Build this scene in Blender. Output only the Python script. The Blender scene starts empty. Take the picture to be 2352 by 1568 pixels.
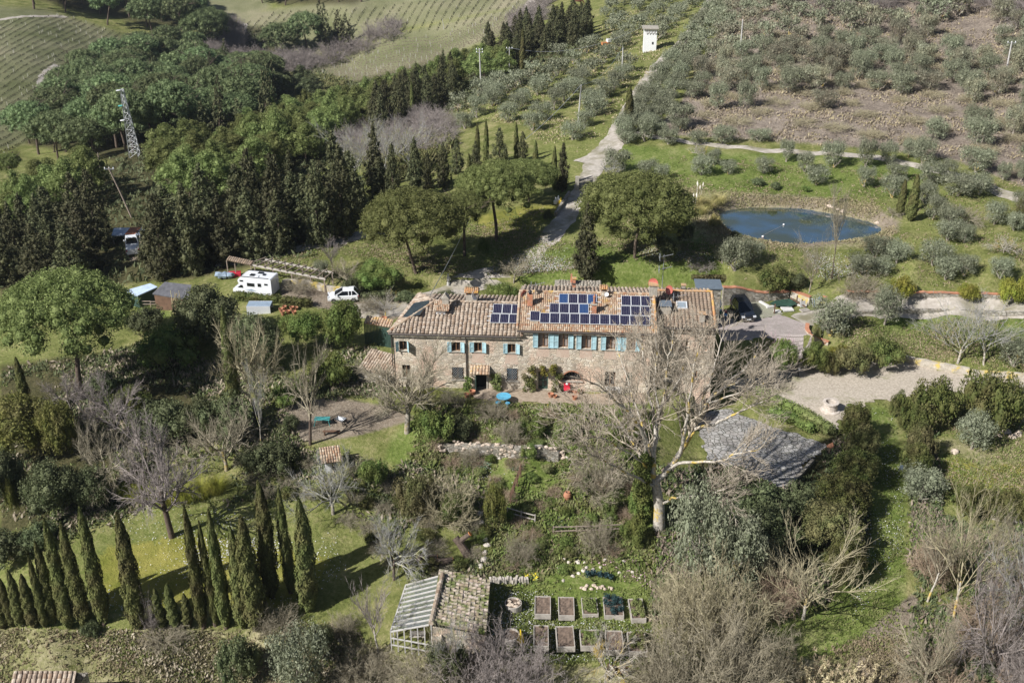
import bpy, math, random
import numpy as np
from math import sin, cos, pi, radians
random.seed(7); RNG = np.random.default_rng(7)
S = bpy.context.scene; COL = S.collection

# ---------------------------------------------------------------- camera, sky, sun, exposure
CAM_H = 52.0; PITCH = radians(27.0); FPX = 2500.0; PW, PH = 2352.0, 1568.0
cd = bpy.data.cameras.new('camera'); cam = bpy.data.objects.new('camera', cd); COL.objects.link(cam)
cam.location = (0, 0, CAM_H); cam.rotation_euler = (radians(90) - PITCH, 0, 0)
cd.sensor_width = 36.0; cd.lens = 36.0 * FPX / PW; cd.clip_start = 0.5; cd.clip_end = 6000
S.camera = cam
SUNV = np.array([-1.02, -0.67, 1.0]); SUNV = SUNV / np.linalg.norm(SUNV)
W = bpy.data.worlds.new('World'); S.world = W; W.use_nodes = True
wn = W.node_tree; bg = wn.nodes['Background']
sky = wn.nodes.new('ShaderNodeTexSky'); sky.sky_type = 'NISHITA'; sky.sun_disc = False
sky.sun_elevation = math.asin(SUNV[2]); sky.sun_rotation = math.atan2(SUNV[0], SUNV[1])
sky.air_density = 1.0; sky.dust_density = 1.2; sky.ozone_density = 1.0
wn.links.new(sky.outputs[0], bg.inputs[0]); bg.inputs[1].default_value = 0.052
sd = bpy.data.lights.new('sun', 'SUN'); sun = bpy.data.objects.new('sun', sd); COL.objects.link(sun)
sd.energy = 5.0; sd.angle = radians(0.6); sd.color = (1.0, 0.985, 0.965)
from mathutils import Vector, Matrix
sun.rotation_euler = Vector(SUNV.tolist()).to_track_quat('Z', 'Y').to_euler(); sun.location = (-60, 0, 120)
S.view_settings.view_transform = 'Standard'; S.view_settings.look = 'None'
S.view_settings.exposure = 0.4; S.view_settings.gamma = 1.0
S.cycles.max_bounces = 5; S.cycles.diffuse_bounces = 2; S.cycles.glossy_bounces = 3
S.cycles.transmission_bounces = 4; S.cycles.transparent_max_bounces = 6
S.cycles.use_denoising = True

# ---------------------------------------------------------------- pixel rays (for surveying the photo)
def ray(px, py):
    a = (px - PW / 2) / FPX; b = (PH / 2 - py) / FPX
    return np.array([a, cos(PITCH) + b * sin(PITCH), -sin(PITCH) + b * cos(PITCH)])
def at_z(px, py, z):
    d = ray(px, py); t = (z - CAM_H) / d[2]
    return np.array([d[0] * t, d[1] * t, z])
def at_y(px, py, Y):
    d = ray(px, py); t = Y / d[1]
    return np.array([d[0] * t, Y, CAM_H + d[2] * t])
def proj(X, Y, Z):
    zc = Y * cos(PITCH) - (Z - CAM_H) * sin(PITCH); yc = Y * sin(PITCH) + (Z - CAM_H) * cos(PITCH)
    return PW / 2 + X / zc * FPX, PH / 2 - yc / zc * FPX
def ztop(Y, py):                       # height whose picture row is py at distance Y
    d = ray(PW / 2, py); return CAM_H + d[2] * Y / d[1]
def scale_at(p):                       # survey pixels per metre
    return FPX / (p[1] * cos(PITCH) + (CAM_H - p[2]) * sin(PITCH))

# ---------------------------------------------------------------- mesh helpers
def make_mesh(name, V, F, smooth=False):
    V = np.asarray(V, dtype=np.float32).reshape(-1, 3); me = bpy.data.meshes.new(name)
    if isinstance(F, np.ndarray):
        k = F.shape[1]; nf = len(F)
        me.vertices.add(len(V)); me.vertices.foreach_set('co', V.ravel())
        me.loops.add(nf * k); me.loops.foreach_set('vertex_index', F.astype(np.int32).ravel())
        me.polygons.add(nf); me.polygons.foreach_set('loop_start', np.arange(0, nf * k, k, dtype=np.int32))
        me.update(calc_edges=True)
    else:
        me.from_pydata(V.tolist(), [], F); me.update()
    if smooth: me.polygons.foreach_set('use_smooth', [True] * len(me.polygons))
    return me
def link(name, me, m=None, parent=None, loc=None, rot=None, scale=None):
    if m is not None and len(me.materials) == 0: me.materials.append(m)
    o = bpy.data.objects.new(name, me); COL.objects.link(o)
    if parent is not None: o.parent = parent
    if loc is not None: o.location = [float(v) for v in loc]
    if rot is not None: o.rotation_euler = rot if hasattr(rot, '__len__') else (0, 0, rot)
    if scale is not None: o.scale = scale if hasattr(scale, '__len__') else (scale,) * 3
    return o
def tag(o, label=None, cat=None, group=None, kind=None):
    if label: o['label'] = label
    if cat: o['category'] = cat
    if group: o['group'] = group
    if kind: o['kind'] = kind
    return o
def thing(name, label, cat, loc=(0, 0, 0), rotz=0.0, group=None, scale=None):
    o = bpy.data.objects.new(name, None); COL.objects.link(o); o.empty_display_size = 0.3
    o.location = [float(v) for v in loc]; o.rotation_euler = (0, 0, rotz)
    if scale is not None: o.scale = scale if hasattr(scale, '__len__') else (scale,) * 3
    return tag(o, label, cat, group)

class MB:
    def __init__(s): s.V = []; s.F = []
    def add(s, vs, fs):
        n = len(s.V); s.V += [tuple(map(float, v)) for v in vs]; s.F += [[i + n for i in f] for f in fs]; return s
    def box(s, x0, x1, y0, y1, z0, z1, M=None):
        vs = [(x, y, z) for z in (z0, z1) for y in (y0, y1) for x in (x0, x1)]
        if M is not None: vs = [tuple(M @ Vector(v)) for v in vs]
        return s.add(vs, [(0, 2, 3, 1), (4, 5, 7, 6), (0, 1, 5, 4), (2, 6, 7, 3), (0, 4, 6, 2), (1, 3, 7, 5)])
    def bar(s, a, b, w, h=None):
        a = Vector([float(q) for q in a]); b = Vector([float(q) for q in b]); h = h or w; d = b - a; L = d.length
        if L < 1e-6: return s
        M = Matrix.Translation(a) @ d.to_track_quat('X', 'Z').to_matrix().to_4x4()
        return s.box(0, L, -w / 2, w / 2, -h / 2, h / 2, M)
    def tube(s, pts, rad, n=6, cap=True):
        pts = [Vector([float(q) for q in p]) for p in pts]; m = len(pts); base = len(s.V)
        if not hasattr(rad, '__len__'): rad = [rad] * m
        ref = Vector((0.3, 0.2, 1)).normalized()
        for i, p in enumerate(pts):
            d = (pts[min(i + 1, m - 1)] - pts[max(i - 1, 0)])
            if d.length < 1e-9: d = Vector((0, 0, 1))
            d.normalize(); u = d.cross(ref)
            if u.length < 0.05: u = d.cross(Vector((1, 0, 0)))
            u.normalize(); v = d.cross(u)
            for k in range(n):
                a = 2 * pi * k / n; q = p + (u * cos(a) + v * sin(a)) * rad[i]; s.V.append((q.x, q.y, q.z))
        for i in range(m - 1):
            for k in range(n):
                a = base + i * n + k; b = base + i * n + (k + 1) % n
                s.F.append([a, b, b + n, a + n])
        if cap:
            s.F.append([base + k for k in range(n)][::-1]); s.F.append([base + (m - 1) * n + k for k in range(n)])
        return s
    def lathe(s, prof, n=16, c=(0, 0, 0)):
        base = len(s.V)
        for r, z in prof:
            for k in range(n):
                a = 2 * pi * k / n; s.V.append((c[0] + r * cos(a), c[1] + r * sin(a), c[2] + z))
        for i in range(len(prof) - 1):
            for k in range(n):
                a = base + i * n + k; b = base + i * n + (k + 1) % n; s.F.append([a, b, b + n, a + n])
        return s
    def prism(s, poly, axis, a0, a1):      # poly of 2D points extruded along axis 'x','y','z'
        def P(p, a): return {'x': (a, p[0], p[1]), 'y': (p[0], a, p[1]), 'z': (p[0], p[1], a)}[axis]
        n = len(poly); vs = [P(p, a0) for p in poly] + [P(p, a1) for p in poly]
        return s.add(vs, [list(range(n))[::-1], list(range(n, 2 * n))] + [[i, (i + 1) % n, n + (i + 1) % n, n + i] for i in range(n)])
    def rock(s, c, r, sq=0.8):
        import itertools
        n = 7; base = len(s.V); R = [random.uniform(.75, 1.15) for _ in range(40)]
        ph = random.random() * 6
        prof = [(-.5, .55), (0.05, 1.0), (.55, .75)]
        for i, (z, rr) in enumerate(prof):
            for k in range(n):
                a = 2 * pi * k / n + ph; q = r * rr * R[i * n + k]; s.V.append((c[0] + q * cos(a), c[1] + q * sin(a) * sq, c[2] + r * z * R[k]))
        s.V.append((c[0], c[1], c[2] + r * .8 * R[30]))
        for i in range(2):
            for k in range(n):
                a = base + i * n + k; b = base + i * n + (k + 1) % n; s.F.append([a, b, b + n, a + n])
        for k in range(n): s.F.append([base + 2 * n + k, base + 2 * n + (k + 1) % n, base + 3 * n])
        return s
    def build(s, name, m, parent=None, loc=None, rot=None, smooth=False, scale=None):
        me = make_mesh(name, s.V, s.F, smooth); return link(name, me, m, parent, loc, rot, scale)

# ---------------------------------------------------------------- materials
def new_mat(name):
    m = bpy.data.materials.new(name); m.use_nodes = True; nt = m.node_tree
    return m, nt, nt.nodes['Principled BSDF']
def N(nt, t, **kw):
    n = nt.nodes.new(t)
    for k, v in kw.items(): setattr(n, k, v)
    return n
def noise(nt, scale, detail=3, rough=.55, coord=None, dist=0):
    n = N(nt, 'ShaderNodeTexNoise'); n.inputs['Scale'].default_value = scale; n.inputs['Detail'].default_value = detail
    n.inputs['Roughness'].default_value = rough; n.inputs['Distortion'].default_value = dist
    if coord is not None: nt.links.new(coord, n.inputs['Vector'])
    return n.outputs['Fac']
def ramp(nt, fac, stops, interp='LINEAR'):
    r = N(nt, 'ShaderNodeValToRGB'); nt.links.new(fac, r.inputs[0]); e = r.color_ramp.elements; r.color_ramp.interpolation = interp
    while len(e) < len(stops): e.new(0.5)
    for i, (p, c) in enumerate(stops):
        e[i].position = p; e[i].color = (c[0], c[1], c[2], 1) if hasattr(c, '__len__') else (c, c, c, 1)
    return r.outputs[0]
def mixc(nt, fac, a, b, mode='MIX'):
    n = N(nt, 'ShaderNodeMix', data_type='RGBA', blend_type=mode)
    for s_, v in ((n.inputs[0], fac), (n.inputs[6], a), (n.inputs[7], b)):
        if hasattr(v, 'default_value') or hasattr(v, 'is_linked'): nt.links.new(v, s_)
        elif hasattr(v, '__len__'): s_.default_value = (v[0], v[1], v[2], 1)
        else: s_.default_value = v
    return n.outputs[2]
def math_(nt, op, a, b=None, clamp=False):
    n = N(nt, 'ShaderNodeMath', operation=op); n.use_clamp = clamp
    for i, v in enumerate((a, b)):
        if v is None: continue
        if hasattr(v, 'is_linked'): nt.links.new(v, n.inputs[i])
        else: n.inputs[i].default_value = v
    return n.outputs[0]
def wpos(nt): return N(nt, 'ShaderNodeNewGeometry').outputs['Position']
def opos(nt): return N(nt, 'ShaderNodeTexCoord').outputs['Object']
def island(nt): return N(nt, 'ShaderNodeNewGeometry').outputs['Random Per Island']
def bump(nt, bs, h, strength=.5, dist=.05):
    b = N(nt, 'ShaderNodeBump'); b.inputs['Strength'].default_value = strength; b.inputs['Distance'].default_value = dist
    nt.links.new(h, b.inputs['Height']); nt.links.new(b.outputs[0], bs.inputs['Normal'])
MATS = {}
def leaf_mat(name, a, b, c=None, spread=.28, rough=.75, transl=0.0):
    """leaf colour a..b picked per leaf, drifting towards c in soft patches, each plant a little different"""
    m, nt, bs = new_mat(name); isl = island(nt)
    col = mixc(nt, isl, a, b)
    if c is not None:
        f = ramp(nt, noise(nt, .55, 2, coord=wpos(nt)), [(.42, 0.0), (.68, 1.0)]); f = math_(nt, 'MULTIPLY', f, .75)
        col = mixc(nt, f, col, c)
    r = N(nt, 'ShaderNodeObjectInfo').outputs['Random']
    hs = N(nt, 'ShaderNodeHueSaturation'); nt.links.new(col, hs.inputs['Color'])
    nt.links.new(math_(nt, 'ADD', math_(nt, 'MULTIPLY', r, spread * .12), .5 - spread * .06), hs.inputs['Hue'])
    nt.links.new(math_(nt, 'ADD', math_(nt, 'MULTIPLY', r, spread * 1.6), 1 - spread * .8), hs.inputs['Value'])
    nt.links.new(hs.outputs[0], bs.inputs['Base Color']); bs.inputs['Roughness'].default_value = rough
    bs.inputs['Specular IOR Level'].default_value = .25
    if transl > 0:
        tr = N(nt, 'ShaderNodeBsdfTranslucent'); nt.links.new(hs.outputs[0], tr.inputs[0])
        mx = N(nt, 'ShaderNodeMixShader'); mx.inputs[0].default_value = transl
        out = nt.nodes['Material Output']; nt.links.new(bs.outputs[0], mx.inputs[1]); nt.links.new(tr.outputs[0], mx.inputs[2]); nt.links.new(mx.outputs[0], out.inputs[0])
    MATS[name] = m; return m
def rough_mat(name, a, b, scale=3.0, rough=.85, c=None, cscale=.6, bumps=.3, isl=0.0, metallic=0.0, coord='o', cpos=(.5, .66), spec=.3):
    m, nt, bs = new_mat(name); co = opos(nt) if coord == 'o' else wpos(nt)
    f = noise(nt, scale, 5, .6, co); col = ramp(nt, f, [(.32, a), (.68, b)])
    if c is not None: col = mixc(nt, ramp(nt, noise(nt, cscale, 4, .6, co), [(cpos[0], 0.0), (cpos[1], 1.0)]), col, c)
    if isl > 0:
        hs = N(nt, 'ShaderNodeHueSaturation'); nt.links.new(col, hs.inputs['Color'])
        nt.links.new(math_(nt, 'ADD', math_(nt, 'MULTIPLY', island(nt), 2 * isl), 1 - isl), hs.inputs['Value']); col = hs.outputs[0]
    nt.links.new(col, bs.inputs['Base Color']); bs.inputs['Roughness'].default_value = rough; bs.inputs['Metallic'].default_value = metallic
    bs.inputs['Specular IOR Level'].default_value = spec
    if bumps > 0: bump(nt, bs, noise(nt, scale * 3, 4, .6, co), bumps, .04)
    MATS[name] = m; return m
def plain_mat(name, c, rough=.5, metallic=0.0, var=.12, spec=.5, coat=0.0):
    m, nt, bs = new_mat(name)
    a = tuple(x * (1 - var) for x in c); b = tuple(min(1, x * (1 + var)) for x in c)
    nt.links.new(ramp(nt, noise(nt, 2.2, 4, .6, opos(nt)), [(.3, a), (.7, b)]), bs.inputs['Base Color'])
    bs.inputs['Roughness'].default_value = rough; bs.inputs['Metallic'].default_value = metallic
    bs.inputs['Specular IOR Level'].default_value = spec; bs.inputs['Coat Weight'].default_value = coat
    MATS[name] = m; return m
# ---------------------------------------------------------------- terrain heights, surveyed from the photo
CP = [ # (px, py, z)
 (900,905,0),(1000,900,0),(1150,900,0),(1300,905,0),(1480,905,0),(1100,935,-.1),(1250,940,-.1),(1400,940,-.3),(840,880,-.6),(780,900,-.8),
 (900,715,.4),(1000,690,.6),(1100,640,.9),(1200,620,1.2),(1250,650,1.2),(1330,620,2.0),(1450,620,2.3),(1550,610,2.6),
 (1290,510,2.2),(1350,430,3.0),(1400,340,3.6),(1440,590,2.6),(1560,560,2.8),(1650,560,2.9),
 (1700,620,2.7),(1800,600,3.0),(1950,600,3.2),(2100,620,3.0),(2300,600,3.4),(1900,660,1.4),(2100,668,1.0),(2300,670,1.0),
 (1870,715,.15),(2000,700,.2),(2150,700,.25),(2340,708,.3),(2060,690,.3),(2250,692,.4),(2000,770,-.4),(2200,780,-.8),(2340,790,-1.0),
 (1620,520,3.4),(2050,520,3.6),(1850,450,4.0),(2100,450,4.4),(2330,470,4.6),(1600,400,4.2),(1850,390,4.6),(2100,380,5.2),
 (700,600,1.2),(900,640,1.0),(600,680,.4),(780,700,.3),(1000,600,1.2),(1100,540,1.6),(1200,480,2.0),(1250,420,2.4),
 (450,720,-.8),(330,720,-1.4),(520,640,0),(420,620,-.6),
 (1500,250,5),(1495,118,5),(1620,5,4),(1900,300,6.5),(2300,350,6.5),(2000,120,10),(2300,80,13),(1700,110,8),(1800,10,13),(2340,10,17),(2050,10,15),
 (1250,330,2.4),(1150,230,1.0),(1300,120,0),(1380,60,0),(1300,200,2.5),
 (1000,250,-6),(700,330,-6),(500,450,-4),(300,500,-3),(100,600,-4),(300,350,-11),(500,210,-27),(220,260,-22),(60,350,-18),
 (60,150,-17),(60,40,-15),(300,120,-24),(620,170,-31),(700,165,-31),(800,125,-29),(560,90,-27),(600,30,-22),(800,40,-19),(1000,20,-15),
 (1000,100,-22),(760,180,-28),(1150,30,-13),(1200,60,-9),(1250,40,-8),(850,2,-16),(350,15,-20),(1350,15,-3),
 (200,900,-2.5),(100,1000,-3),(420,820,-1.6),(600,860,-1),(600,940,-1.2),(700,980,-1.1),(820,990,-.9),(935,995,-.9),(1000,1010,-.9),(1150,1005,-.6),(1300,1000,-.8),
 (1030,1055,-2.2),(1150,1060,-2.2),(1280,1060,-2.2),(1180,1120,-2.7),(1300,1150,-2.9),(1400,1150,-3),(1100,1200,-3.4),(1300,1250,-4.2),(1300,1330,-5.1),(1420,1340,-5.2),
 (1200,1370,-5.5),(1480,1390,-5.5),(1350,1440,-5.5),(1480,1500,-5.6),(1170,1500,-5.6),(1000,1450,-5.4),(900,1380,-5.0),
 (600,1080,-2.2),(760,1080,-2),(900,1080,-2.2),(350,1160,-3.4),(400,1230,-4),(600,1230,-4.2),(800,1250,-4.2),(250,1300,-4.7),(500,1320,-5),(750,1340,-5),(150,1150,-3.6),
 (100,1260,-4.4),(600,1440,-6),(100,1440,-6),(350,1450,-6),(200,1540,-7.6),(500,1560,-7.8),(900,1560,-7),(1300,1560,-7),(1600,1560,-7.6),(1900,1560,-7.8),(2300,1560,-7.8),
 (1512,1215,-3.6),(1600,1300,-5),(1700,1200,-4.6),(1850,1180,-4.8),(1700,1420,-6.2),
 (1600,1010,-3.3),(1750,1020,-3.3),(1780,960,-3.1),(1850,860,-3),(2000,880,-3),(2150,860,-3),(2320,900,-3.2),(1900,1000,-3.2),
 (2020,960,-3.4),(2000,1100,-4.3),(1990,1300,-5.8),(1960,1450,-6.8),(2200,960,-3.2),(2250,1060,-3.8),(2200,1130,-4.4),(2330,1150,-4.6),(2300,1260,-5.6),(2250,1400,-6.8),(1850,1100,-4.0),
]
cpa = np.array([list(at_z(*c)) for c in CP])
def warp(X, Y): return X / Y * 2.2, np.log(Y)
cu, cv = warp(cpa[:, 0], cpa[:, 1]); EPS = .02
def phi(du, dv): return np.sqrt(du * du + dv * dv + EPS * EPS)
K = phi(cu[:, None] - cu[None], cv[:, None] - cv[None]); n_ = len(cu)
Pm = np.stack([np.ones(n_), cu, cv], 1)
Am = np.zeros((n_ + 3, n_ + 3)); Am[:n_, :n_] = K - .004 * np.eye(n_); Am[:n_, n_:] = Pm; Am[n_:, :n_] = Pm.T
sol = np.linalg.solve(Am, np.concatenate([cpa[:, 2], np.zeros(3)]))
def h_rbf(X, Y):
    sh = X.shape; u, v = warp(X.ravel(), Y.ravel()); out = np.empty(len(u))
    for i in range(0, len(u), 20000):
        a = u[i:i + 20000]; b = v[i:i + 20000]
        out[i:i + 20000] = phi(a[:, None] - cu[None], b[:, None] - cv[None]) @ sol[:n_] + sol[n_] + sol[n_ + 1] * a + sol[n_ + 2] * b
    return out.reshape(sh)
def sdist(poly, X, Y):                 # signed distance to polygon, positive inside
    poly = np.asarray(poly)[:, :2]; d = np.full(X.shape, 1e9); ins = np.zeros(X.shape, bool); n = len(poly)
    for i in range(n):
        x0, y0 = poly[i]; x1, y1 = poly[(i + 1) % n]; ex, ey = x1 - x0, y1 - y0
        t = np.clip(((X - x0) * ex + (Y - y0) * ey) / (ex * ex + ey * ey + 1e-9), 0, 1)
        d = np.minimum(d, np.hypot(X - x0 - t * ex, Y - y0 - t * ey))
        if y0 != y1:
            c = ((Y >= min(y0, y1)) & (Y < max(y0, y1))) & (X < x0 + (Y - y0) * ex / (y1 - y0)); ins ^= c
    return np.where(ins, d, -d)
def pz(lst, z): return np.array([at_z(x, y, z) for x, y in lst])
# level areas held by walls: (polygon at its own level, z, width of the bank)
T_DRIVE = (pz([(1640,700),(1664,696),(1700,692),(1752,687),(1816,682),(1870,698),(1900,705),(1900,730),(1880,740),(1868,775),(1895,800),(1830,830),(1760,815),(1655,790)], 0.15), 0.15, .5)
T_COURT = (pz([(1640,880),(1740,845),(1810,838),(1900,842),(2020,820),(2080,825),(2200,852),(2352,868),(2500,880),(2500,925),(2352,925),(2190,905),(2030,925),(1950,920),(1920,985),(1780,925),(1730,905),(1680,905)], -3.0), -3.0, .7)
T_PATIO = (pz([(1600,940),(1680,935),(1740,965),(1800,985),(1905,1022),(1870,1052),(1840,1090),(1800,1130),(1700,1080),(1620,1060)], -3.3), -3.3, .8)
T_HOUSE = (pz([(870,915),(900,660),(1660,655),(1655,850),(1560,935),(1330,955),(1100,950),(1000,935)], 0.0), 0.0, .8)
T_CSIDE = (pz([(1560,850),(1700,850),(1720,905),(1640,960),(1560,960)], -3.3), -3.3, .6)
POND = pz([(1652,488),(1668,478),(1720,472),(1790,471),(1850,476),(1900,483),(1950,493),(2000,505),(2026,520),(2022,535),(1985,546),(1940,553),(1860,559),(1790,558),(1735,550),(1690,535),(1662,515),(1650,500)], 3.0)
WALL_TOP_G = [(1010,1024),(1060,1016),(1150,1022),(1230,1018),(1295,1026)]
def height(X, Y):
    z = h_rbf(X, Y)
    for poly, zz, wd in (T_HOUSE, T_CSIDE, T_PATIO, T_DRIVE, T_COURT):
        s = sdist(poly, X, Y); w = np.clip(s / wd + 1.0, 0, 1); w = w * w * (3 - 2 * w); z = z * (1 - w) + zz * w
    s = sdist(POND, X, Y); w = np.clip(s / 1.6 + .55, 0, 1); z = z * (1 - w) + 2.1 * w
    w = np.clip(1 + s / 6.0, 0, 1) * (s < 0); z = z * (1 - w) + np.minimum(z, 3.0 + (-s) * .35) * w
    z = z + .12 * np.sin(X * .9 + 1.3 * np.sin(Y * .31)) * np.sin(Y * .7 + X * .13) * np.clip((Y - 20) / 60, 0, 1) * (sdist(T_HOUSE[0], X, Y) < -1) * (sdist(T_DRIVE[0], X, Y) < -1) * (sdist(T_COURT[0], X, Y) < -1) * (sdist(T_PATIO[0], X, Y) < -1)
    return z
NU, NV = 560, 760; U0, U1 = -1.05, 1.05; L0, L1 = math.log(32.0), math.log(1600.0)
gu = np.linspace(U0, U1, NU); gv = np.linspace(L0, L1, NV)
GU, GV = np.meshgrid(gu, gv); GY = np.exp(GV); GX = GU * GY; GZ = height(GX, GY)
def hz(x, y):                          # ground height at one place
    v = (math.log(max(y, 33.)) - L0) / (L1 - L0) * (NV - 1); u = (x / y - U0) / (U1 - U0) * (NU - 1)
    i = int(min(max(v, 0), NV - 2)); j = int(min(max(u, 0), NU - 2)); fv = v - i; fu = u - j
    return float((GZ[i, j] * (1 - fu) + GZ[i, j + 1] * fu) * (1 - fv) + (GZ[i + 1, j] * (1 - fu) + GZ[i + 1, j + 1] * fu) * fv)
def G(px, py):                         # where the sight line of a photo point meets the ground
    d = ray(px, py); lo = None; t = 40.0 / 1.0
    t = 34.0 / d[1]; step = 1.0; prev = t
    while t * d[1] < 1500:
        p = d * t
        if CAM_H + p[2] < hz(p[0], p[1]):
            a, b = prev, t
            for _ in range(14):
                m_ = (a + b) / 2; q = d * m_
                if CAM_H + q[2] < hz(q[0], q[1]): b = m_
                else: a = m_
            q = d * b; return np.array([q[0], q[1], hz(q[0], q[1])])
        prev = t; t += max(.6, t * .006)
    q = d * prev; return np.array([q[0], q[1], hz(q[0], q[1])])
# what grows or lies where: zone polygons in survey points
GPX, GPY = proj(GX, GY, GZ)
def zone(polys, soft=10.0):
    out = np.zeros(GX.shape)
    for p in polys:
        s = sdist(np.array(p, float), GPX, GPY); out = np.maximum(out, np.clip(s / soft + .5, 0, 1))
    return out
Z_DRY = zone([[(1500,300),(1560,240),(1640,100),(1690,0),(1700,-60),(2700,-60),(2700,420),(2352,430),(2200,370),(2050,345),(1800,325),(1560,312)]], 22)
Z_DRY2 = zone([[(-200,1440),(300,1450),(760,1440),(900,1500),(1480,1540),(2000,1500),(2600,1520),(2600,1800),(-200,1800)],
   [(1560,430),(1650,440),(2000,470),(2060,520),(2030,570),(1640,560),(1570,500)],[(2140,1010),(2380,1000),(2380,1060),(2250,1070)],[(2260,930),(2400,930),(2400,1010),(2300,1000)]], 26)
Z_DIRT = zone([[(640,930),(760,910),(900,935),(960,960),(880,985),(800,1005),(700,1015),(620,1000)],[(840,720),(900,690),(960,690),(950,715),(890,740)],
   [(640,650),(760,660),(860,690),(860,725),(760,712),(650,690)],[(2130,930),(2270,935),(2300,1000),(2200,990)],[(1980,1455),(2100,1360),(2180,1500),(2080,1600),(1960,1560)],
   [(960,930),(1500,940),(1500,955),(1000,955)],[(1240,1130),(1350,1120),(1380,1150),(1280,1160)],[(280,560),(330,555),(345,590),(300,600)]], 16)
_sp = sdist(POND, GX, GY); Z_DIRT = np.maximum(Z_DIRT, np.clip(1.2 - np.abs(_sp + .9) / 1.8, 0, 1) * .8); Z_MOSS = zone([[(250,1255),(460,1225),(620,1250),(760,1280),(700,1400),(260,1400),(200,1310)],[(1080,500),(1160,480),(1300,460),(1230,530),(1130,545)],[(2130,1060),(2400,1040),(2400,1180),(2200,1150)]], 30)
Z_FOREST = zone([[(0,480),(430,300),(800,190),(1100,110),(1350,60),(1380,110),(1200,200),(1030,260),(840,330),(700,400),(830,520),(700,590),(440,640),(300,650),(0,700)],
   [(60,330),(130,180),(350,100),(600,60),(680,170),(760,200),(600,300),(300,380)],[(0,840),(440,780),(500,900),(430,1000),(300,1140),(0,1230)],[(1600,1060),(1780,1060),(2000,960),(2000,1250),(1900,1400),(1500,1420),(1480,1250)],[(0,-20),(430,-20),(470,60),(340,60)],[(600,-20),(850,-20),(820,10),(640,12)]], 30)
Z_LUSH = zone([[(960,940),(1500,930),(1520,1100),(1500,1360),(1180,1340),(1130,1120),(880,1060),(900,1000)],[(1420,330),(1700,350),(2050,360),(2150,400),(2100,460),(1560,440),(1430,400)],[(1180,620),(1300,560),(1660,560),(1660,650),(1200,655)],
   [(1940,920),(2050,940),(2080,1100),(2080,1300),(2080,1450),(1750,1560),(1760,1450),(1960,1200)],[(2000,700),(2352,730),(2400,800),(2050,800)],[(310,700),(420,720),(400,760),(320,760)],[(1130,1350),(1490,1350),(1490,1520),(1130,1520)]], 28)
Z_VINE = zone([[(-300,60),(-100,10),(100,20),(350,100),(200,120),(130,160),(120,250),(60,330),(-300,400)],[(0,-60),(600,-60),(620,20),(550,50),(340,-20)],[(540,30),(640,20),(1180,-60),(1230,10),(900,70),(640,160),(560,100)],[(680,170),(900,80),(1190,15),(1200,60),(1000,140),(800,190)]], 12)
sheet = make_mesh('ground', np.stack([GX, GY, GZ], -1).reshape(-1, 3),
    (lambda i: np.stack([i[:-1, :-1], i[:-1, 1:], i[1:, 1:], i[1:, :-1]], -1).reshape(-1, 4))(np.arange(NU * NV).reshape(NV, NU)), True)
for nm, chans in (('za', (Z_DRY, Z_DIRT, Z_MOSS, Z_DRY2)), ('zb', (Z_FOREST, Z_LUSH, Z_VINE, Z_VINE))):
    at = sheet.attributes.new(nm, 'FLOAT_COLOR', 'POINT')
    at.data.foreach_set('color', np.stack([c.ravel() for c in chans], -1).astype(np.float32).ravel())
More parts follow.
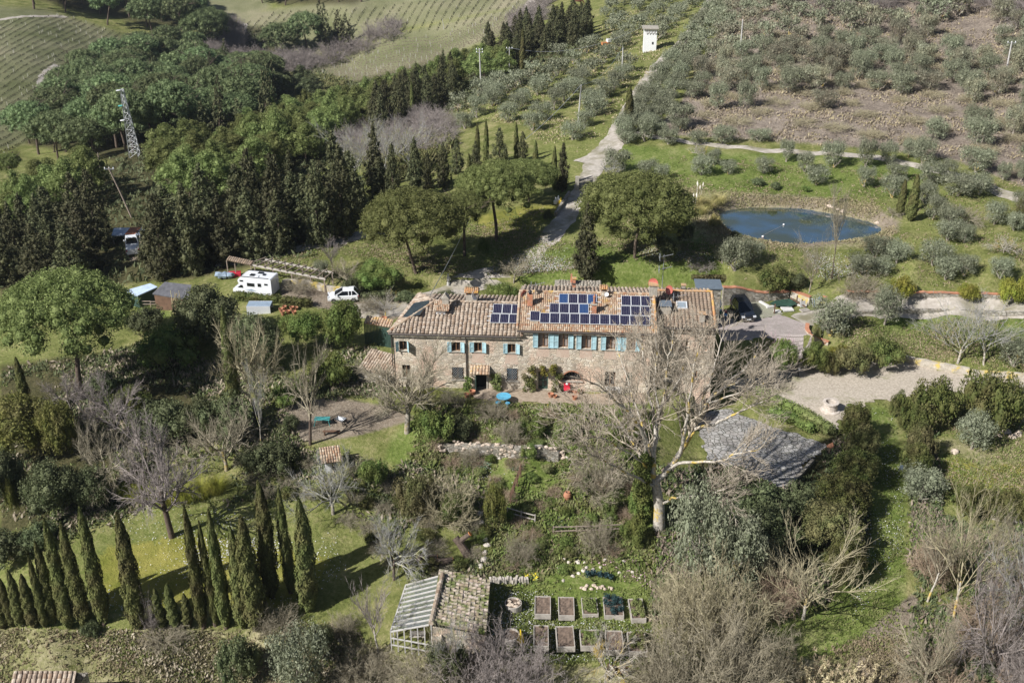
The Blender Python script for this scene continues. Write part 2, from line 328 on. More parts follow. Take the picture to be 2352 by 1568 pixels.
def ground_mat():
    m, nt, bs = new_mat('meadow'); P = wpos(nt)
    def att(nm):
        a = N(nt, 'ShaderNodeAttribute', attribute_name=nm); s = N(nt, 'ShaderNodeSeparateColor'); nt.links.new(a.outputs['Color'], s.inputs[0]); return s.outputs[0], s.outputs[1], s.outputs[2], a.outputs['Alpha']
    dry, dirt, moss, dry2 = att('za'); forest, lush, vine, _ = att('zb')
    big = noise(nt, .05, 4, .6, P); mid = noise(nt, .35, 5, .65, P); fine = noise(nt, 3.0, 5, .7, P); vf = noise(nt, 14., 3, .7, P)
    grass = ramp(nt, math_(nt, 'ADD', math_(nt, 'MULTIPLY', mid, .6), math_(nt, 'MULTIPLY', fine, .4)), [(.36, (.085, .105, .025)), (.5, (.19, .2, .065)), (.63, (.35, .31, .15))])
    grass = mixc(nt, ramp(nt, big, [(.45, 0.0), (.62, .65)]), grass, ramp(nt, fine, [(.35, (.13, .17, .035)), (.65, (.29, .29, .11))]))
    green = ramp(nt, math_(nt, 'ADD', math_(nt, 'MULTIPLY', mid, .5), math_(nt, 'MULTIPLY', fine, .5)), [(.36, (.075, .11, .022)), (.5, (.16, .205, .05)), (.64, (.31, .31, .13))])
    def soft(w, k=1.2): return ramp(nt, math_(nt, 'ADD', w, math_(nt, 'MULTIPLY', math_(nt, 'SUBTRACT', fine, .5), k)), [(.3, 0.0), (.7, 1.0)])
    col = mixc(nt, soft(lush), grass, green)
    col = mixc(nt, math_(nt, 'MULTIPLY', soft(moss, 1.9), .8), col, ramp(nt, mid, [(.35, (.17, .18, .03)), (.65, (.36, .32, .08))]))
    dc = ramp(nt, math_(nt, 'ADD', math_(nt, 'MULTIPLY', fine, .6), math_(nt, 'MULTIPLY', mid, .4)), [(.36, (.13, .105, .085)), (.5, (.25, .205, .165)), (.64, (.4, .335, .27))])
    col = mixc(nt, soft(dry, .9), col, dc)
    d2 = ramp(nt, math_(nt, 'ADD', math_(nt, 'MULTIPLY', fine, .5), math_(nt, 'MULTIPLY', mid, .5)), [(.36, (.15, .16, .05)), (.5, (.3, .28, .14)), (.64, (.48, .42, .27))])
    col = mixc(nt, soft(dry2, .9), col, d2)
    vc = ramp(nt, math_(nt, 'ADD', math_(nt, 'MULTIPLY', fine, .45), math_(nt, 'MULTIPLY', big, .55)), [(.38, (.13, .14, .06)), (.52, (.22, .215, .12)), (.65, (.32, .28, .19))])
    col = mixc(nt, vine, col, vc)
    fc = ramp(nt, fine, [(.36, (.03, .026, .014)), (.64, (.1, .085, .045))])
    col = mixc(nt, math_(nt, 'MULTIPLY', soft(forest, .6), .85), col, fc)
    gc = ramp(nt, math_(nt, 'ADD', math_(nt, 'MULTIPLY', fine, .5), math_(nt, 'MULTIPLY', vf, .5)), [(.35, (.17, .13, .09)), (.65, (.38, .32, .25))])
    col = mixc(nt, soft(dirt, .9), col, gc)
    nt.links.new(col, bs.inputs['Base Color']); bs.inputs['Roughness'].default_value = .95; bs.inputs['Specular IOR Level'].default_value = .1
    h = math_(nt, 'ADD', math_(nt, 'MULTIPLY', fine, 1.0), math_(nt, 'MULTIPLY', vf, .4)); bump(nt, bs, h, .9, .25)
    return m
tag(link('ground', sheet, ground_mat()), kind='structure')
def drape(name, m, polyP=None, poly=None, cell=.5, lift=.05, kind='structure', wob=.25, zfix=None):
    """a sheet laid over the ground inside a polygon, with a slightly ragged edge"""
    if poly is None: poly = np.array([G(x, y) for x, y in polyP])
    x0, y0 = poly[:, :2].min(0) - 1; x1, y1 = poly[:, :2].max(0) + 1
    nx = int((x1 - x0) / cell) + 2; ny = int((y1 - y0) / cell) + 2
    X, Y = np.meshgrid(x0 + cell * np.arange(nx), y0 + cell * np.arange(ny)); s = sdist(poly, X, Y)
    s = s + wob * np.sin(X * 2.1 + 2 * np.sin(Y * 1.3)) * np.sin(Y * 1.7 + 1)
    idx = np.full(X.shape, -1); V = []; F = []
    gx, gy = np.gradient(s, cell)
    inside = s > -cell * .75
    for i in range(ny):
        for j in range(nx):
            if inside[i, j]:
                x, y = X[i, j], Y[i, j]
                if s[i, j] < cell * .3:          # pull edge points onto the outline
                    g = math.hypot(gx[i, j], gy[i, j]) + 1e-6; k = -s[i, j] / g
                    k = max(-cell, min(cell, k)); y += gx[i, j] / g * k; x += gy[i, j] / g * k
                idx[i, j] = len(V); V.append((x, y, (hz(x, y) if zfix is None else zfix) + lift))
    for i in range(ny - 1):
        for j in range(nx - 1):
            q = [idx[i, j], idx[i, j + 1], idx[i + 1, j + 1], idx[i + 1, j]]
            if min(q) >= 0 and max(s[i, j], s[i, j + 1], s[i + 1, j + 1], s[i + 1, j]) > 0: F.append(q)
    o = link(name, make_mesh(name, V, F, True), m); tag(o, kind=kind); return o
def road(name, m, ptsP, width, lift=.06, n=6):
    pts = [G(*p[:2]) for p in ptsP]; L = [0]
    for a, b in zip(pts, pts[1:]): L.append(L[-1] + np.linalg.norm((b - a)[:2]))
    ts = np.arange(0, L[-1], .8); xs = np.interp(ts, L, [p[0] for p in pts]); ys = np.interp(ts, L, [p[1] for p in pts])
    for _ in range(6):
        xs[1:-1] = (xs[:-2] + xs[1:-1] * 2 + xs[2:]) / 4; ys[1:-1] = (ys[:-2] + ys[1:-1] * 2 + ys[2:]) / 4
    wd = [width if len(p) < 3 else p[2] for p in ptsP]; ws = np.interp(ts, L, wd)
    V = []; F = []
    for i in range(len(ts)):
        a = max(i - 1, 0); b = min(i + 1, len(ts) - 1); dx, dy = xs[b] - xs[a], ys[b] - ys[a]; l = math.hypot(dx, dy) + 1e-9
        for k in range(n + 1):
            e = (k / n - .5); jit = (random.uniform(-.15, .15) + .12 * sin(ts[i] * 1.1)) if k in (0, n) else 0
            x = xs[i] - dy / l * (e * ws[i] + jit); y = ys[i] + dx / l * (e * ws[i] + jit)
            V.append((x, y, hz(x, y) + lift * (1 if 0 < k < n else .3)))
            if i and k: q = i * (n + 1) + k; F.append([q - 1, q, q - n - 1, q - n - 2])
    o = link(name, make_mesh(name, V, F, True), m); tag(o, kind='structure'); return o
rough_mat('gravel', (.33, .28, .22), (.56, .49, .4), 5, .95, c=(.2, .2, .09), cscale=.25, cpos=(.56, .7), coord='w', bumps=.6)
rough_mat('dirt_road', (.33, .29, .24), (.52, .47, .41), 2.5, .95, c=(.24, .21, .15), cscale=.5, cpos=(.5, .68), coord='w', bumps=.6)
# ---------------------------------------------------------------- farmhouse
rough_mat('stone_wall', (.36, .29, .21), (.62, .53, .42), 2.2, .95, c=(.46, .27, .19), cscale=.33, bumps=.7, cpos=(.54, .62))
def stone_mat(name, tones, mortar, scale=2.6, brick=None):
    m, nt, bs = new_mat(name); co = opos(nt); mp = N(nt, 'ShaderNodeMapping'); nt.links.new(co, mp.inputs[0]); mp.inputs['Scale'].default_value = (1, 1, 1.9)
    wob = N(nt, 'ShaderNodeVectorMath', operation='ADD'); nz = N(nt, 'ShaderNodeTexNoise'); nz.inputs['Scale'].default_value = 1.6; nt.links.new(mp.outputs[0], nz.inputs[0])
    sc = N(nt, 'ShaderNodeVectorMath', operation='SCALE'); nt.links.new(nz.outputs['Color'], sc.inputs[0]); sc.inputs['Scale'].default_value = .35
    nt.links.new(mp.outputs[0], wob.inputs[0]); nt.links.new(sc.outputs[0], wob.inputs[1])
    v = N(nt, 'ShaderNodeTexVoronoi'); v.inputs['Scale'].default_value = scale; nt.links.new(wob.outputs[0], v.inputs['Vector'])
    e = N(nt, 'ShaderNodeTexVoronoi', feature='DISTANCE_TO_EDGE'); e.inputs['Scale'].default_value = scale; nt.links.new(wob.outputs[0], e.inputs['Vector'])
    s = N(nt, 'ShaderNodeSeparateColor'); nt.links.new(v.outputs['Color'], s.inputs[0])
    col = ramp(nt, s.outputs[0], [(i / (len(tones) - 1), t) for i, t in enumerate(tones)])
    edge = ramp(nt, e.outputs['Distance'], [(.0, 0.0), (.09, 1.0)])
    col = mixc(nt, edge, mortar, col)
    if brick is not None:
        col = mixc(nt, ramp(nt, noise(nt, .3, 3, .6, co), [(.52, 0.0), (.6, .8)]), col, ramp(nt, noise(nt, 7, 4, .6, mp.outputs[0]), [(.35, brick), (.65, tuple(min(1, x * 1.7) for x in brick))]))
    stain = ramp(nt, noise(nt, .5, 5, .65, co), [(.35, .72), (.62, 1.08)])
    col = mixc(nt, 1.0, col, stain, 'MULTIPLY')
    nt.links.new(col, bs.inputs['Base Color']); bs.inputs['Roughness'].default_value = .95; bs.inputs['Specular IOR Level'].default_value = .15
    bump(nt, bs, math_(nt, 'ADD', edge, noise(nt, 9, 4, .6, co)), .8, .06); MATS[name] = m; return m
stone_mat("house_stone", [(.52, .42, .31), (.7, .6, .46), (.42, .35, .27), (.76, .68, .55), (.58, .46, .36)], (.68, .6, .48), 2.2, (.5, .36, .27))
stone_mat('rubble_stone', [(.33, .29, .24), (.5, .46, .4), (.24, .22, .18), (.44, .38, .3)], (.2, .18, .14), 2.4)
stone_mat('flag_stone', [(.28, .28, .29), (.4, .4, .41), (.22, .22, .24), (.34, .33, .33)], (.09, .09, .08), 1.5)
def tile_mat(name, tones, lichen, lo=.5, dirt=(.2, .17, .15), d0=.5):
    m, nt, bs = new_mat(name); co = opos(nt)
    col = ramp(nt, island(nt), [(i / (len(tones) - 1), t) for i, t in enumerate(tones)])
    col = mixc(nt, ramp(nt, noise(nt, 2.6, 5, .7, co), [(d0, 0.0), (d0 + .16, .75)]), col, dirt)
    col = mixc(nt, ramp(nt, noise(nt, .9, 5, .75, co), [(lo, 0.0), (lo + .1, .85)]), col, lichen)
    nt.links.new(col, bs.inputs['Base Color']); bs.inputs['Roughness'].default_value = .9; bs.inputs['Specular IOR Level'].default_value = .2
    bump(nt, bs, noise(nt, 12, 4, .7, co), .5, .03); MATS[name] = m; return m
tile_mat('tiles_old', [(.24, .17, .12), (.42, .33, .25), (.55, .47, .38), (.32, .22, .15), (.48, .41, .32)], (.5, .3, .06), .62, (.17, .13, .1), .47)
tile_mat('tiles_main', [(.38, .23, .14), (.48, .36, .25), (.54, .45, .34), (.36, .19, .11), (.46, .38, .28)], (.55, .33, .05), .57, (.26, .2, .15), .5)
tile_mat('tiles_brown', [(.25, .19, .14), (.36, .27, .2), (.3, .22, .16), (.44, .33, .23)], (.28, .25, .2), .55, (.2, .16, .12), .45)
tile_mat("tiles_orange", [(.55, .3, .12), (.5, .34, .2), (.5, .24, .1)], (.6, .34, .04), .55)
tile_mat('tiles_moss', [(.5, .4, .33), (.6, .5, .44), (.36, .27, .2), (.55, .45, .36)], (.1, .14, .02), .49, (.13, .14, .05), .44)
tile_mat('stone_slabs', [(.3, .27, .22), (.42, .38, .32), (.24, .22, .18), (.38, .33, .26)], (.3, .26, .16), .6)
rough_mat('brick', (.4, .15, .08), (.56, .28, .17), 9, .9, c=(.3, .2, .15), cscale=2, bumps=.4)
rough_mat('plaster_grey', (.3, .27, .22), (.46, .42, .36), 4, .9, bumps=.3)
plain_mat('terracotta', (.4, .18, .1), .8); plain_mat('shutter_blue', (.4, .58, .62), .55, var=.18); plain_mat('wood_brown', (.16, .085, .045), .6)
plain_mat('green_paint', (.035, .07, .055), .6); plain_mat('iron', (.04, .04, .045), .5, .4); plain_mat('gutter_metal', (.13, .11, .1), .45, .5)
plain_mat('dish_red', (.42, .12, .09), .5); plain_mat('white_paint', (.8, .8, .8), .35); plain_mat('galvanised', (.5, .52, .54), .4, .7)
plain_mat('curtain', (.3, .25, .22), .8); plain_mat('dark_interior', (.02, .018, .016), .9)
def glass_mat(name, c, rough=.08):
    m, nt, bs = new_mat(name); bs.inputs['Base Color'].default_value = (*c, 1); bs.inputs['Roughness'].default_value = rough; bs.inputs['Specular IOR Level'].default_value = .6; MATS[name] = m; return m
glass_mat('pane_dark', (.03, .028, .03)); glass_mat('tinted', (.012, .015, .02), .05)
def panel_mat(name, cell, line, n=(5, 8)):
    m, nt, bs = new_mat(name); uv = N(nt, 'ShaderNodeTexCoord').outputs['Generated']; s = N(nt, 'ShaderNodeSeparateXYZ'); nt.links.new(uv, s.inputs[0])
    def tri(o, k):
        f = math_(nt, 'FRACT', math_(nt, 'MULTIPLY', o, k)); return math_(nt, 'ABSOLUTE', math_(nt, 'SUBTRACT', f, .5))
    a = tri(s.outputs[0], n[0]); b = tri(s.outputs[1], n[1])
    corner = math_(nt, 'GREATER_THAN', math_(nt, 'ADD', a, b), .86); gap = math_(nt, 'GREATER_THAN', math_(nt, 'MAXIMUM', a, b), .475)
    col = mixc(nt, gap, cell, (.1, .12, .2)); col = mixc(nt, corner, col, line)
    nt.links.new(col, bs.inputs['Base Color']); bs.inputs['Roughness'].default_value = .3; bs.inputs['Specular IOR Level'].default_value = .3; MATS[name] = m; return m
panel_mat('solar_cells', (.01, .009, .032), (.5, .45, .42)); panel_mat('solar_cells_blue', (.018, .05, .14), (.25, .33, .45), (6, 9))
plain_mat('alu', (.75, .76, .77), .4, .2, var=.05); plain_mat('absorber', (.035, .05, .065), .25, var=.2, coat=.5)

HA = radians(-3.3); HO = at_z(1195, 895, 0.0); HX = np.array([cos(HA), sin(HA), 0]); HY = np.array([-sin(HA), cos(HA), 0])
CL = np.array([0, 0, CAM_H]) - HO; CLl = np.array([CL @ HX, CL @ HY, CL[2]])
def dl(px, py): d = ray(px, py); return np.array([d @ HX, d @ HY, d[2]])
def fy(px, py, y=0.0):                 # point on the local upright plane y
    d = dl(px, py); t = (y - CLl[1]) / d[1]; p = CLl + d * t; return p[0], p[2]
def frf(px, py, z0, sl, y0, off=0.0):  # point on a roof plane z = z0 + sl (y - y0) + off
    d = dl(px, py); t = (z0 + off + sl * (CLl[1] - y0) - CLl[2]) / (d[2] - sl * d[1]); p = CLl + d * t; return p
def fz(px, py, z):
    d = dl(px, py); t = (z - CLl[2]) / d[2]; return CLl + d * t
house = thing('farmhouse', 'long two storey stone farmhouse with tiled roofs and blue shutters', 'house', HO, HA)
def wall_holes(x0, x1, z0, z1, holes, y=0.0, th=.35, mb=None):
    """upright wall face with rectangular openings and their reveals"""
    mb = mb or MB(); xs = sorted({x0, x1} | {v for h in holes for v in (h[0], h[1])}); zs = sorted({z0, z1} | {v for h in holes for v in (h[2], h[3])})
    for i in range(len(xs) - 1):
        for j in range(len(zs) - 1):
            cx, cz = (xs[i] + xs[i + 1]) / 2, (zs[j] + zs[j + 1]) / 2
            if any(h[0] < cx < h[1] and h[2] < cz < h[3] for h in holes): continue
            mb.add([(xs[i], y, zs[j]), (xs[i + 1], y, zs[j]), (xs[i + 1], y, zs[j + 1]), (xs[i], y, zs[j + 1])], [(0, 1, 2, 3)])
    for a, b, c, d in holes:
        mb.add([(a, y, c), (b, y, c), (b, y, d), (a, y, d), (a, y + th, c), (b, y + th, c), (b, y + th, d), (a, y + th, d)], [(0, 3, 7, 4), (1, 5, 6, 2), (2, 6, 7, 3), (0, 4, 5, 1)])
    return mb
def tiles(mb, org, ud, vd, nd, Wd, L, pitch, tl, inside=None, r=None, jit=.02, step=.035, skip=0.0):
    """rows of half-round clay tiles; org lower corner, ud along the eave, vd up the slope, nd outward"""
    org, ud, vd, nd = [np.array(a, float) for a in (org, ud, vd, nd)]; r = r or pitch * .36; k = 5
    nc = int(Wd / pitch); nr = int(math.ceil(L / tl)); ang = [pi * i / (k - 1) for i in range(k)]
    for c in range(nc + 1):
        u = (c + .5) * pitch
        if u > Wd: break
        for q in range(nr):
            v0 = q * tl - .04; v1 = min((q + 1) * tl + .05, L)
            if inside is not None and not inside(u, (v0 + v1) / 2): continue
            if random.random() < skip: continue
            du = random.gauss(0, jit * .6); dh = random.gauss(0, jit * .35); ta = random.gauss(0, jit * .4); vs = []
            for v, rr, h in ((v0, r * 1.12, step + dh), (v1, r * .9, dh)):
                for a in ang:
                    p = org + ud * (u + du + (ta if v == v1 else -ta) + rr * cos(a)) + vd * v + nd * (h + rr * .8 * sin(a)); vs.append(p)
            lo = org + ud * (u + du - ta) + vd * v0 + nd * 0
            mb.add(vs, [(i, i + 1, k + i + 1, k + i) for i in range(k - 1)] + [tuple(range(k))[::-1]])
    return mb
def tile_roof(name, m, parent, org, ud, vd, nd, Wd, L, pitch, tl, inside=None, under=None, poly=None, **kw):
    mb = MB(); org, ud, vd, nd = [np.array(a, float) for a in (org, ud, vd, nd)]
    P = poly or [(0, 0), (Wd, 0), (Wd, L), (0, L)]
    vs = [org + ud * a + vd * b for a, b in P]; n = len(P); vb = [v - nd * .12 for v in vs]
    mb.add(vs + vb, [list(range(n)), list(range(n, 2 * n))[::-1]] + [[i, n + i, n + (i + 1) % n, (i + 1) % n] for i in range(n)])
    tiles(mb, org, ud, vd, nd, Wd, L, pitch, tl, inside, **kw); return mb.build(name, m, parent)
def slope(sl): l = math.hypot(1, sl); return np.array([0, 1 / l, sl / l]), np.array([0, -sl / l, 1 / l])
# heights and eaves
SA, SB, SC = .30, .32, .30
yA, yB, yC = -.3, -.32, 1.8
zA = fy(1050, 768, yA)[1]; zB = fy(1196, 758, yB)[1]; zC = fy(1645, 754, yC)[1]
xAl = fz(891, 765, zA)[0]; xBr = fz(1509, 768, zB)[0]; xCr = fz(1646, 754, zC)[0]
rA = frf(1040, 693, zA, SA, yA); yAr = rA[1]; rB = frf(1300, 672, zB, SB, yB); yBr = rB[1]; rC = frf(1600, 670, zC, SC, yC); yCr = rC[1]
zAr = zA + SA * (yAr - yA); zBr = zB + SB * (yBr - yB); zCr = zC + SC * (yCr - yC)
yAb = 2 * yAr - yA; yBb = 2 * yBr - yB; yCb = yCr + 1.9
xb0 = -.35
# ---- walls
def opening(ax, ay, bx, by, y=0.0):
    a = fy(ax, by, y); b = fy(bx, ay, y); return (a[0], b[0], a[1], b[1])
upA = [opening(917.4, 783.5, 934.3, 803.6), opening(1038, 786, 1057, 806), opening(1089.5, 786.5, 1106.7, 806.7), opening(1166.5, 790, 1184, 809.5)]
loA = [opening(925, 838, 942, 866), opening(1039, 843.5, 1064.5, 871), opening(1092.6, 855, 1117, 893), opening(1164, 846, 1189, 874)]
upB = [opening(1236.3, 766.5, 1259.3, 796.7), opening(1283, 768, 1305, 797.7), opening(1335.6, 770, 1358, 800.5), opening(1391.8, 772.5, 1414.3, 802.4), opening(1438.7, 775, 1460, 805)]
loB = [opening(1236, 854, 1259, 894), opening(1290.6, 853, 1336.5, 873.6), opening(1388, 854, 1414, 887), opening(1436, 855, 1452, 887)]
xAw, xBw, xCw = xAl + .35, xBr - .35, xCr - .35
mb = wall_holes(xAw, 0, -1.2, zA - .05 + .1, upA + loA)
pBL = (xAw + 1.5, yAb - .4)
mb.add([(xAw, 0, -1.2), (pBL[0], pBL[1], -1.2), (pBL[0], pBL[1], zA + .1), (xAw, 0, zA + .1)], [(0, 1, 2, 3)])
mb.add([(pBL[0], pBL[1], -1.2), (0, pBL[1], -1.2), (0, pBL[1], zA + .1), (pBL[0], pBL[1], zA + .1)], [(0, 1, 2, 3)])
mb.build('wall', MATS['house_stone'], house)
mb = wall_holes(0.0, xBw, -1.2, zB + .12, upB + loB)
for xx in (0.0, xBw):
    mb.add([(xx, 0, -3.6), (xx, yBb - .4, -3.6), (xx, yBb - .4, zB + .1), (xx, yBr, zBr), (xx, 0, zB + .12)], [(0, 1, 2, 3, 4)])
mb.add([(0, yBb - .4, -1), (xBw, yBb - .4, -1), (xBw, yBb - .4, zB + .1), (0, yBb - .4, zB + .1)], [(0, 1, 2, 3)])
mb.build('wall', MATS['house_stone'], house)
yCw = yC + .45
hC = [opening(1575, 778, 1581, 795, yCw), opening(1612, 790, 1624, 806, yCw), opening(1590, 850, 1602, 868, yCw), opening(1612, 915, 1630, 955, yCw)]
mb = wall_holes(xBw, xCw, -3.8, zC + .12, hC, yCw)
mb.add([(xCw, yCw, -3.8), (xCw, yCb - .4, -3.8), (xCw, yCb - .4, zCr - SC * 1.9), (xCw, yCr, zCr), (xCw, yCw, zC + .12)], [(0, 1, 2, 3, 4)])
mb.add([(xBw, yCb - .4, -1), (xCw, yCb - .4, -1), (xCw, yCb - .4, zCr - SC * 1.9), (xBw, yCb - .4, zCr - SC * 1.9)], [(0, 1, 2, 3)])
mb.build('wall', MATS['house_stone'], house)
# buttress-like lower terrace wall under the house front right and small rear tower
mb = MB(); tw = [fz(1637, 664, 4.8)[0], fz(1657, 664, 4.8)[0]]; ty = fz(1645, 664, 4.8)[1]
mb.box(xCw - .2, tw[1], ty, ty + 2.2, -1, 4.8); mb.build('wall', MATS['rubble_stone'], house)
MB().box(xCw - .35, tw[1] + .12, ty - .15, ty + 2.3, 4.803, 4.93).build('flat_roof', plain_mat('slate_sheet', (.14, .17, .2), .5), house)
# ---- roofs
vA, nA = slope(SA); LA = (yAr - yA) * math.hypot(1, SA)
RSx = fz(1000, 694, zAr)[0]
hip = lambda u, v: u > -.1 + (RSx - xAl) * v / LA
tile_roof('roof', MATS['tiles_old'], house, (xAl, yA, zA), (1, 0, 0), vA, nA, xb0 + .5 - xAl, LA, .39, .34, lambda u, v: hip(u, v), poly=[(0, 0), (xb0 + .5 - xAl, 0), (xb0 + .5 - xAl, LA), (RSx - xAl, LA)], r=.13, step=.05)
BLx, BLy = fz(962, 673, zA)[:2]
roofA = tile_roof('roof', MATS['tiles_old'], house, (xb0 + .5, yAb, zA), (-1, 0, 0), vA * (1, -1, 1), nA * (1, -1, 1), xb0 + .5 - RSx + .6, LA, .39, .34, r=.13, step=.05)
ue = np.array([xAl - BLx, yA - BLy, 0]); Lh = np.linalg.norm(ue); ue /= Lh; mid = np.array([RSx, yAr, zAr]); org = np.array([BLx, BLy, zA])
w_ = mid - org; uu = w_ @ ue; vd = w_ - ue * uu; Lv = np.linalg.norm(vd); vd /= Lv; nd = np.cross(ue, vd); nd *= np.sign(nd[2])
tile_roof('roof', MATS['tiles_old'], house, org, ue, vd, nd, Lh, Lv, .3, .34, lambda u, v: (u > uu * v / Lv - .15) and (u < Lh - (Lh - uu) * v / Lv + .1), poly=[(0, 0), (Lh, 0), (uu, Lv)], r=.11)
mb = MB()                              # rear hip that closes the left end
mb.add([(BLx, BLy, zA + .02), (RSx + .2, yAb, zA + .02), (RSx, yAr, zAr + .02)], [(0, 2, 1)]); mb.build('roof', MATS['tiles_old'], house)
vB, nB = slope(SB); LB = (yBr - yB) * math.hypot(1, SB)
roofB = tile_roof('roof', MATS['tiles_main'], house, (xb0, yB, zB), (1, 0, 0), vB, nB, xBr - xb0, LB, .2, .3, r=.085, step=.03)
tile_roof('roof', MATS['tiles_old'], house, (xBr, yBb, zB), (-1, 0, 0), vB * (1, -1, 1), nB * (1, -1, 1), xBr - xb0, LB, .38, .34, r=.12)
vC, nC = slope(SC); LC = (yCr - yC) * math.hypot(1, SC)
tile_roof('roof', MATS['tiles_brown'], house, (xBw, yC, zC), (1, 0, 0), vC, nC, xCr - xBw, LC, .37, .34, r=.14, step=.05)
tile_roof('roof', MATS['tiles_old'], house, (xCr, yCb, zCr - SC * 1.9), (-1, 0, 0), vC * (1, -1, 1), nC * (1, -1, 1), xCr - xBw, 1.9 * math.hypot(1, SC), .38, .34, r=.12)
def caps(name, a, b, m, r=.13, tl=.36):
    mb = MB(); a = np.array(a, float); b = np.array(b, float); d = b - a; L = np.linalg.norm(d); d /= L; w = np.cross(d, (0, 0, 1)); w /= np.linalg.norm(w); up = np.cross(w, d)
    for q in range(int(L / tl)):
        p0 = a + d * (q * tl - .03); p1 = a + d * ((q + 1) * tl + .03); vs = []
        for p, rr in ((p0, r * 1.12), (p1, r * .92)):
            for k in range(6): t = pi * k / 5; vs.append(p + w * rr * cos(t) + up * (rr * sin(t) + random.gauss(0, .006)))
        mb.add(vs, [(i, i + 1, 7 + i, 6 + i) for i in range(5)] + [tuple(range(6))[::-1]])
    return mb.build(name, m, house)
caps('ridge_tiles', (xb0, yBr, zBr + .06), (xBr, yBr, zBr + .06), MATS['tiles_main'])
caps('ridge_tiles', (RSx, yAr, zAr + .06), (xb0, yAr, zAr + .06), MATS['tiles_old'])
caps('ridge_tiles', (xAl, yA, zA + .08), (RSx, yAr, zAr + .08), MATS['tiles_main'])
caps('ridge_tiles', (xBr, yCr, zCr + .06), (xCr, yCr, zCr + .06), MATS['tiles_orange'])
caps('ridge_tiles', (xCr - .08, yC, zC + .12), (xCr - .08, yCr, zCr + .12), MATS['tiles_orange'])
caps('ridge_tiles', (xBr - .06, yB, zB + .1), (xBr - .06, yBr, zBr + .1), MATS['tiles_orange'])
caps('ridge_tiles', (xb0 + .06, yB, zB + .1), (xb0 + .06, yBr, zBr + .1), MATS['tiles_main'])
mb = MB(); mb.box(xBr - .34, xBr - .02, yBr - .1, yBr + .3, zBr + .1, zBr + .2)
# gutters and downpipes
for (x0, x1, y, z) in ((xAl, xb0, yA, zA), (xb0, xBr, yB, zB), (xBw + .4, xCr, yC, zC)):
    MB().tube([(x0, y - .09, z - .1), (x1, y - .09, z - .1)], .075, 8).build('gutter', MATS['gutter_metal'], house)
for px, x_top in ((1071, 774), (902, 770)):
    x = fy(px, 830, -.1)[0]; MB().tube([(x, yA - .05, zA - .12), (x, -.1, zA - .5), (x, -.1, .1)], .055, 8).build('downpipe', MATS['gutter_metal'], house)
# ---- windows and shutters
def shutter(parent, x0, x1, z0, z1, open_dir, tilt=.12, n=2):
    """leaf hung open flat beside the opening; open_dir -1 left, +1 right"""
    w = x1 - x0; t = .05; hx = x1 if open_dir < 0 else x0; a = tilt; mb = MB()
    s = -1 if open_dir < 0 else 1
    def P(u, v, d): return (hx + s * u * cos(a) , -.05 - u * sin(a) - d, v)
    def slab(u0, u1, v0, v1, d0, d1):
        vs = [P(u, v, d) for d in (d0, d1) for v in (v0, v1) for u in (u0, u1)]; mb.add(vs, [(0, 2, 3, 1), (4, 5, 7, 6), (0, 1, 5, 4), (2, 6, 7, 3), (0, 4, 6, 2), (1, 3, 7, 5)])
    slab(0, w, z0, z1, 0, .025)
    for v in [z0, (z0 + z1) / 2 - .04, z1 - .08][:3]: slab(0, w, v, v + .08, .027, .055)
    for u in (0, w - .07): slab(u, u + .07, z0 + .083, z1 - .083, .029, .056)
    return mb.build('shutter', MATS['shutter_blue'], parent)
def window(h, mats=('wood_brown', 'pane_dark'), grille=False, y=0.0, arch=False, label=None):
    x0, x1, z0, z1 = h; mb = MB(); yy = y + .16; f = .07
    for a, b, c, d in ((x0, x1, z0, z0 + f), (x0, x1, z1 - f, z1), (x0, x0 + f, z0 + f, z1 - f), (x1 - f, x1, z0 + f, z1 - f)): mb.box(a, b, yy, yy + .07, c, d)
    xm = (x0 + x1) / 2; mb.box(xm - .05, xm + .05, yy - .01, yy + .06, z0 + f, z1 - f)
    if arch: mb.box(x0 + .01, x1 - .01, yy, yy + .05, z1 - .15, z1 - .075)
    w = mb.build('window', MATS[mats[0]], house)
    MB().box(x0, x1, yy + .08, yy + .1, z0, z1).build('pane', MATS[mats[1]], w)
    MB().box(x0 - .12, x1 + .12, y - .09, y + .16, z0 - .1, z0 - .003).build('sill', MATS['plaster_grey'], w)
    if grille:
        g = MB(); n = 5; W_, H_ = x1 - x0, z1 - z0
        for i in range(-n, n + 1):
            u = i / n
            for s_ in (1, -1):
                pts = []
                for t in np.linspace(0, 1, 9):
                    X = u + t if s_ > 0 else u + 1 - t
                    if 0 <= X <= 1: pts.append((x0 + X * W_, y - .06, z0 + t * H_))
                if len(pts) > 1: g.bar(pts[0], pts[-1], .035)
        g.build('grille', MATS['galvanised'], w)
    return w
for i, h in enumerate(upA):
    w = window(h, arch=(i == 2)); W2 = 9 / 23.6 + .02
    shutter(w, h[0] - W2 - .03, h[0] - .03, h[2] - .05, h[3] + .05, -1, .9 if i == 0 else .15); shutter(w, h[1] + .03, h[1] + .03 + W2, h[2] - .05, h[3] + .05, 1, 1.1 if i == 0 else .3)
for i, h in enumerate(upB):
    w = window(h, ('wood_brown', 'curtain')); W2 = 11.4 / 23.8
    shutter(w, h[0] - W2 - .03, h[0] - .03, h[2] - .02, h[3] + .02, -1, .06); shutter(w, h[1] + .03, h[1] + .03 + W2, h[2] - .02, h[3] + .02, 1, .06)
window(loA[0]); window(loA[1], grille=True); window(loA[3], grille=True); window(loB[2]); window(loB[3], ('green_paint', 'pane_dark'))
for h in hC: window(h, y=yCw)
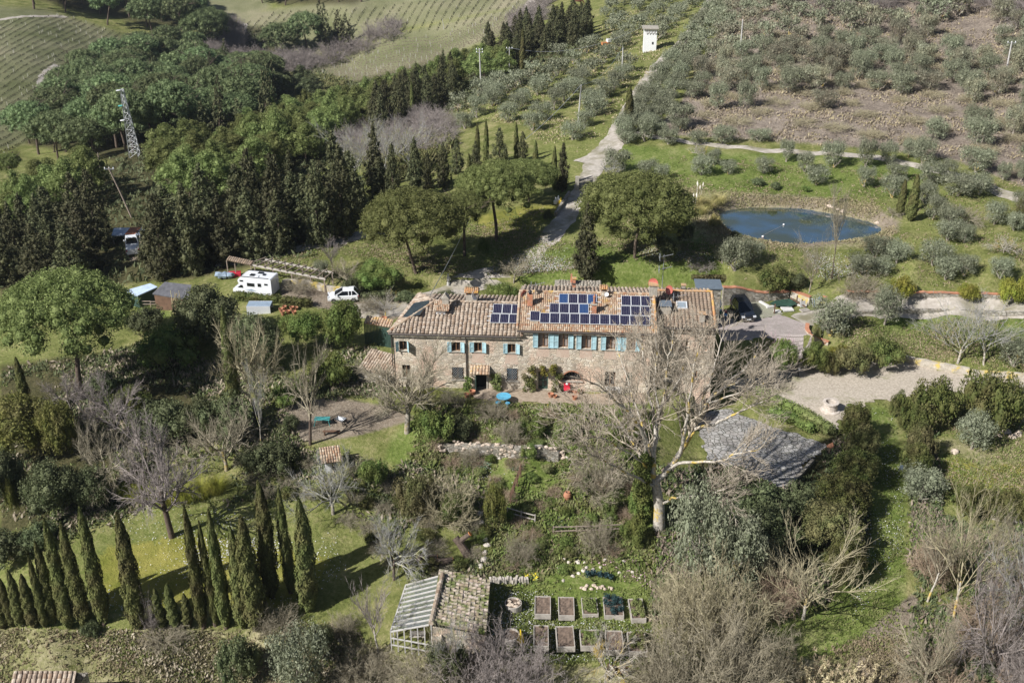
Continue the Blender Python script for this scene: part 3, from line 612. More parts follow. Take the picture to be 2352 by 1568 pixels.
def door(h, m='green_paint', lights=True):
    x0, x1, z0, z1 = h; mb = MB(); y = .2; z0 = 0.0
    for a, b in ((x0, (x0 + x1) / 2 - .01), ((x0 + x1) / 2 + .01, x1)):
        for c, d, e, f in ((a, a + .09, z0, z1), (b - .09, b, z0, z1), (a + .09, b - .09, z0, z0 + .35), (a + .09, b - .09, z1 - .12, z1), (a + .09, b - .09, 1.0, 1.08)): mb.box(c, d, y, y + .06, e, f)
    d_ = mb.build('door', MATS[m], house); MB().box(x0, x1, y + .07, y + .09, z0, z1).build('pane', MATS['pane_dark'], d_)
    MB().tube([((x0 + x1) / 2 + .05, y - .05, 1.0), ((x0 + x1) / 2 + .05, y - .05, 1.14)], .02, 6).build('handle', MATS['galvanised'], d_)
    return d_
door(loB[0])
h = loA[2]; mb = MB(); mb.box(h[0] + .05, h[0] + .11, -.75, .2, 0, h[3] - .1); mb.build('door', MATS['green_paint'], house)
MB().box(h[0], h[1], .36, .4, 0, h[3]).build('doorway', MATS['dark_interior'], house)
MB().box(h[0] - .14, h[0], -.06, .02, 0, h[3]).box(h[1], h[1] + .14, -.06, .02, 0, h[3]).box(h[0] - .14, h[1] + .14, -.06, .02, h[3] + .001, h[3] + .14).build('door_frame', MATS['plaster_grey'], house)
# arched opening: dark recess, arch ring of bricks filling the corners
x0, x1, z0, z1 = loB[1]; cx = (x0 + x1) / 2; R = (x1 - x0) / 2; hgt = z1 - z0; mb = MB(); n = 14
for i in range(n):
    a0, a1 = pi * i / n, pi * (i + 1) / n; xa, xb = cx - R * cos(a0), cx - R * cos(a1); za, zb = z0 + hgt * sin(a0) * .97, z0 + hgt * sin(a1) * .97
    mb.add([(xa, -.004, za), (xb, -.004, zb), (xb, -.004, z1 + .003), (xa, -.004, z1 + .003), (xa, .35, za), (xb, .35, zb)], [(0, 1, 2, 3), (0, 4, 5, 1)])
mb.build('arch', MATS['house_stone'], house)
mb = MB()
for i in range(n):
    a0, a1 = pi * i / n, pi * (i + 1) / n; vs = []
    for a in (a0 + .02, a1 - .02):
        for rr in (1.0, 1.14): vs.append((cx - R * rr * cos(a), -.03, z0 + hgt * rr * sin(a) * .97))
    mb.add(vs, [(0, 2, 3, 1)])
mb.build('brick_arch', MATS['brick'], house)
MB().box(x0, x1, .3, .34, z0, z1).build('pane', MATS['tinted'], house)
g = MB()
for i in range(7): t = (i + .5) / 7; g.bar((x0 + t * 2 * R, .1, z0), (x0 + t * 2 * R, .1, z0 + hgt * .95 * math.sqrt(max(0, 1 - (2 * t - 1) ** 2))), .035)
g.bar((x0, .1, z0 + .35), (x1, .1, z0 + .35), .035); g.build('grille', MATS['iron'], house)
MB().box(x0 - .15, x1 + .15, -.12, .1, z0 - .1, z0 - .002).build('sill', MATS['plaster_grey'], house)
# red brick panels below the upper windows
rough_mat('faded_brick', (.46, .34, .26), (.62, .48, .38), 8, .95, c=(.6, .5, .4), cscale=1.5)
for h, e, lo in [(h, .2, 1.0) for h in upB] + [(upA[2], .3, 1.2), (upA[3], .3, 1.2)]:
    MB().add([(h[0] - e, -.006, h[2] - lo), (h[1] + e, -.006, h[2] - lo - .05), (h[1] + e / 2, -.006, h[2] - .14), (h[0] - e / 2, -.006, h[2] - .14)], [(0, 1, 2, 3)]).build('brick_panel', MATS['faded_brick'], house)
# tiled canopy over the door
h = loA[2]; a = fy(1081, 838, 0)[0]; b = fy(1125, 838, 0)[0]; zt = fy(1100, 838, 0)[1]; sl = .55; v_, n2 = slope(sl); Lc = 1.0
can = tile_roof('canopy', MATS['tiles_main'], house, (a, -.95, zt - sl * .93), (1, 0, 0), v_, n2, b - a, 1.05, .3, .33, r=.1)
[MB().bar((q_, -.85, zt - .75), (q_, -.02, zt - 1.2), .09).build('bracket', MATS['wood_brown'], can) for q_ in (a + .1, b - .1)]
# ---- chimneys on the roofs
def chimney(roof, px0, px1, pyt, pyb, z0, sl, y0, m, hat=None, dpt=.5, hatm='tiles_orange', flue=True):
    p = frf((px0 + px1) / 2, pyb, z0, sl, y0); k = scale_at(HO + HX * p[0] + HY * p[1] + np.array([0, 0, p[2]])); w = (px1 - px0) / k; hh = (pyb - pyt) / k / .905
    x, y, z = p; mb = MB().box(x - w / 2, x + w / 2, y, y + dpt, z - .4, z + hh * .92); c = mb.build('chimney', MATS[m], roof)
    MB().box(x - w / 2 - .07, x + w / 2 + .07, y - .07, y + dpt + .07, z - .05, z + .08).build('flashing', MATS['gutter_metal'], c)
    if hat == 'slab': MB().box(x - w / 2 - .08, x + w / 2 + .08, y - .08, y + dpt + .08, z + hh * .923, z + hh).build('cap', MATS[hatm], c)
    if hat == 'tiles':
        b = MB(); zz = z + hh * .92
        for xx in (x - w / 2 + .06, x + w / 2 - .06):
            for yy in (y + .06, y + dpt - .06): b.box(xx - .05, xx + .05, yy - .05, yy + .05, zz + .001, zz + .25)
        b.build('posts', MATS['brick'], c)
        b = MB(); yy = y + dpt / 2; hw = w / 2 + .15
        for sg in (-1, 1):
            tiles(b, (x - hw, yy + sg * (dpt / 2 + .15), zz + .26), (1, 0, 0), np.array([0, -sg * .9, .43]), np.array([0, sg * .43, .9]), 2 * hw, dpt / 2 + .2, .2, .22, r=.09)
        b.box(x - hw, x + hw, y - .1, y + dpt + .1, zz + .22, zz + .27); b.build('cap', MATS[hatm], c)
    return c, (x, y, z, w, hh)
bA = (zA, SA, yA); bB = (zB, SB, yB); bC = (zC, SC, yC)
c_, q = chimney(roofA, 1016, 1031, 684, 715, *bA, 'plaster_grey', None, .5)
x, y, z, w, hh = q; MB().add([(x - w / 2 - .08, y - .05, z + hh * .9), (x + w / 2 + .08, y - .05, z + hh * .9), (x, y - .05, z + hh * 1.3), (x - w / 2 - .08, y + .6, z + hh * .9), (x + w / 2 + .08, y + .6, z + hh * .9), (x, y + .6, z + hh * 1.3)], [(0, 1, 2), (3, 5, 4), (0, 2, 5, 3), (1, 4, 5, 2), (0, 3, 4, 1)]).build('cap', MATS['plaster_grey'], c_)
c_, q = chimney(roofA, 1002, 1023, 711, 723, *bA, 'white_paint', None, .7)
x, y, z, w, hh = q; v_, n2 = slope(.4); b = MB(); b.box(x - w / 2 - .2, x + w / 2 + .35, y - .2, y + .95, z + hh * .95 - .05, z + hh * .95 + .02)
tiles(b, (x - w / 2 - .25, y - .25, z + hh * .97), (1, 0, 0), v_, n2, w + .6, 1.3, .17, .24, r=.075); b.build('cap', MATS['tiles_main'], c_)
c_, q = chimney(roofA, 1070, 1097, 676, 694, *bA, 'plaster_grey', 'tiles', .9)
c_, q = chimney(roofB, 1211, 1223, 676, 705, *bB, 'brick', None, .5); x, y, z, w, hh = q
MB().lathe([(.13, 0), (.13, .2), (.2, .22), (.2, .3), (.1, .42), (.0, .5)], 10, (x, y + .25, z + hh * .92)).build('pot', MATS['iron'], c_)
c_, q = chimney(roofB, 1359, 1369.5, 699, 722, *bB, 'brick', 'slab', .45, 'plaster_grey'); x, y, z, w, hh = q
MB().lathe([(.13, 0), (.14, .06), (.11, .1), (.11, .65), (.15, .68), (.15, .74), (.05, .8), (.04, .95), (0, 1.0)], 10, (x, y + .22, z + hh)).build('pot', MATS['terracotta'], c_)
c_, q = chimney(roofB, 1380, 1392, 668, 681, *bB, 'house_stone', 'tiles', .6)
c_, q = chimney(roofB, 1491, 1509, 655, 683, *bB, 'plaster_grey', 'slab', .7, 'tiles_orange')
chimney(roofB, 1315, 1322, 640, 652, zBr, .0, yBr + 4, 'brick', 'slab', .4)
c_, q = chimney(house, 1607, 1618, 720, 743, *bC, 'plaster_grey', 'slab', .45, 'tiles_orange'); c_.name = 'chimney'
c_, q = chimney(house, 1566, 1574, 655, 664, zCr, .0, yCr + 1, 'plaster_grey', 'slab', .4, 'tiles_orange')
# dormer box and roof window on the right roof
p = frf(1528, 724, *bC); x, y, z = p; MB().box(x - .5, x + .5, y, y + 1.2, z - .2, z + .95).build('dormer', MATS['plaster_grey'], house)
MB().box(x - .58, x + .58, y - .1, y + 1.3, z + .953, z + 1.0).build('dormer_roof', MATS['slate_sheet' if 'slate_sheet' in MATS else 'iron'], house)
p0 = frf(1554, 711, *bC); p1 = frf(1577, 696, *bC); Lw = (p1[1] - p0[1]) * math.hypot(1, SC); wd = p1[0] - p0[0]
def on_slope(o, sl_v, sl_n, u0, u1, v0, v1, h0, h1, mb):
    o = np.array(o); vs = [o + np.array([u, 0, 0]) + sl_v * v + sl_n * hh_ for hh_ in (h0, h1) for v in (v0, v1) for u in (u0, u1)]
    return mb.add(vs, [(0, 2, 3, 1), (4, 5, 7, 6), (0, 1, 5, 4), (2, 6, 7, 3), (0, 4, 6, 2), (1, 3, 7, 5)])
mb = MB(); f = .1
for a in ((0, wd, 0, f), (0, wd, Lw - f, Lw), (0, f, f, Lw - f), (wd - f, wd, f, Lw - f)): on_slope(p0, vC, nC, *a, .02, .24, mb)
sk = mb.build('roof_window', MATS['alu'], house); on_slope(p0, vC, nC, f, wd - f, f, Lw - f, .16, .2, MB()).build('pane', glass_mat('sky_pane', (.25, .3, .34), .05), sk)
# ---- solar panels
def solar(pts, base, vv, nn, lift=.2, mat_='solar_cells'):
    """pts: lower-left and upper-right survey points of one module on the roof plane"""
    a = frf(*pts[0], *base, off=lift); b = frf(*pts[1], *base, off=lift); vl = (b[1] - a[1]) * math.hypot(1, base[1]); w = b[0] - a[0]; e = .035
    mb = MB()
    for q in ((0, w, 0, e), (0, w, vl - e, vl), (0, e, e, vl - e), (w - e, w, e, vl - e)): on_slope(a, vv, nn, *q, -.02, .03, mb)
    s_ = mb.build('solar_panel', MATS['alu'], house)
    me = MB(); me.box(0, w - 2 * e - .004, 0, vl - 2 * e - .004, 0, .02)
    c = me.build('cells', MATS[mat_], s_); o_ = a + np.array([e + .002, 0, 0]) + vv * (e + .002) + nn * -.0
    c.location = [float(t) for t in o_]; c.rotation_euler = (math.atan(base[1]), 0, 0)
def pgrid(x0, x1, n, ytop, ybot, skew, base, vv, nn, dy=0.0, blues=(), xt=None):
    """a row of n modules: x0..x1 along the lower edge, xt offset of the upper edge, dy drop towards the right"""
    a = frf(x0, ybot, *base, off=.2); b = frf(x1, ybot + dy, *base, off=.2); t = frf(x0 + skew, ytop, *base, off=.2); vl = (t[1] - a[1]) * math.hypot(1, base[1]); w = (b[0] - a[0]) / n; e = .035
    for i in range(n):
        o = np.array([a[0] + i * w, a[1], a[2]]); mb = MB(); ww = w - .02
        for q in ((0, ww, 0, e), (0, ww, vl - e, vl), (0, e, e, vl - e), (ww - e, ww, e, vl - e)): on_slope(o, vv, nn, *q, -.02, .03, mb)
        s_ = mb.build('solar_panel', MATS['alu'], house); me = MB(); me.box(0, ww - 2 * e - .004, 0, vl - 2 * e - .004, 0, .02)
        c = me.build('cells', MATS['solar_cells_blue' if i in blues else 'solar_cells'], s_); o_ = o + np.array([e + .002, 0, 0]) + vv * (e + .002)
        c.location = [float(t_) for t_ in o_]; c.rotation_euler = (math.atan(base[1]), 0, 0)
    mb = MB()
    for v in (.25, .75): on_slope(a, vv, nn, -.35, n * w + .35, vl * v, vl * v + .05, -.12, -.03, mb)
    mb.build('mounting_rail', MATS['alu'], house)
# left roof, six modules
pgrid(1125.5, 1190, 3, 720.5, 741, 6, bA, vA, nA, .6); pgrid(1131.5, 1196, 3, 698, 719.5, 6, bA, vA, nA, .6)
# main roof
pgrid(1217, 1240, 1, 714.5, 736.5, 4, bB, vB, nB, .2)
pgrid(1239.5, 1493.5, 11, 718.5, 741.5, 3, bB, vB, nB, 8)
pgrid(1262, 1352.5, 4, 696.5, 718, 3, bB, vB, nB, 3, blues=(3,))
pgrid(1283.5, 1371.5, 4, 674.5, 696, 2.5, bB, vB, nB, 3, blues=(0, 3))
pgrid(1426.5, 1494.5, 3, 702.5, 725, 1, bB, vB, nB, 1.6); pgrid(1427.5, 1494.8, 3, 679, 701.3, 1, bB, vB, nB, 1.6)
# thermal collector on the hip slope
def onpl(px, py, off=.15):
    d = dl(px, py); o = org + nd * off; t = ((o - CLl) @ nd) / (d @ nd); return CLl + d * t
q4 = [onpl(924, 728), onpl(964, 721), onpl(990, 688), onpl(970, 690)]
q4[3] = q4[0] + (q4[2] - q4[1])
for k in range(3):
    a0, a1 = k / 3 + .01, (k + 1) / 3 - .01; L4 = [q4[0] + (q4[3] - q4[0]) * a0, q4[1] + (q4[2] - q4[1]) * a0, q4[1] + (q4[2] - q4[1]) * a1, q4[0] + (q4[3] - q4[0]) * a1]
    MB().add(L4 + [v - nd * .1 for v in L4], [(0, 1, 2, 3), (4, 7, 6, 5)] + [(i, 4 + i, 4 + (i + 1) % 4, (i + 1) % 4) for i in range(4)]).build('solar_collector', MATS['absorber'], house)
# dishes and aerials
def dish(px, py, z0, sl, y0, m, r=.42, up=.7, face=(-.2, -.9, .35)):
    p = frf(px, py, z0, sl, y0); mb = MB(); base = Vector(p.tolist()); c = base + Vector((0, 0, up)); f = Vector(face).normalized(); M = Matrix.Translation(c) @ f.to_track_quat('Z', 'Y').to_matrix().to_4x4(); s0 = len(mb.V)
    prof = [(0.001, 0), (r * .5, .03), (r * .85, .09), (r, .13), (r, .15), (r * .85, .11), (r * .5, .05), (.001, .02)]; mb.lathe(prof, 18); mb.V = [tuple(M @ Vector(v)) for v in mb.V]
    o = mb.build('satellite_dish', m, house); MB().tube([base, c - f * .02], .03, 6).tube([c, c + f * .35 + Vector((0, 0, -.15))], .015, 5).build('mast', MATS['galvanised'], o)
dish(1089, 694, *bA, MATS['white_paint'], .45, .75, (.75, -.6, .25)); dish(1201, 692, zA, SA, yA, MATS['dish_red'], .42, .75, (.85, -.5, .2)); dish(1393, 684, *bB, MATS['white_paint'], .22, .4)
dish(1500, 672, *bB, MATS['dish_red'], .5, 1.0, (-.4, -.85, .3)); dish(1538, 682, *bC, MATS['dish_red'], .46, .75, (-.7, -.65, .3))
def aerial(px, py, pytop, z0, sl, y0, n=2):
    p = frf(px, py, z0, sl, y0); hh = (py - pytop) / 23 / .9; x, y, z = p; mb = MB().tube([(x, y, z), (x, y, z + hh)], .035, 6)
    for k in range(n):
        zz = z + hh - .15 - 1.3 * k if n > 1 else z + hh - .2; mb.tube([(x - .5, y - .2, zz - .1), (x + .9, y + .25, zz + .1)], .025, 5)
        for t in np.linspace(-.45, .85, 7): mb.tube([(x + t - .08, y - .3 + t * .3, zz + t * .13 + .12), (x + t + .08, y + .35 + t * .3, zz + t * .13 - .12)], .015, 4)
        mb.box(x - .45, x - .4, y - .5, y + .1, zz - .35, zz + .25)
    mb.build('antenna', MATS['galvanised'], house)
aerial(1520, 668, 588, *bC, n=2); aerial(1230, 678, 650, *bB, n=1); aerial(1556, 690, 676, *bC, n=1)

# ---- rear outbuilding with the stone slab roof
p0 = fz(1273, 667, 2.6); p1 = fz(1382, 664, 2.6); wO = thing('stone_outbuilding', 'low outbuilding with a stone slab roof behind the farmhouse ridge', 'outbuilding', HO + HX * p0[0] + HY * (p0[1]), HA)
Wd = p1[0] - p0[0]; v_, n2 = slope(.3); MB().box(.2, Wd - .2, .2, 2.9, -3, 1.5).build('wall', MATS['rubble_stone'], wO)
zt = 2.6; o_ = tile_roof('roof', MATS['stone_slabs'], wO, (0, 0, 1.6), (1, 0, 0), v_, n2, Wd, 3.2, .33, .36, lambda u, v: u > v * .15 and u < Wd - (3.2 - v) * .05, r=.14, jit=.06, step=.05)
MB().box(1.9, 2.3, 2.1, 2.5, 2.0, 3.2).box(1.75, 1.95, 2.5, 2.7, 2.0, 3.5).build('chimney', MATS['brick'], o_)

# ---- lean-to sheds left of the house
def quad_thing(name, label, cat, pts, z, drop=2.2, m='tiles_old', slab=.12, wm='rubble_stone', part='roof', wall=True, legs=False):
    q = [at_z(px, py, zz) for (px, py), zz in zip(pts, z)]; g = hz(*np.mean(q, 0)[:2]); o = np.array([q[0][0], q[0][1], g]); t = thing(name, label, cat, o)
    L = [p - o for p in q]; MB().add([tuple(p) for p in L] + [(p[0], p[1], p[2] - slab) for p in L], [(0, 1, 2, 3), (4, 7, 6, 5)] + [(i, 4 + i, 4 + (i + 1) % 4, (i + 1) % 4) for i in range(4)]).build(part, MATS[m], t)
    c = np.mean(L, 0); I = [c + (p - c) * .93 for p in L]; mb = MB()
    if wall:
        mb.add([(p[0], p[1], p[2] - slab + .02) for p in I] + [(p[0], p[1], -1.5) for p in I], [(i, 4 + i, 4 + (i + 1) % 4, (i + 1) % 4) for i in range(4)]); mb.build('wall', MATS[wm], t)
    elif legs:
        for p in I: mb2 = MB(); mb2.bar((p[0], p[1], p[2] - slab), (p[0], p[1], -.5), .12); mb2.build('post', MATS[wm], t)
    return t, L
# roof low on the left, planes tiled with real tiles
def tiled_quad(name, parent, a, b, c, m, pitch=.3, tl=.34, r=.11):
    """a lower-left, b lower-right, c upper-left in world coordinates relative to parent"""
    a, b, c = map(np.array, (a, b, c)); u = b - a; W_ = np.linalg.norm(u); u = u / W_; v = c - a; sh = v @ u; v = v - u * sh; L_ = np.linalg.norm(v); v = v / L_; n = np.cross(u, v); n *= np.sign(n[2])
    return tile_roof(name, m, parent, a + u * min(0, 0), u, v, n, W_, L_, pitch, tl, r=r)
a = at_z(822, 846, .9); b = at_z(905, 868, .9); c = at_z(852, 800, 2.0); t = thing('lean_to', 'low tiled lean-to roof against the left end of the farmhouse', 'shed', (a[0], a[1], -.6))
tiled_quad('roof', t, a - t.location, b - t.location, c - t.location, MATS['tiles_old'])
MB().add([tuple(Vector(p) - t.location) for p in (a, b, at_z(925, 822, 2.0), c)] + [tuple(Vector((p[0], p[1], -1)) - t.location) for p in (a, b, at_z(925, 822, 2.0), c)], [(0, 4, 5, 1), (1, 5, 6, 2), (2, 6, 7, 3), (3, 7, 4, 0)]).build('wall', MATS['rubble_stone'], t)
a = at_z(835, 742, 2.4); b = at_z(896, 752, 2.4); c = at_z(866, 728, 2.9); t = thing('small_shed', 'dark green gated shed with tiled roof at the left corner of the house', 'shed', (a[0], a[1], 0))
tiled_quad('roof', t, a - t.location, b - t.location, c - t.location, MATS['tiles_main'])
mb = MB(); av = Vector(a) - t.location; bv = Vector(b) - t.location
for k in range(18): p = av.lerp(bv, k / 18); q = av.lerp(bv, (k + .8) / 18); mb.add([(p.x, p.y + .1, -.6), (q.x, q.y + .1, -.6), (q.x, q.y + .1, 2.3), (p.x, p.y + .1, 2.3), (p.x, p.y + .16, -.6), (q.x, q.y + .16, -.6), (q.x, q.y + .16, 2.3), (p.x, p.y + .16, 2.3)], [(0, 1, 2, 3), (4, 7, 6, 5), (0, 3, 7, 4), (1, 5, 6, 2)])
mb.build('gate', MATS['green_paint'], t)
# ---------------------------------------------------------------- plant generators (each kind modelled once, copies share its mesh)
def rdirs(n, up=0.0):
    v = RNG.normal(size=(n, 3)); v[:, 2] += up; return v / np.linalg.norm(v, axis=1, keepdims=True)
def leafquads(C, Nn, size, asp=.6, tipup=None):
    """one small pointed leaf face at each centre C with normal Nn"""
    n = len(C); Nn = Nn / np.linalg.norm(Nn, axis=1, keepdims=True); r = RNG.normal(size=(n, 3)) if tipup is None else RNG.normal(size=(n, 3)) * .35 + np.array(tipup)
    u = r - (r * Nn).sum(1, keepdims=True) * Nn; u /= np.linalg.norm(u, axis=1, keepdims=True) + 1e-9; v = np.cross(Nn, u)
    s = (size * RNG.uniform(.6, 1.35, n))[:, None]; bend = Nn * s * .22
    P = np.stack([C - u * s - bend, C - v * s * asp, C + u * s - bend, C + v * s * asp], 1)
    return P.reshape(-1, 3)
def blob_pts(blobs, dens, lo=.72, up=0.0, squ=None):
    """points in the outer shell of a set of ellipsoids, more on the big ones; returns centres and outward normals"""
    Cs, Ns = [], []
    for b in blobs:
        c = np.array(b[:3]); r = np.array(b[3:6]) if len(b) > 5 else np.array([b[3]] * 3)
        n = max(4, int(dens * (r[0] * r[1] * r[2]) ** (2 / 3))); d = rdirs(n, up); rad = (lo + (1 - lo) * RNG.random(n) ** .6)[:, None]
        Cs.append(c + d * r * rad); nn = d / r; Ns.append(nn / np.linalg.norm(nn, axis=1, keepdims=True))
    return np.concatenate(Cs), np.concatenate(Ns)
def core_mesh(blobs, k=.78, nu=7, nv=4):
    V, F = [], []; k = k * .8
    for b in blobs:
        c = b[:3]; r = b[3:6] if len(b) > 5 else [b[3]] * 3; s = len(V)
        for i in range(nv + 1):
            t = pi * i / nv
            for j in range(nu):
                a = 2 * pi * j / nu; q = k * random.uniform(.82, 1.1); V.append((c[0] + r[0] * q * sin(t) * cos(a), c[1] + r[1] * q * sin(t) * sin(a), c[2] + r[2] * q * cos(t)))
        for i in range(nv):
            for j in range(nu): p = s + i * nu + j; q = s + i * nu + (j + 1) % nu; F.append([p, q, q + nu, p + nu])
    return np.array(V), np.array(F)
def leaf_mesh(name, blobs, dens, size, lo=.7, up=0.0, mixn=.6, asp=.6, core=.7, tipup=None, extra=None):
    C, Nn = blob_pts(blobs, dens, lo * .85, up); Nn = Nn * mixn + rdirs(len(C)) * (1 - mixn) * 1.2
    V = leafquads(C, Nn, size, asp, tipup)
    if extra is not None: V = np.concatenate([V, extra])
    F = np.arange(len(V)).reshape(-1, 4)
    if core:
        cv_, cf = core_mesh(blobs, core); F = np.concatenate([F, cf + len(V)]); V = np.concatenate([V, cv_])
    return make_mesh(name, V, F)
def wander(p, d, L, n, w, droop=0.0):
    pts = [np.array(p, float)]; d = np.array(d, float); d /= np.linalg.norm(d)
    for i in range(n):
        d = d + RNG.normal(size=3) * w; d[2] += droop; d /= np.linalg.norm(d); pts.append(pts[-1] + d * L / n)
    return pts, d
class Tubes:
    def __init__(s): s.V = []; s.F = []; s.n = 0
    def add(s, pts, r0, r1, k):
        P = np.array(pts); m = len(P); T = np.gradient(P, axis=0); T /= np.linalg.norm(T, axis=1, keepdims=True) + 1e-9
        ref = np.array([.31, .17, .94]) if abs(T[0][2]) < .9 else np.array([1, .1, 0]); U = np.cross(T, ref); U /= np.linalg.norm(U, axis=1, keepdims=True) + 1e-9; Wv = np.cross(T, U)
        R = np.linspace(r0, r1, m)[:, None, None]; a = 2 * pi * np.arange(k) / k
        ring = P[:, None] + R * (U[:, None] * np.cos(a)[None, :, None] + Wv[:, None] * np.sin(a)[None, :, None])
        s.V.append(ring.reshape(-1, 3)); i = s.n + np.arange((m - 1) * k).reshape(m - 1, k); j = np.roll(i, -1, 1)
        s.F.append(np.stack([i, j, j + k, i + k], -1).reshape(-1, 4)); s.n += m * k
    def mesh(s, name): return make_mesh(name, np.concatenate(s.V), np.concatenate(s.F), True)
def grow(T, p, d, L, r, lev, par, out=None):
    """recursive branch; par: kids, spread, shrink, wob, droop, minr"""
    n = 5 if lev > 1 else 3; pts, de = wander(p, d, L, n, par['wob'], par['droop'])
    r1 = r * par.get('taper', .45) if lev > 0 else r * .3
    T.add(pts, r, r1, 6 if r > .09 else 4 if r > .03 else 3)
    if lev == 0:
        if out is not None: out.append(pts[-1])
        return
    kids = par['kids'][len(par['kids']) - lev] if lev <= len(par['kids']) else 3
    for q in range(kids):
        t = (q + RNG.uniform(.2, 1.0)) / kids * (1 - par['bare']) + par['bare']; f = t * n; i = min(int(f), n - 1); b = pts[i] + (pts[i + 1] - pts[i]) * (f - i)
        ax = pts[i + 1] - pts[i]; ax = ax / np.linalg.norm(ax); rd = RNG.normal(size=3); rd -= ax * (rd @ ax); rd /= np.linalg.norm(rd)
        a = par['spread'] * RNG.uniform(.65, 1.25); nd = ax * cos(a) + rd * sin(a); nd[2] += par['up']
        grow(T, b, nd, L * par['shrink'] * RNG.uniform(.7, 1.2) * (1.1 - .35 * t), max(r * (.62 - .25 * t), par['minr']), lev - 1, par, out)
    if lev > 0: grow(T, pts[-1], de, L * par['shrink'] * .9, r1, lev - 1, par, out)
# materials
leaf_mat('pine_leaf', (.115, .145, .04), (.3, .33, .12), (.14, .17, .05), spread=.4, transl=.3)
leaf_mat('pine_far_leaf', (.1, .135, .055), (.26, .31, .14), (.11, .145, .065), spread=.4, transl=.25)
leaf_mat('cypress_leaf', (.065, .08, .022), (.2, .21, .07), (.13, .11, .045), spread=.3, transl=.1)
leaf_mat('darkcypress_leaf', (.035, .042, .018), (.13, .13, .06), (.1, .095, .045), spread=.35, transl=.1)
leaf_mat('olive_leaf', (.15, .165, .095), (.35, .36, .25), (.23, .25, .16), spread=.22, transl=.15)
leaf_mat('olive_dry_leaf', (.19, .19, .12), (.37, .37, .26), (.28, .24, .16), spread=.3, transl=.15)
leaf_mat('laurel_leaf', (.07, .11, .025), (.2, .26, .07), (.2, .2, .06), transl=.2)
leaf_mat('oak_leaf', (.06, .08, .03), (.18, .2, .1), (.11, .12, .055), transl=.15)
leaf_mat('yellowgreen_leaf', (.16, .19, .025), (.36, .35, .06), (.24, .2, .05), transl=.25)
leaf_mat('bamboo_leaf', (.09, .11, .025), (.26, .26, .07), (.17, .15, .06), transl=.2); leaf_mat('hedge_leaf', (.06, .085, .02), (.16, .17, .05), (.13, .11, .045), transl=.15)
leaf_mat('brownhedge_leaf', (.1, .09, .04), (.2, .17, .08), (.1, .12, .035), transl=.15)
leaf_mat('lawn_green_leaf', (.12, .165, .035), (.27, .31, .1), (.25, .24, .11), transl=.25)
leaf_mat('weed_leaf', (.11, .15, .04), (.28, .3, .11), (.27, .23, .13), transl=.25)
leaf_mat('drygrass_leaf', (.3, .25, .14), (.5, .42, .27), (.34, .26, .17), transl=.2)
leaf_mat('brush_leaf', (.22, .18, .13), (.42, .36, .27), (.34, .28, .2), transl=.1)
leaf_mat('reed_leaf', (.42, .34, .2), (.62, .54, .36), None, transl=.2)
leaf_mat('dusty_leaf', (.2, .16, .09), (.38, .31, .2), (.2, .19, .09), transl=.15); leaf_mat('pampas_leaf', (.3, .24, .09), (.5, .42, .2), (.24, .24, .07), transl=.2)
leaf_mat('kale_leaf', (.02, .045, .05), (.05, .1, .1), None, transl=.1)
plain_mat('plume', (.75, .7, .6), .9); plain_mat('blossom_white', (.8, .78, .78), .8); plain_mat('blossom_pink', (.62, .4, .46), .8); plain_mat('flower_yellow', (.75, .62, .05), .8)
rough_mat('bark_dark', (.07, .05, .04), (.16, .12, .09), 5, .95, coord='w'); rough_mat('bark_grey', (.24, .2, .16), (.4, .36, .3), 4, .95, c=(.45, .34, .1), cscale=.9, cpos=(.56, .64), coord='w')
rough_mat('bark_pale', (.27, .235, .19), (.62, .57, .49), 6, .95, c=(.55, .4, .1), cscale=.8, cpos=(.54, .62), coord='w')
rough_mat('twig_brown', (.22, .19, .13), (.42, .37, .27), 3, .95, coord='w', bumps=0); rough_mat('twig_mauve', (.22, .185, .17), (.38, .33, .3), 3, .95, coord='w', bumps=0)
rough_mat('twig_tan', (.3, .26, .15), (.52, .46, .31), 3, .95, coord='w', bumps=0); rough_mat('twig_russet', (.27, .19, .13), (.5, .39, .28), 3, .95, coord='w', bumps=0); rough_mat('twig_pale', (.33, .27, .2), (.56, .49, .39), 3, .95, coord='w', bumps=0); rough_mat('twig_grey', (.27, .26, .24), (.44, .43, .4), 3, .95, c=(.4, .38, .12), cscale=1.5, coord='w', bumps=0)
PROTO = {}
def trunk_pine(h, r, nb, spread, zc, seed=0):
    T = Tubes(); top, d = wander((0, 0, 0), (RNG.normal() * .08, RNG.normal() * .08, 1), h, 6, .07); T.add(top, r, r * .6, 8)
    for i in range(nb):
        a = 2 * pi * i / nb + RNG.uniform(-.3, .3); pts, _ = wander(top[-1 - (i % 2)], (cos(a), sin(a), .75), spread * RNG.uniform(.6, 1), 4, .12, -.03); T.add(pts, r * .38, r * .1, 5)
        for q in (2, 3): p2, _ = wander(pts[q], (cos(a + (q - 2.5) * 1.6), sin(a + (q - 2.5) * 1.6), .6), spread * .4, 3, .1); T.add(p2, r * .16, r * .05, 4)
    return T.mesh('trunk')
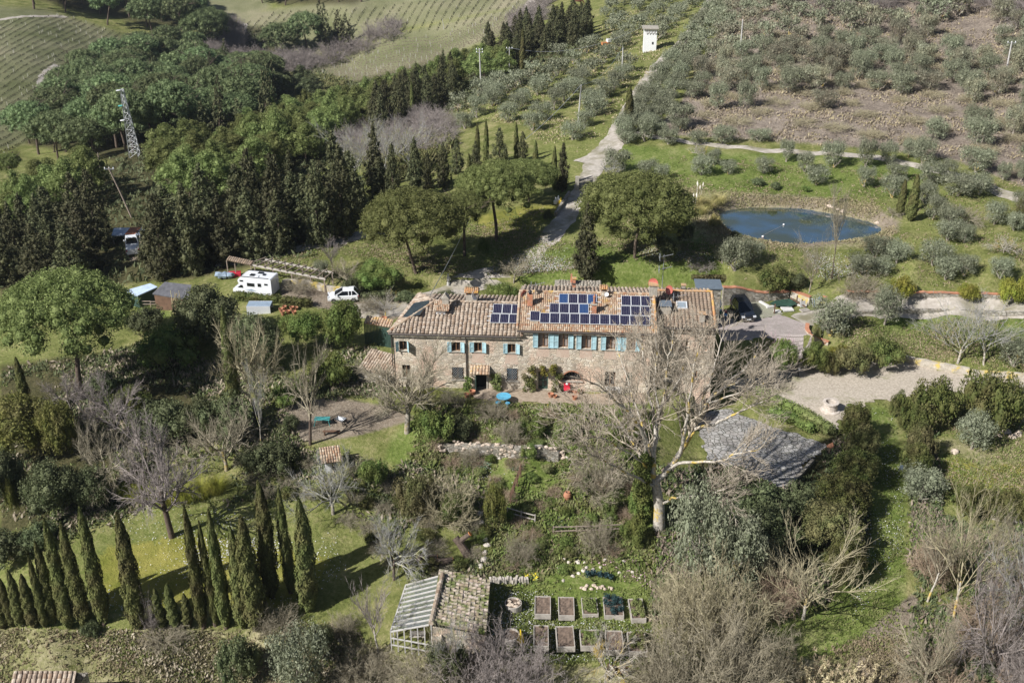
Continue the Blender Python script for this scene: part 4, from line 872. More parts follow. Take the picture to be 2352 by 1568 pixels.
# stone pine: height 1 unit = metre-scaled later; crown radius 1 (unit), built as flattened dome of puffs
def stone_pine(i, n=120, flat=.72, dens=9500, size=.018):
    bl = []
    for k in range(n):
        r = math.sqrt((k + .5) / n) * .9; a = k * 2.399 + RNG.uniform(-.25, .25); z = flat * math.sqrt(max(0, 1 - r * r * .95)) - .12 + RNG.uniform(-.07, .05); s = RNG.uniform(.13, .22)
        bl.append((r * cos(a), r * sin(a), z, s, s, s * .78))
    for k in range(22):
        a = k * .29 + RNG.uniform(-.2, .2); r = RNG.uniform(.35, .92); bl.append((r * cos(a), r * sin(a), .04 + RNG.uniform(-.16, .12), .17, .17, .13))
    return leaf_mesh('crown', bl, dens, size, .75, .25, .5, .42, .68)
for i in range(3): PROTO['stone_pine', i] = (trunk_pine(1.0, .034, 7, .7, 0), stone_pine(i))
for i in range(2):
    PROTO['far_pine', i] = (PROTO['stone_pine', i][0], stone_pine(i, 60, .72, 3000, .032))
# bushy pine of the young plantation
for i in range(3):
    bl = []
    for k in range(50):
        t = RNG.random(); a = k * 2.4; r = math.sqrt(RNG.random()) * .8 * math.sin(pi * min(.95, .25 + .75 * t)) ; s = RNG.uniform(.14, .27); bl.append((r * cos(a), r * sin(a), -.35 + 1.25 * t, s, s, s * .9))
    PROTO['bushy_pine', i] = (trunk_pine(1.0, .03, 5, .5, 0), leaf_mesh('crown', bl, 3200, .032, .7, .3, .5, .4, .6))
# columnar cypress: height 1, base radius .1
def columnar(n, size, rad=.085, lean=0):
    t = RNG.random(n) ** .85; prof = np.minimum(1, (t * 7) ** .5) * (1 - t ** 2.6) ** .75; a = RNG.random(n) * 2 * pi
    lump = 1 + .14 * np.sin(a * 3 + t * 22 + RNG.random() * 6) + .12 * np.sin(a * 5 - t * 37) + RNG.normal(0, .06, n); R = rad * prof * lump + .004
    wx = .012 * np.sin(t * 5 + 1); C = np.stack([R * np.cos(a) + wx, R * np.sin(a), t], 1); Nn = np.stack([np.cos(a), np.sin(a), .25 + 0 * a], 1) + RNG.normal(size=(n, 3)) * .35
    V = leafquads(C, Nn, size, .45, (0, 0, 1)); F = np.arange(len(V)).reshape(-1, 4); k = 10; m = 16; cvs = []
    for i in range(m + 1):
        tt = i / m * .99; pr = min(1, (tt * 7 + .05) ** .5) * (1 - tt ** 2.6) ** .75
        for j in range(k): b = 2 * pi * j / k; q = rad * .86 * pr * (1 + .12 * sin(b * 3 + tt * 22)); cvs.append((q * cos(b) + .012 * sin(tt * 5 + 1), q * sin(b), tt))
    I = np.arange(m * k).reshape(m, k); J = np.roll(I, -1, 1); cf = np.stack([I, J, J + k, I + k], -1).reshape(-1, 4)
    return make_mesh('crown', np.concatenate([V, np.array(cvs)]), np.concatenate([F, cf + len(V)]))
def stub(h=.12, r=.02): T = Tubes(); T.add([(0, 0, -.03), (0, 0, h * .5), (0, 0, h)], r, r * .8, 6); return T.mesh('trunk')
for i in range(4): PROTO['column_cypress', i] = (stub(), columnar(6500, .0125, RNG.uniform(.075, .095)))
PROTO['far_cypress', 0] = (stub(), columnar(1500, .024, .08))
# dark broad conical cypress
def conical(n=95, dens=3400, size=.0125, rad=.24):
    bl = []
    for k in range(n):
        t = (k + .5) / n; z = .06 + .9 * t + RNG.uniform(-.03, .03); R = rad * (1 - t ** 1.15) ** .8 * min(1, .5 + t * 2.2) * RNG.uniform(.75, 1.15); a = k * 2.399 + RNG.uniform(-.4, .4); rr = R * RNG.uniform(.35, 1.0); s = (.03 + .04 * (1 - t)) * RNG.uniform(.7, 1.3); bl.append((rr * cos(a), rr * sin(a), z, s, s, s * 1.35))
    return leaf_mesh('crown', bl, dens * 4, size, .5, .1, .35, .5, .6, (0, 0, .5))
def straight(h=.5, r=.022): T = Tubes(); T.add([(0, 0, -.03), (.005, 0, h * .5), (0, .004, h)], r, r * .5, 6); return T.mesh('trunk')
for i in range(4): PROTO['dark_cypress', i] = (straight(), conical(rad=[.23, .28, .2, .25][i]))
PROTO['far_dark', 0] = (straight(), conical(44, 1100, .024, .24))
# olive: crown radius 1
def olive(n=18, dens=1900, size=.036, core=.4, loose=.3):
    bl = []
    for k in range(n):
        a = k * 2.399 + RNG.uniform(-.4, .4); r = math.sqrt((k + .3) / n) * .78; z = .62 + .38 * math.sqrt(max(0, 1 - r * r)) + RNG.uniform(-.22, .12); s = RNG.uniform(.24, .36); bl.append((r * cos(a), r * sin(a), z, s, s, s * .9))
    for k in range(n // 2): a = k * 1.1; r = RNG.uniform(.3, .75); bl.append((r * cos(a), r * sin(a), .42 + RNG.uniform(-.1, .1), .25, .25, .2))
    ex = None; C, Nn = blob_pts([(b[0], b[1], b[2], b[3] * 1.25, b[4] * 1.25, b[5] * 1.3) for b in bl], dens * loose, .6, .3); ex = leafquads(C, rdirs(len(C)), size * .8, .35)
    return leaf_mesh('crown', bl, dens, size, .55, .15, .4, .38, core, None, ex)
def olive_trunk():
    T = Tubes()
    for k in range(RNG.integers(2, 4)):
        a = RNG.uniform(0, 2 * pi); pts, d = wander((.04 * cos(a), .04 * sin(a), -.05), (cos(a) * .3, sin(a) * .3, 1), .6, 4, .22); T.add(pts, .07, .035, 5)
        for q in range(3): b = a + q * 1.3; p2, _ = wander(pts[3], (cos(b), sin(b), .8), .45, 3, .15); T.add(p2, .03, .012, 4)
    return T.mesh('trunk')
for i in range(4): PROTO['olive_tree', i] = (olive_trunk(), olive())
for i in range(3): PROTO['far_olive', i] = (PROTO['olive_tree', i][0], olive(11, 420, .08, .45, .3))
# leafy shrubs, crown radius 1, sits on the ground
def shrub(n=22, dens=3200, size=.028, hgt=1.0, core=.66, asp=.6):
    bl = []
    for k in range(n): a = k * 2.399 + RNG.uniform(-.4, .4); r = math.sqrt((k + .4) / n) * .72; z = hgt * (.15 + .6 * math.sqrt(max(0, 1 - r * r)) * RNG.uniform(.35, 1)); s = RNG.uniform(.18, .34); bl.append((r * cos(a), r * sin(a), z, s, s, s * min(1.1, hgt)))
    return leaf_mesh('leaves', bl, dens, size, .66, .25, .45, asp, core)
for i in range(3): PROTO['shrub', i] = (None, shrub())
for i in range(2): PROTO['fine_shrub', i] = (None, shrub(30, 5200, .02))
for i in range(2): PROTO['tall_shrub', i] = (None, shrub(40, 3600, .027, 1.7))
# bare trees, height 1
def bare_tree(kids=(7, 7, 6), lev=4, spread=.72, shrink=.56, wob=.15, up=.2, r=.024, minr=.0011, hf=.36, first=7, fan=.8, droop=0.0):
    T = Tubes(); pts, d = wander((0, 0, -.03), (RNG.normal() * .06, RNG.normal() * .06, 1), hf, 5, .06); T.add(pts, r * 1.25, r * .8, 8)
    Tb = Tubes(); par = dict(kids=kids, spread=spread, shrink=shrink, wob=wob, up=up, droop=droop, minr=minr, bare=.22)
    for k in range(first):
        a = 2 * pi * k / first + RNG.uniform(-.3, .3); q = pts[3 + (k % 3)]; grow(Tb, q, (cos(a) * fan, sin(a) * fan, RNG.uniform(.5, 1.1)), (1 - hf) * RNG.uniform(.55, .8), r * .6, lev - 1, par)
    return T.mesh('trunk'), Tb.mesh('branches')
PROTO['bare_tree', 0] = bare_tree(); PROTO['bare_tree', 1] = bare_tree(fan=1.15, hf=.28, up=.1); PROTO['bare_tree', 2] = bare_tree((6, 5, 5), fan=.6, hf=.45, up=.3)
PROTO['bare_tree', 3] = bare_tree((7, 7, 7), fan=.95, hf=.42, up=.24, first=9)
PROTO['slim_bare', 0] = bare_tree((6, 5, 4), 4, .5, .5, .1, .45, .011, .0012, .42, 8, .35)
PROTO['slim_bare', 1] = bare_tree((6, 5, 4), 4, .55, .55, .12, .35, .012, .0012, .32, 8, .5)
def bare_bush(nst=26, lev=2, L=.75, fan=.75, r=.009, minr=.0025, kids=(6, 5), wob=.13, up=.1, droop=0.0):
    Tb = Tubes(); par = dict(kids=kids, spread=.55, shrink=.55, wob=wob, up=up, droop=droop, minr=minr, bare=.2)
    for k in range(nst):
        a = k * 2.399; f = math.sqrt((k + .5) / nst) * fan; grow(Tb, (cos(a) * f * .25, sin(a) * f * .25, -.02), (cos(a) * f, sin(a) * f, 1), L * RNG.uniform(.7, 1.1), r, lev, par)
    return Tb.mesh('branches')
for i in range(2): PROTO['bare_bush', i] = (None, bare_bush())
PROTO['dense_bush', 0] = (None, bare_bush(40, 3, .6, 1.1, .01, .003, (5, 4, 4), .2, .05, -.02))
PROTO['dense_bush', 1] = (None, bare_bush(40, 3, .6, 1.2, .01, .003, (5, 4, 4), .22, .02, -.05))
def blades(name, n, rad, L, w, arch=.5, stiff=.3):
    V = []
    for k in range(n):
        a = RNG.uniform(0, 2 * pi); r0 = rad * math.sqrt(RNG.random()) * .5; p = np.array([r0 * cos(a), r0 * sin(a), 0]); out = np.array([cos(a), sin(a), 0]); sd_ = np.array([-sin(a), cos(a), 0]) * w; l = L * RNG.uniform(.6, 1.1); d = out * stiff * RNG.uniform(.3, 1.6) + np.array([0, 0, 1]); q0 = p; ww = 1.0
        for s_ in range(3):
            d = d / np.linalg.norm(d); q1 = q0 + d * l / 3; w1 = ww - .3; V += [q0 - sd_ * ww, q0 + sd_ * ww, q1 + sd_ * w1, q1 - sd_ * w1]; q0 = q1; ww = w1; d = d + out * arch * .6 - np.array([0, 0, arch * .55])
    return make_mesh(name, V, np.arange(len(V)).reshape(-1, 4))
PROTO['grass_clump', 0] = (None, blades('leaves', 420, 1, 1.1, .012, .9, .8))
BARK = {'stone_pine': 'bark_dark', 'far_pine': 'bark_dark', 'bushy_pine': 'bark_dark', 'dark_cypress': 'bark_dark', 'far_dark': 'bark_dark', 'far_cypress': 'bark_dark', 'column_cypress': 'bark_dark', 'olive_tree': 'bark_grey', 'far_olive': 'bark_grey', 'bare_tree': 'bark_grey', 'slim_bare': 'bark_pale'}
MESHC = {}
def withmat(me, mname):
    k = (me.name, mname)
    if k not in MESHC: c = me.copy(); c.name = me.name.split('.')[0]; c.materials.clear(); c.materials.append(MATS[mname]); MESHC[k] = c
    return MESHC[k]
CNT = {}
def plant(kind, name, p, sx, sz, leaf, label, cat, group=None, bark=None, trunkh=None, rz=None, crown_z=0.0, crown_s=None, lean=(0, 0), flat=None, variant=None, tsc=None):
    """one plant: an Empty at its foot with trunk and crown children.
    sx, sz scale the crown mesh; trunk gets its own height; crown_z is where the crown mesh starts"""
    keys = [k for k in PROTO if k[0] == kind]; i = variant if variant is not None else random.randrange(len(keys)); tr, cr = PROTO[kind, i % len(keys)]
    t = thing(name, label, cat, p, random.uniform(0, 2 * pi) if rz is None else rz, group); t.rotation_euler = (lean[1], lean[0], t.rotation_euler[2])
    if tr is not None:
        th = trunkh or sz; link('trunk', withmat(tr, bark or BARK[kind]), None, t, (0, 0, 0), None, (tsc or th, tsc or th, th))
    link(cr.name.split('.')[0], withmat(cr, leaf), None, t, (0, 0, crown_z), None, (sx, sx * random.uniform(.85, 1.15), sz * random.uniform(.92, 1.06))); return t
def dims(bx, by, ty, wpx):
    """foot position and metres for a plant surveyed as foot (bx, by), top row ty and width wpx"""
    p = G(bx, by); return p, max(.3, ztop(p[1], ty) - p[2]), wpx / scale_at(p + np.array([0, 0, max(.3, ztop(p[1], ty) - p[2]) * .6])) / 2
def put(kind, name, bx, by, ty, wpx, leaf, label, cat, group=None, **kw):
    p, h, r = dims(bx, by, ty, wpx)
    if kind in ('stone_pine', 'far_pine'):
        ch = min(r * 1.25, h * .7); kw.setdefault('trunkh', h - ch * .62); return plant(kind, name, p, r * 1.14, ch * .98, leaf, label, cat, group, crown_z=h - ch * .75, **kw)
    if kind == 'bushy_pine': ch = h * .7; kw.setdefault('trunkh', h * .55); return plant(kind, name, p, r, ch / 1.5, leaf, label, cat, group, crown_z=h - ch * .78, **kw)
    if kind in ('column_cypress', 'far_cypress'): k = .085; return plant(kind, name, p, r / k * .8, h, leaf, label, cat, group, trunkh=h, **kw)
    if kind in ('dark_cypress', 'far_dark'): return plant(kind, name, p, r / .27, h, leaf, label, cat, group, trunkh=h, **kw)
    if kind in ('olive_tree', 'far_olive'): return plant(kind, name, p, r, h / 1.25, leaf, label, cat, group, trunkh=h / 1.25, tsc=r, **kw)
    if kind in ('shrub', 'fine_shrub'): return plant(kind, name, p, r, h / 1.05, leaf, label, cat, group, **kw)
    if kind == 'tall_shrub': return plant(kind, name, p, r, h / 1.75, leaf, label, cat, group, **kw)
    if kind == 'bare_tree': return plant(kind, name, p, max(r / (.5 if kw.get('variant') == 3 else .62), h * .5), h / .95, leaf, label, cat, group, trunkh=h / .95, tsc=max(r / (.5 if kw.get('variant') == 3 else .62), h * .5) , **kw)
    if kind == 'slim_bare': return plant(kind, name, p, r / .3, h, leaf, label, cat, group, trunkh=h, tsc=r / .3, **kw)
    if kind in ('bare_bush', 'dense_bush'): return plant(kind, name, p, r / .75, h / .95, leaf, label, cat, group, **kw)
    return plant(kind, name, p, r, h, leaf, label, cat, group, **kw)
def inpoly(poly, n, mind=0.0, rng=random, seed=1, jitter=None):
    """world points on the ground inside a survey polygon, kept mind apart"""
    rg = random.Random(seed); xs = [q[0] for q in poly]; ys = [q[1] for q in poly]; A = np.array(poly, float); W_ = np.array([G(x, y) for x, y in poly]); x0, y0 = W_[:, :2].min(0); x1, y1 = W_[:, :2].max(0)
    out = []; tries = 0; cell = {}
    while len(out) < n and tries < n * 60:
        tries += 1; x = rg.uniform(x0, x1); y = rg.uniform(y0, y1); z = hz(x, y); px, py = proj(x, y, z)
        if sdist(A, np.array([px]), np.array([py]))[0] < 0: continue
        g = (int(x / (mind or 1)), int(y / (mind or 1)))
        if mind and any(math.hypot(x - q[0], y - q[1]) < mind for dx in (-1, 0, 1) for dy in (-1, 0, 1) for q in cell.get((g[0] + dx, g[1] + dy), ())): continue
        cell.setdefault(g, []).append((x, y)); out.append(np.array([x, y, z]))
    return out
# ---------------------------------------------------------------- named trees, surveyed one by one
SP = [ # stone pines: foot x, foot y, top y, width, label
 (188,915,628,292,'largest umbrella pine, wide dark dome at the far left edge'),
 (955,628,436,215,'umbrella pine with leaning red-brown trunk on the lawn behind the house'),
 (1140,552,372,170,'umbrella pine with forked trunk beside the mossy lawn near the lane'),
 (1067,588,440,105,'slender pine between two larger umbrella pines on the lawn'),
 (1215,470,366,120,'umbrella pine touching the row of slim cypresses by the gate'),
 (1458,592,402,228,'broad umbrella pine between the lane and the pond'),
 (125,350,275,70,'umbrella pine with bare leaning trunk at the vineyard edge'),
 (30,440,352,62,'small umbrella pine at the left edge of the picture'),
 (475,110,14,95,'tall umbrella pine standing above the far wood'),
]
for a in SP: put('stone_pine', 'umbrella_pine', a[0], a[1], a[2], a[3], 'pine_leaf' if a[1] > 360 else 'pine_far_leaf', a[4], 'tree', bark='bark_dark')
DC = [(1345,640,468,110,'dark bushy cypress standing right behind the farmhouse roof'),(1292,440,322,52,'dark cypress beside the entrance gate'),(905,470,318,60,'dark cypress with two tips left of the row'),(1148,385,284,55,'brownish cypress in the middle of the lawn row'),
 (1050,400,308,46,'dark cypress left of the slim twin cypresses'),(1020,430,330,56,'dark cypress above the large umbrella pine'),(955,440,318,64,'broad dark cypress behind the umbrella pine crown'),(1200,375,295,40,'dark cypress at the right end of the lawn row'),(1093,400,318,48,'dark cypress under the slim twin cypresses'),(985,445,345,46,'dark cypress squeezed between broader ones')]
for a in DC: put('dark_cypress', 'dark_cypress', *a[:4], 'darkcypress_leaf', a[4], 'tree')
CC = [ # columnar cypresses: foot x, foot y, top y, width, label
 (240,1432,1168,44,'tallest cypress of the left row, leaning over the lawn'),(195,1440,1195,42,'cypress second from the tall one in the left row'),(160,1440,1205,42,'cypress with a forked tip in the left row'),(125,1430,1250,38,'cypress half hidden in the left row'),
 (320,1440,1180,52,'double cypress standing alone in the gap of the row'),(468,1440,1165,34,'slim cypress opening the middle group'),(495,1435,1200,30,'thin cypress behind the middle group'),(520,1440,1155,44,'tall cypress in the middle group'),(560,1440,1190,42,'cypress in the centre of the middle group'),
 (590,1445,1178,60,'broad cypress at the right of the middle group'),(625,1370,1108,54,'tall cypress left of the group of three'),(668,1360,1130,34,'narrow middle cypress of the group of three'),(712,1400,1122,62,'right cypress of the group of three, broadest'),
 (10,1440,1315,36,'short cypress at the left edge of the hedge row'),(50,1435,1312,34,'short cypress next to the left edge of the row'),(80,1440,1320,40,'short bushy cypress in the low part of the row'),(105,1438,1278,26,'greyish cypress in the low part of the row'),
 (372,1440,1352,30,'stunted cypress right of the lone double cypress'),(402,1440,1340,34,'second stunted cypress in the gap'),(434,1440,1360,30,'third stunted cypress before the middle group'),(30,1438,1322,30,'short dense cypress near the left corner'),
 (1443,305,200,28,'lone tall cypress at the fork of the white lane'),(1097,385,277,16,'left one of two thin twin cypresses'),(1117,382,278,16,'thin twin cypress with a sharp tip'),(1186,370,283,15,'thin cypress at the end of the lawn row'),(1230,385,322,14,'small thin cypress near the gate'),(1273,436,338,17,'thin cypress beside the gate'),
 (948,278,192,14,'thin cypress standing before the pine ridge'),(1200,162,66,16,'thin cypress on the far ridge'),(2066,496,414,22,'shorter one of two cypresses by the pond'),(2090,508,396,34,'taller one of two cypresses by the pond'),
 (545,975,685,34,'thin cypress wrapped by bare branches in the left wood'),(68,960,815,32,'dark cypress column leaning at the far left'),(2,1010,870,24,'cypress cut by the left picture edge'),(900,425,345,20,'narrow dark cypress at the left of the row'),(1078,420,350,16,'narrow cypress low in the lawn row')]
for a in CC: put('column_cypress' if a[1] > 600 else ('far_cypress' if a[3] < 17 else 'column_cypress'), 'italian_cypress', *a[:4], 'cypress_leaf', a[4], 'tree', 'italian cypresses')
# ---- woods made of countable trees
EXB = [[(225,352),(372,352),(380,470),(250,470)],[(225,470),(345,470),(350,600),(235,610)],[(262,505),(350,505),(370,560),(262,560)]]
def wood(kind, name, poly, n, mind, h, r, leaf, label, group, seed, cat='tree', hr=.2):
    rg = random.Random(seed)
    for p in inpoly(poly, n, mind, seed=seed):
        px, py = proj(*p)
        if any(sdist(np.array(e, float), np.array([px]), np.array([py]))[0] > 0 for e in EXB): continue
        hh = h * rg.uniform(1 - hr, 1 + hr); rr = r * rg.uniform(.8, 1.2); kw = {}
        if kind in ('stone_pine', 'far_pine'): ch = rr * 1.15; plant(kind, name, p, rr, ch, leaf, label, cat, group, crown_z=hh - ch * .8, trunkh=hh - ch * .6)
        elif kind == 'bushy_pine': ch = hh * .75; plant(kind, name, p, rr, ch / 1.5, leaf, label, cat, group, crown_z=hh - ch * .78, trunkh=hh * .5)
        elif kind in ('dark_cypress', 'far_dark'): plant(kind, name, p, rr / .27, hh, leaf, label, cat, group, trunkh=hh)
        elif kind in ('far_cypress', 'column_cypress'): plant(kind, name, p, rr / .085, hh, leaf, label, cat, group, trunkh=hh)
        elif kind in ('far_olive', 'olive_tree'): plant(kind, name, p, rr, hh / 1.25, leaf, label, cat, group, trunkh=hh / 1.25, tsc=rr)
        elif kind == 'bare_tree': plant(kind, name, p, hh, hh, leaf, label, cat, group, trunkh=hh, bark=leaf)
        elif kind == 'slim_bare': plant(kind, name, p, hh, hh, leaf, label, cat, group, trunkh=hh, bark=leaf)
        elif kind in ('bare_bush', 'dense_bush'): plant(kind, name, p, rr / .75, hh / .95, leaf, label, cat, group)
        else: plant(kind, name, p, rr, hh / (1.75 if kind == 'tall_shrub' else 1.0), leaf, label, cat, group)
wood('far_pine', 'stone_pine', [(150,225),(240,165),(420,150),(520,190),(600,200),(640,250),(600,310),(470,330),(330,360),(200,345),(130,330),(170,275)], 110, 7.2, 12, 5.6, 'pine_far_leaf', 'rounded blue-green stone pine in the valley wood beyond the mast', 'stone pines of the valley wood', 11)
wood('far_pine', 'stone_pine', [(60,330),(140,320),(330,350),(340,380),(200,372),(100,365)], 16, 6, 11, 4.6, 'pine_far_leaf', 'stone pine with bare trunk along the edge of the left vineyard', 'pines along the left vineyard', 12)
wood('far_pine', 'stone_pine', [(60,28),(130,28),(360,95),(430,118),(500,120),(480,70),(440,30),(330,-5),(200,-30),(60,-30)], 46, 9, 14, 6.5, 'pine_far_leaf', 'dark pine in the far wood along the top left', 'pines of the far wood', 13)
wood('bushy_pine', 'plantation_pine', [(20,520),(120,450),(250,425),(330,400),(450,360),(560,360),(640,350),(650,420),(560,450),(480,470),(380,470),(300,480),(230,470),(140,500),(60,560)], 85, 4.5, 8.0, 4.0, 'pine_leaf', 'bright green bushy pine in the plantation left of the house', 'plantation pines on the left', 14)
wood('bushy_pine', 'plantation_pine', [(560,330),(640,290),(760,265),(900,225),(960,220),(940,260),(850,300),(760,330),(700,385),(640,380),(560,370)], 90, 4.0, 6.8, 3.5, 'pine_leaf', 'bright green bushy pine of the middle plantation', 'plantation pines in the middle', 15)
wood('bushy_pine', 'ridge_pine', [(950,205),(1060,160),(1150,150),(1175,170),(1050,215),(985,240)], 26, 4.2, 6.5, 3.4, 'pine_leaf', 'green pine on the ridge beside the olive orchard', 'pines on the orchard ridge', 16)
wood('dark_cypress', 'ridge_cypress', [(850,300),(930,250),(1000,225),(1045,205),(1050,235),(960,275),(880,315)], 30, 3.6, 8.5, 2.4, 'darkcypress_leaf', 'brown-green cypress along the edge of the orchard meadow', 'cypresses along the orchard meadow', 17)
wood('dark_cypress', 'ridge_cypress', [(1120,130),(1190,100),(1290,70),(1352,72),(1350,95),(1250,130),(1180,160)], 40, 4.0, 8, 2.6, 'darkcypress_leaf', 'dark cypress of the clump near the top of the orchard', 'cypresses at the top of the orchard', 18)
wood('dark_cypress', 'belt_cypress', [(0,655),(0,585),(120,570),(240,560),(255,600),(200,650),(90,665)], 40, 3.4, 9.5, 3.3, 'darkcypress_leaf', 'tall dark cypress in the shelter belt above the big left pine', 'shelter belt cypresses at far left', 19)
wood('dark_cypress', 'belt_cypress', [(350,620),(360,585),(520,560),(640,560),(720,545),(830,520),(835,545),(740,575),(620,600),(500,610),(420,640),(370,640)], 60, 3.4, 10.0, 3.2, 'darkcypress_leaf', 'tall dark cypress in the shelter belt behind the motorhome', 'shelter belt cypresses behind the motorhome', 20)
wood('dark_cypress', 'belt_cypress', [(480,540),(560,500),(700,480),(820,470),(880,440),(885,470),(820,515),(700,535),(560,555)], 40, 3.8, 9.0, 2.9, 'darkcypress_leaf', 'dark cypress deep inside the shelter belt', 'inner shelter belt cypresses', 21)
wood('far_dark', 'wood_cypress', [(470,200),(560,170),(640,230),(620,330),(520,350),(350,360),(480,260)], 26, 7, 12, 2.6, 'darkcypress_leaf', 'small dark cypress scattered through the valley wood', 'cypresses of the valley wood', 22)
wood('bushy_pine', 'wood_oak', [(560,210),(700,190),(760,215),(700,250),(600,290)], 22, 7, 6.5, 4.0, 'oak_leaf', 'grey-green oak in the hollow before the far vineyard', 'oaks in the hollow', 23)
wood('far_pine', 'stone_pine', [(630,118),(700,112),(735,118),(700,135),(640,135)], 5, 8, 12, 6, 'pine_far_leaf', 'stone pine in the clump between the two vineyards', 'pines between the vineyards', 24)
wood('far_dark', 'wood_cypress', [(735,95),(800,90),(810,118),(745,125)], 6, 6, 13, 3, 'darkcypress_leaf', 'dark cypress in the clump between the two vineyards', 'cypresses between the vineyards', 25)
wood('dense_bush', 'bare_thicket', [(560,135),(700,140),(800,105),(900,60),(905,85),(800,135),(680,165),(560,150)], 40, 5, 6, 4.2, 'twig_mauve', 'mauve leafless thicket along the vineyard ditch', 'thickets along the vineyard ditch', 26)
wood('dense_bush', 'bare_thicket', [(490,100),(545,60),(560,110),(530,160),(480,160)], 18, 5, 6, 4.0, 'twig_mauve', 'mauve leafless thicket beside the upper track', 'thickets beside the upper track', 27)
wood('dense_bush', 'bare_thicket', [(800,320),(830,295),(930,275),(1010,280),(1040,310),(1000,350),(900,350),(830,390)], 30, 4.2, 3.8, 3.0, 'twig_mauve', 'brown leafless thicket in the clearing behind the cypresses', 'thickets in the clearing', 28)
wood('slim_bare', 'bare_birch', [(800,420),(850,400),(940,380),(960,390),(860,440)], 9, 4, 9, 2, 'twig_grey', 'pale leafless young tree in the clearing behind the cypresses', 'young trees in the clearing', 29)
wood('dense_bush', 'bare_thicket', [(1180,60),(1240,15),(1260,-5),(1240,40),(1195,85)], 14, 5, 5, 3.5, 'twig_mauve', 'leafless thicket along the track at the top of the orchard', 'thickets along the top track', 30)
wood('far_dark', 'far_conifer', [(1990,-8),(2360,10),(2700,20),(2700,-60),(1980,-60)], 90, 7, 15, 3.6, 'pine_far_leaf', 'dark conifer of the far wood at the top right', 'conifers of the top right wood', 31)
wood('far_pine', 'far_conifer', [(600,14),(690,16),(830,6),(860,-25),(600,-30)], 22, 8, 12, 5, 'pine_far_leaf', 'dark tree of the far wood above the vineyard', 'trees above the vineyard', 32)
# ---- olives in the orchard left of the lane: rows parallel to the lane
ra, rb = G(1340, 372), G(1628, 8); rd_ = (rb - ra)[:2]; rl = np.linalg.norm(rd_); rd_ /= rl; rn = np.array([-rd_[1], rd_[0]])
ORCH = np.array([(1040,250),(1090,205),(1190,160),(1260,130),(1370,105),(1385,40),(1400,5),(1600,-20),(1640,-20),(1560,70),(1500,150),(1440,235),(1400,300),(1330,352),(1240,352),(1180,300),(1060,300)], float)
allol = []; rg = random.Random(5)
for r_ in range(0, 26):
    for s_ in range(-6, 90):
        off = 4.6 + r_ * 7.2; q = ra[:2] + rn * off + rd_ * (s_ * 5.6 + rg.uniform(-1, 1)) + rn * rg.uniform(-.8, .8); z = hz(*q); px, py = proj(q[0], q[1], z)
        if sdist(ORCH, np.array([px]), np.array([py]))[0] < 0 or py < -15: continue
        if rg.random() < (.12 if r_ < 4 else .3): continue
        if math.hypot(px - 1494, py - 118) < 22: continue
        allol.append((q[1], np.array([q[0], q[1], z]), 1.7 + rg.random() * .9 if r_ < 7 else 1.4 + rg.random() * .8, rg.uniform(2.9, 3.9), 'grey-green olive in the orchard left of the white lane', 'olives left of the lane', 'olive_leaf'))
for r_ in range(2):                    # close double row right of the lane
    for s_ in range(2, 100):
        q = ra[:2] - rn * (3.9 + r_ * 3.4) + rd_ * (s_ * 4.4 + rg.uniform(-.6, .6)); z = hz(*q); px, py = proj(q[0], q[1], z)
        if py < -15 or py > 345: continue
        allol.append((q[1], np.array([q[0], q[1], z]), 1.7 + rg.random() * .5, rg.uniform(2.9, 3.7), 'olive of the close row hugging the white lane on its right', 'olives in the row along the lane', 'olive_leaf'))
for p in inpoly([(1545,295),(1580,235),(1640,130),(1700,0),(1760,-15),(2020,-10),(2352,60),(2480,100),(2480,430),(2352,400),(2150,340),(2000,300),(1900,285),(1700,285),(1600,300)], 780, 4.2, seed=41):
    px, py = proj(*p)
    if rg.random() < .6 and py > 225: continue
    if sdist(np.array([(1830,90),(2050,30),(2352,90),(2352,150),(2000,120)], float), np.array([px]), np.array([py]))[0] > 0 and rg.random() < .6: continue
    allol.append((p[1], p, rg.uniform(1.7, 2.7), rg.uniform(3.0, 4.5), 'overgrown olive in the abandoned brown field at the upper right', 'olives in the abandoned field', 'olive_dry_leaf' if rg.random() < .45 else 'olive_leaf'))
allol.sort(key=lambda a: a[0]); mass = []
for i, (yy, p, r, h, lab, grp, lf) in enumerate(allol):
    if i < 225: plant('far_olive' if yy > 200 else 'olive_tree', 'olive_tree', p, r, h / 1.25, lf, lab, 'olive tree', grp, trunkh=h / 1.25, tsc=r)
    else: mass.append((p, r, h / 1.25, lf))
def massed(name, items, kind, leafkey, label=None):
    V, F, n = [], [], 0; pr = [PROTO[k][1] for k in PROTO if k[0] == kind]; cache = []
    for me in pr:
        v = np.empty(len(me.vertices) * 3, np.float32); me.vertices.foreach_get('co', v); f = np.empty(len(me.loops), np.int32); me.loops.foreach_get('vertex_index', f); cache.append((v.reshape(-1, 3), f.reshape(-1, 4)))
    for p, r, h, lf in items:
        if lf != leafkey: continue
        v, f = random.choice(cache); a = random.uniform(0, 6.28); R = np.array([[cos(a), -sin(a), 0], [sin(a), cos(a), 0], [0, 0, 1]]); V.append((v * (r, r, h)) @ R.T + p); F.append(f + n); n += len(v)
    if V: tag(link(name, make_mesh(name, np.concatenate(V), np.concatenate(F)), MATS[leafkey]), label, None, None, 'stuff')
massed('olive_grove', mass, 'far_olive', 'olive_leaf'); massed('olive_grove', mass, 'far_olive', 'olive_dry_leaf')
wood('dense_bush', 'bramble', [(1990,30),(2100,20),(2352,60),(2480,80),(2480,30),(2300,0),(2000,-20),(1750,-25),(1760,0)], 60, 6, 4, 4.4, 'twig_mauve', 'mauve leafless scrub below the top right wood', 'scrub below the top right wood', 42)
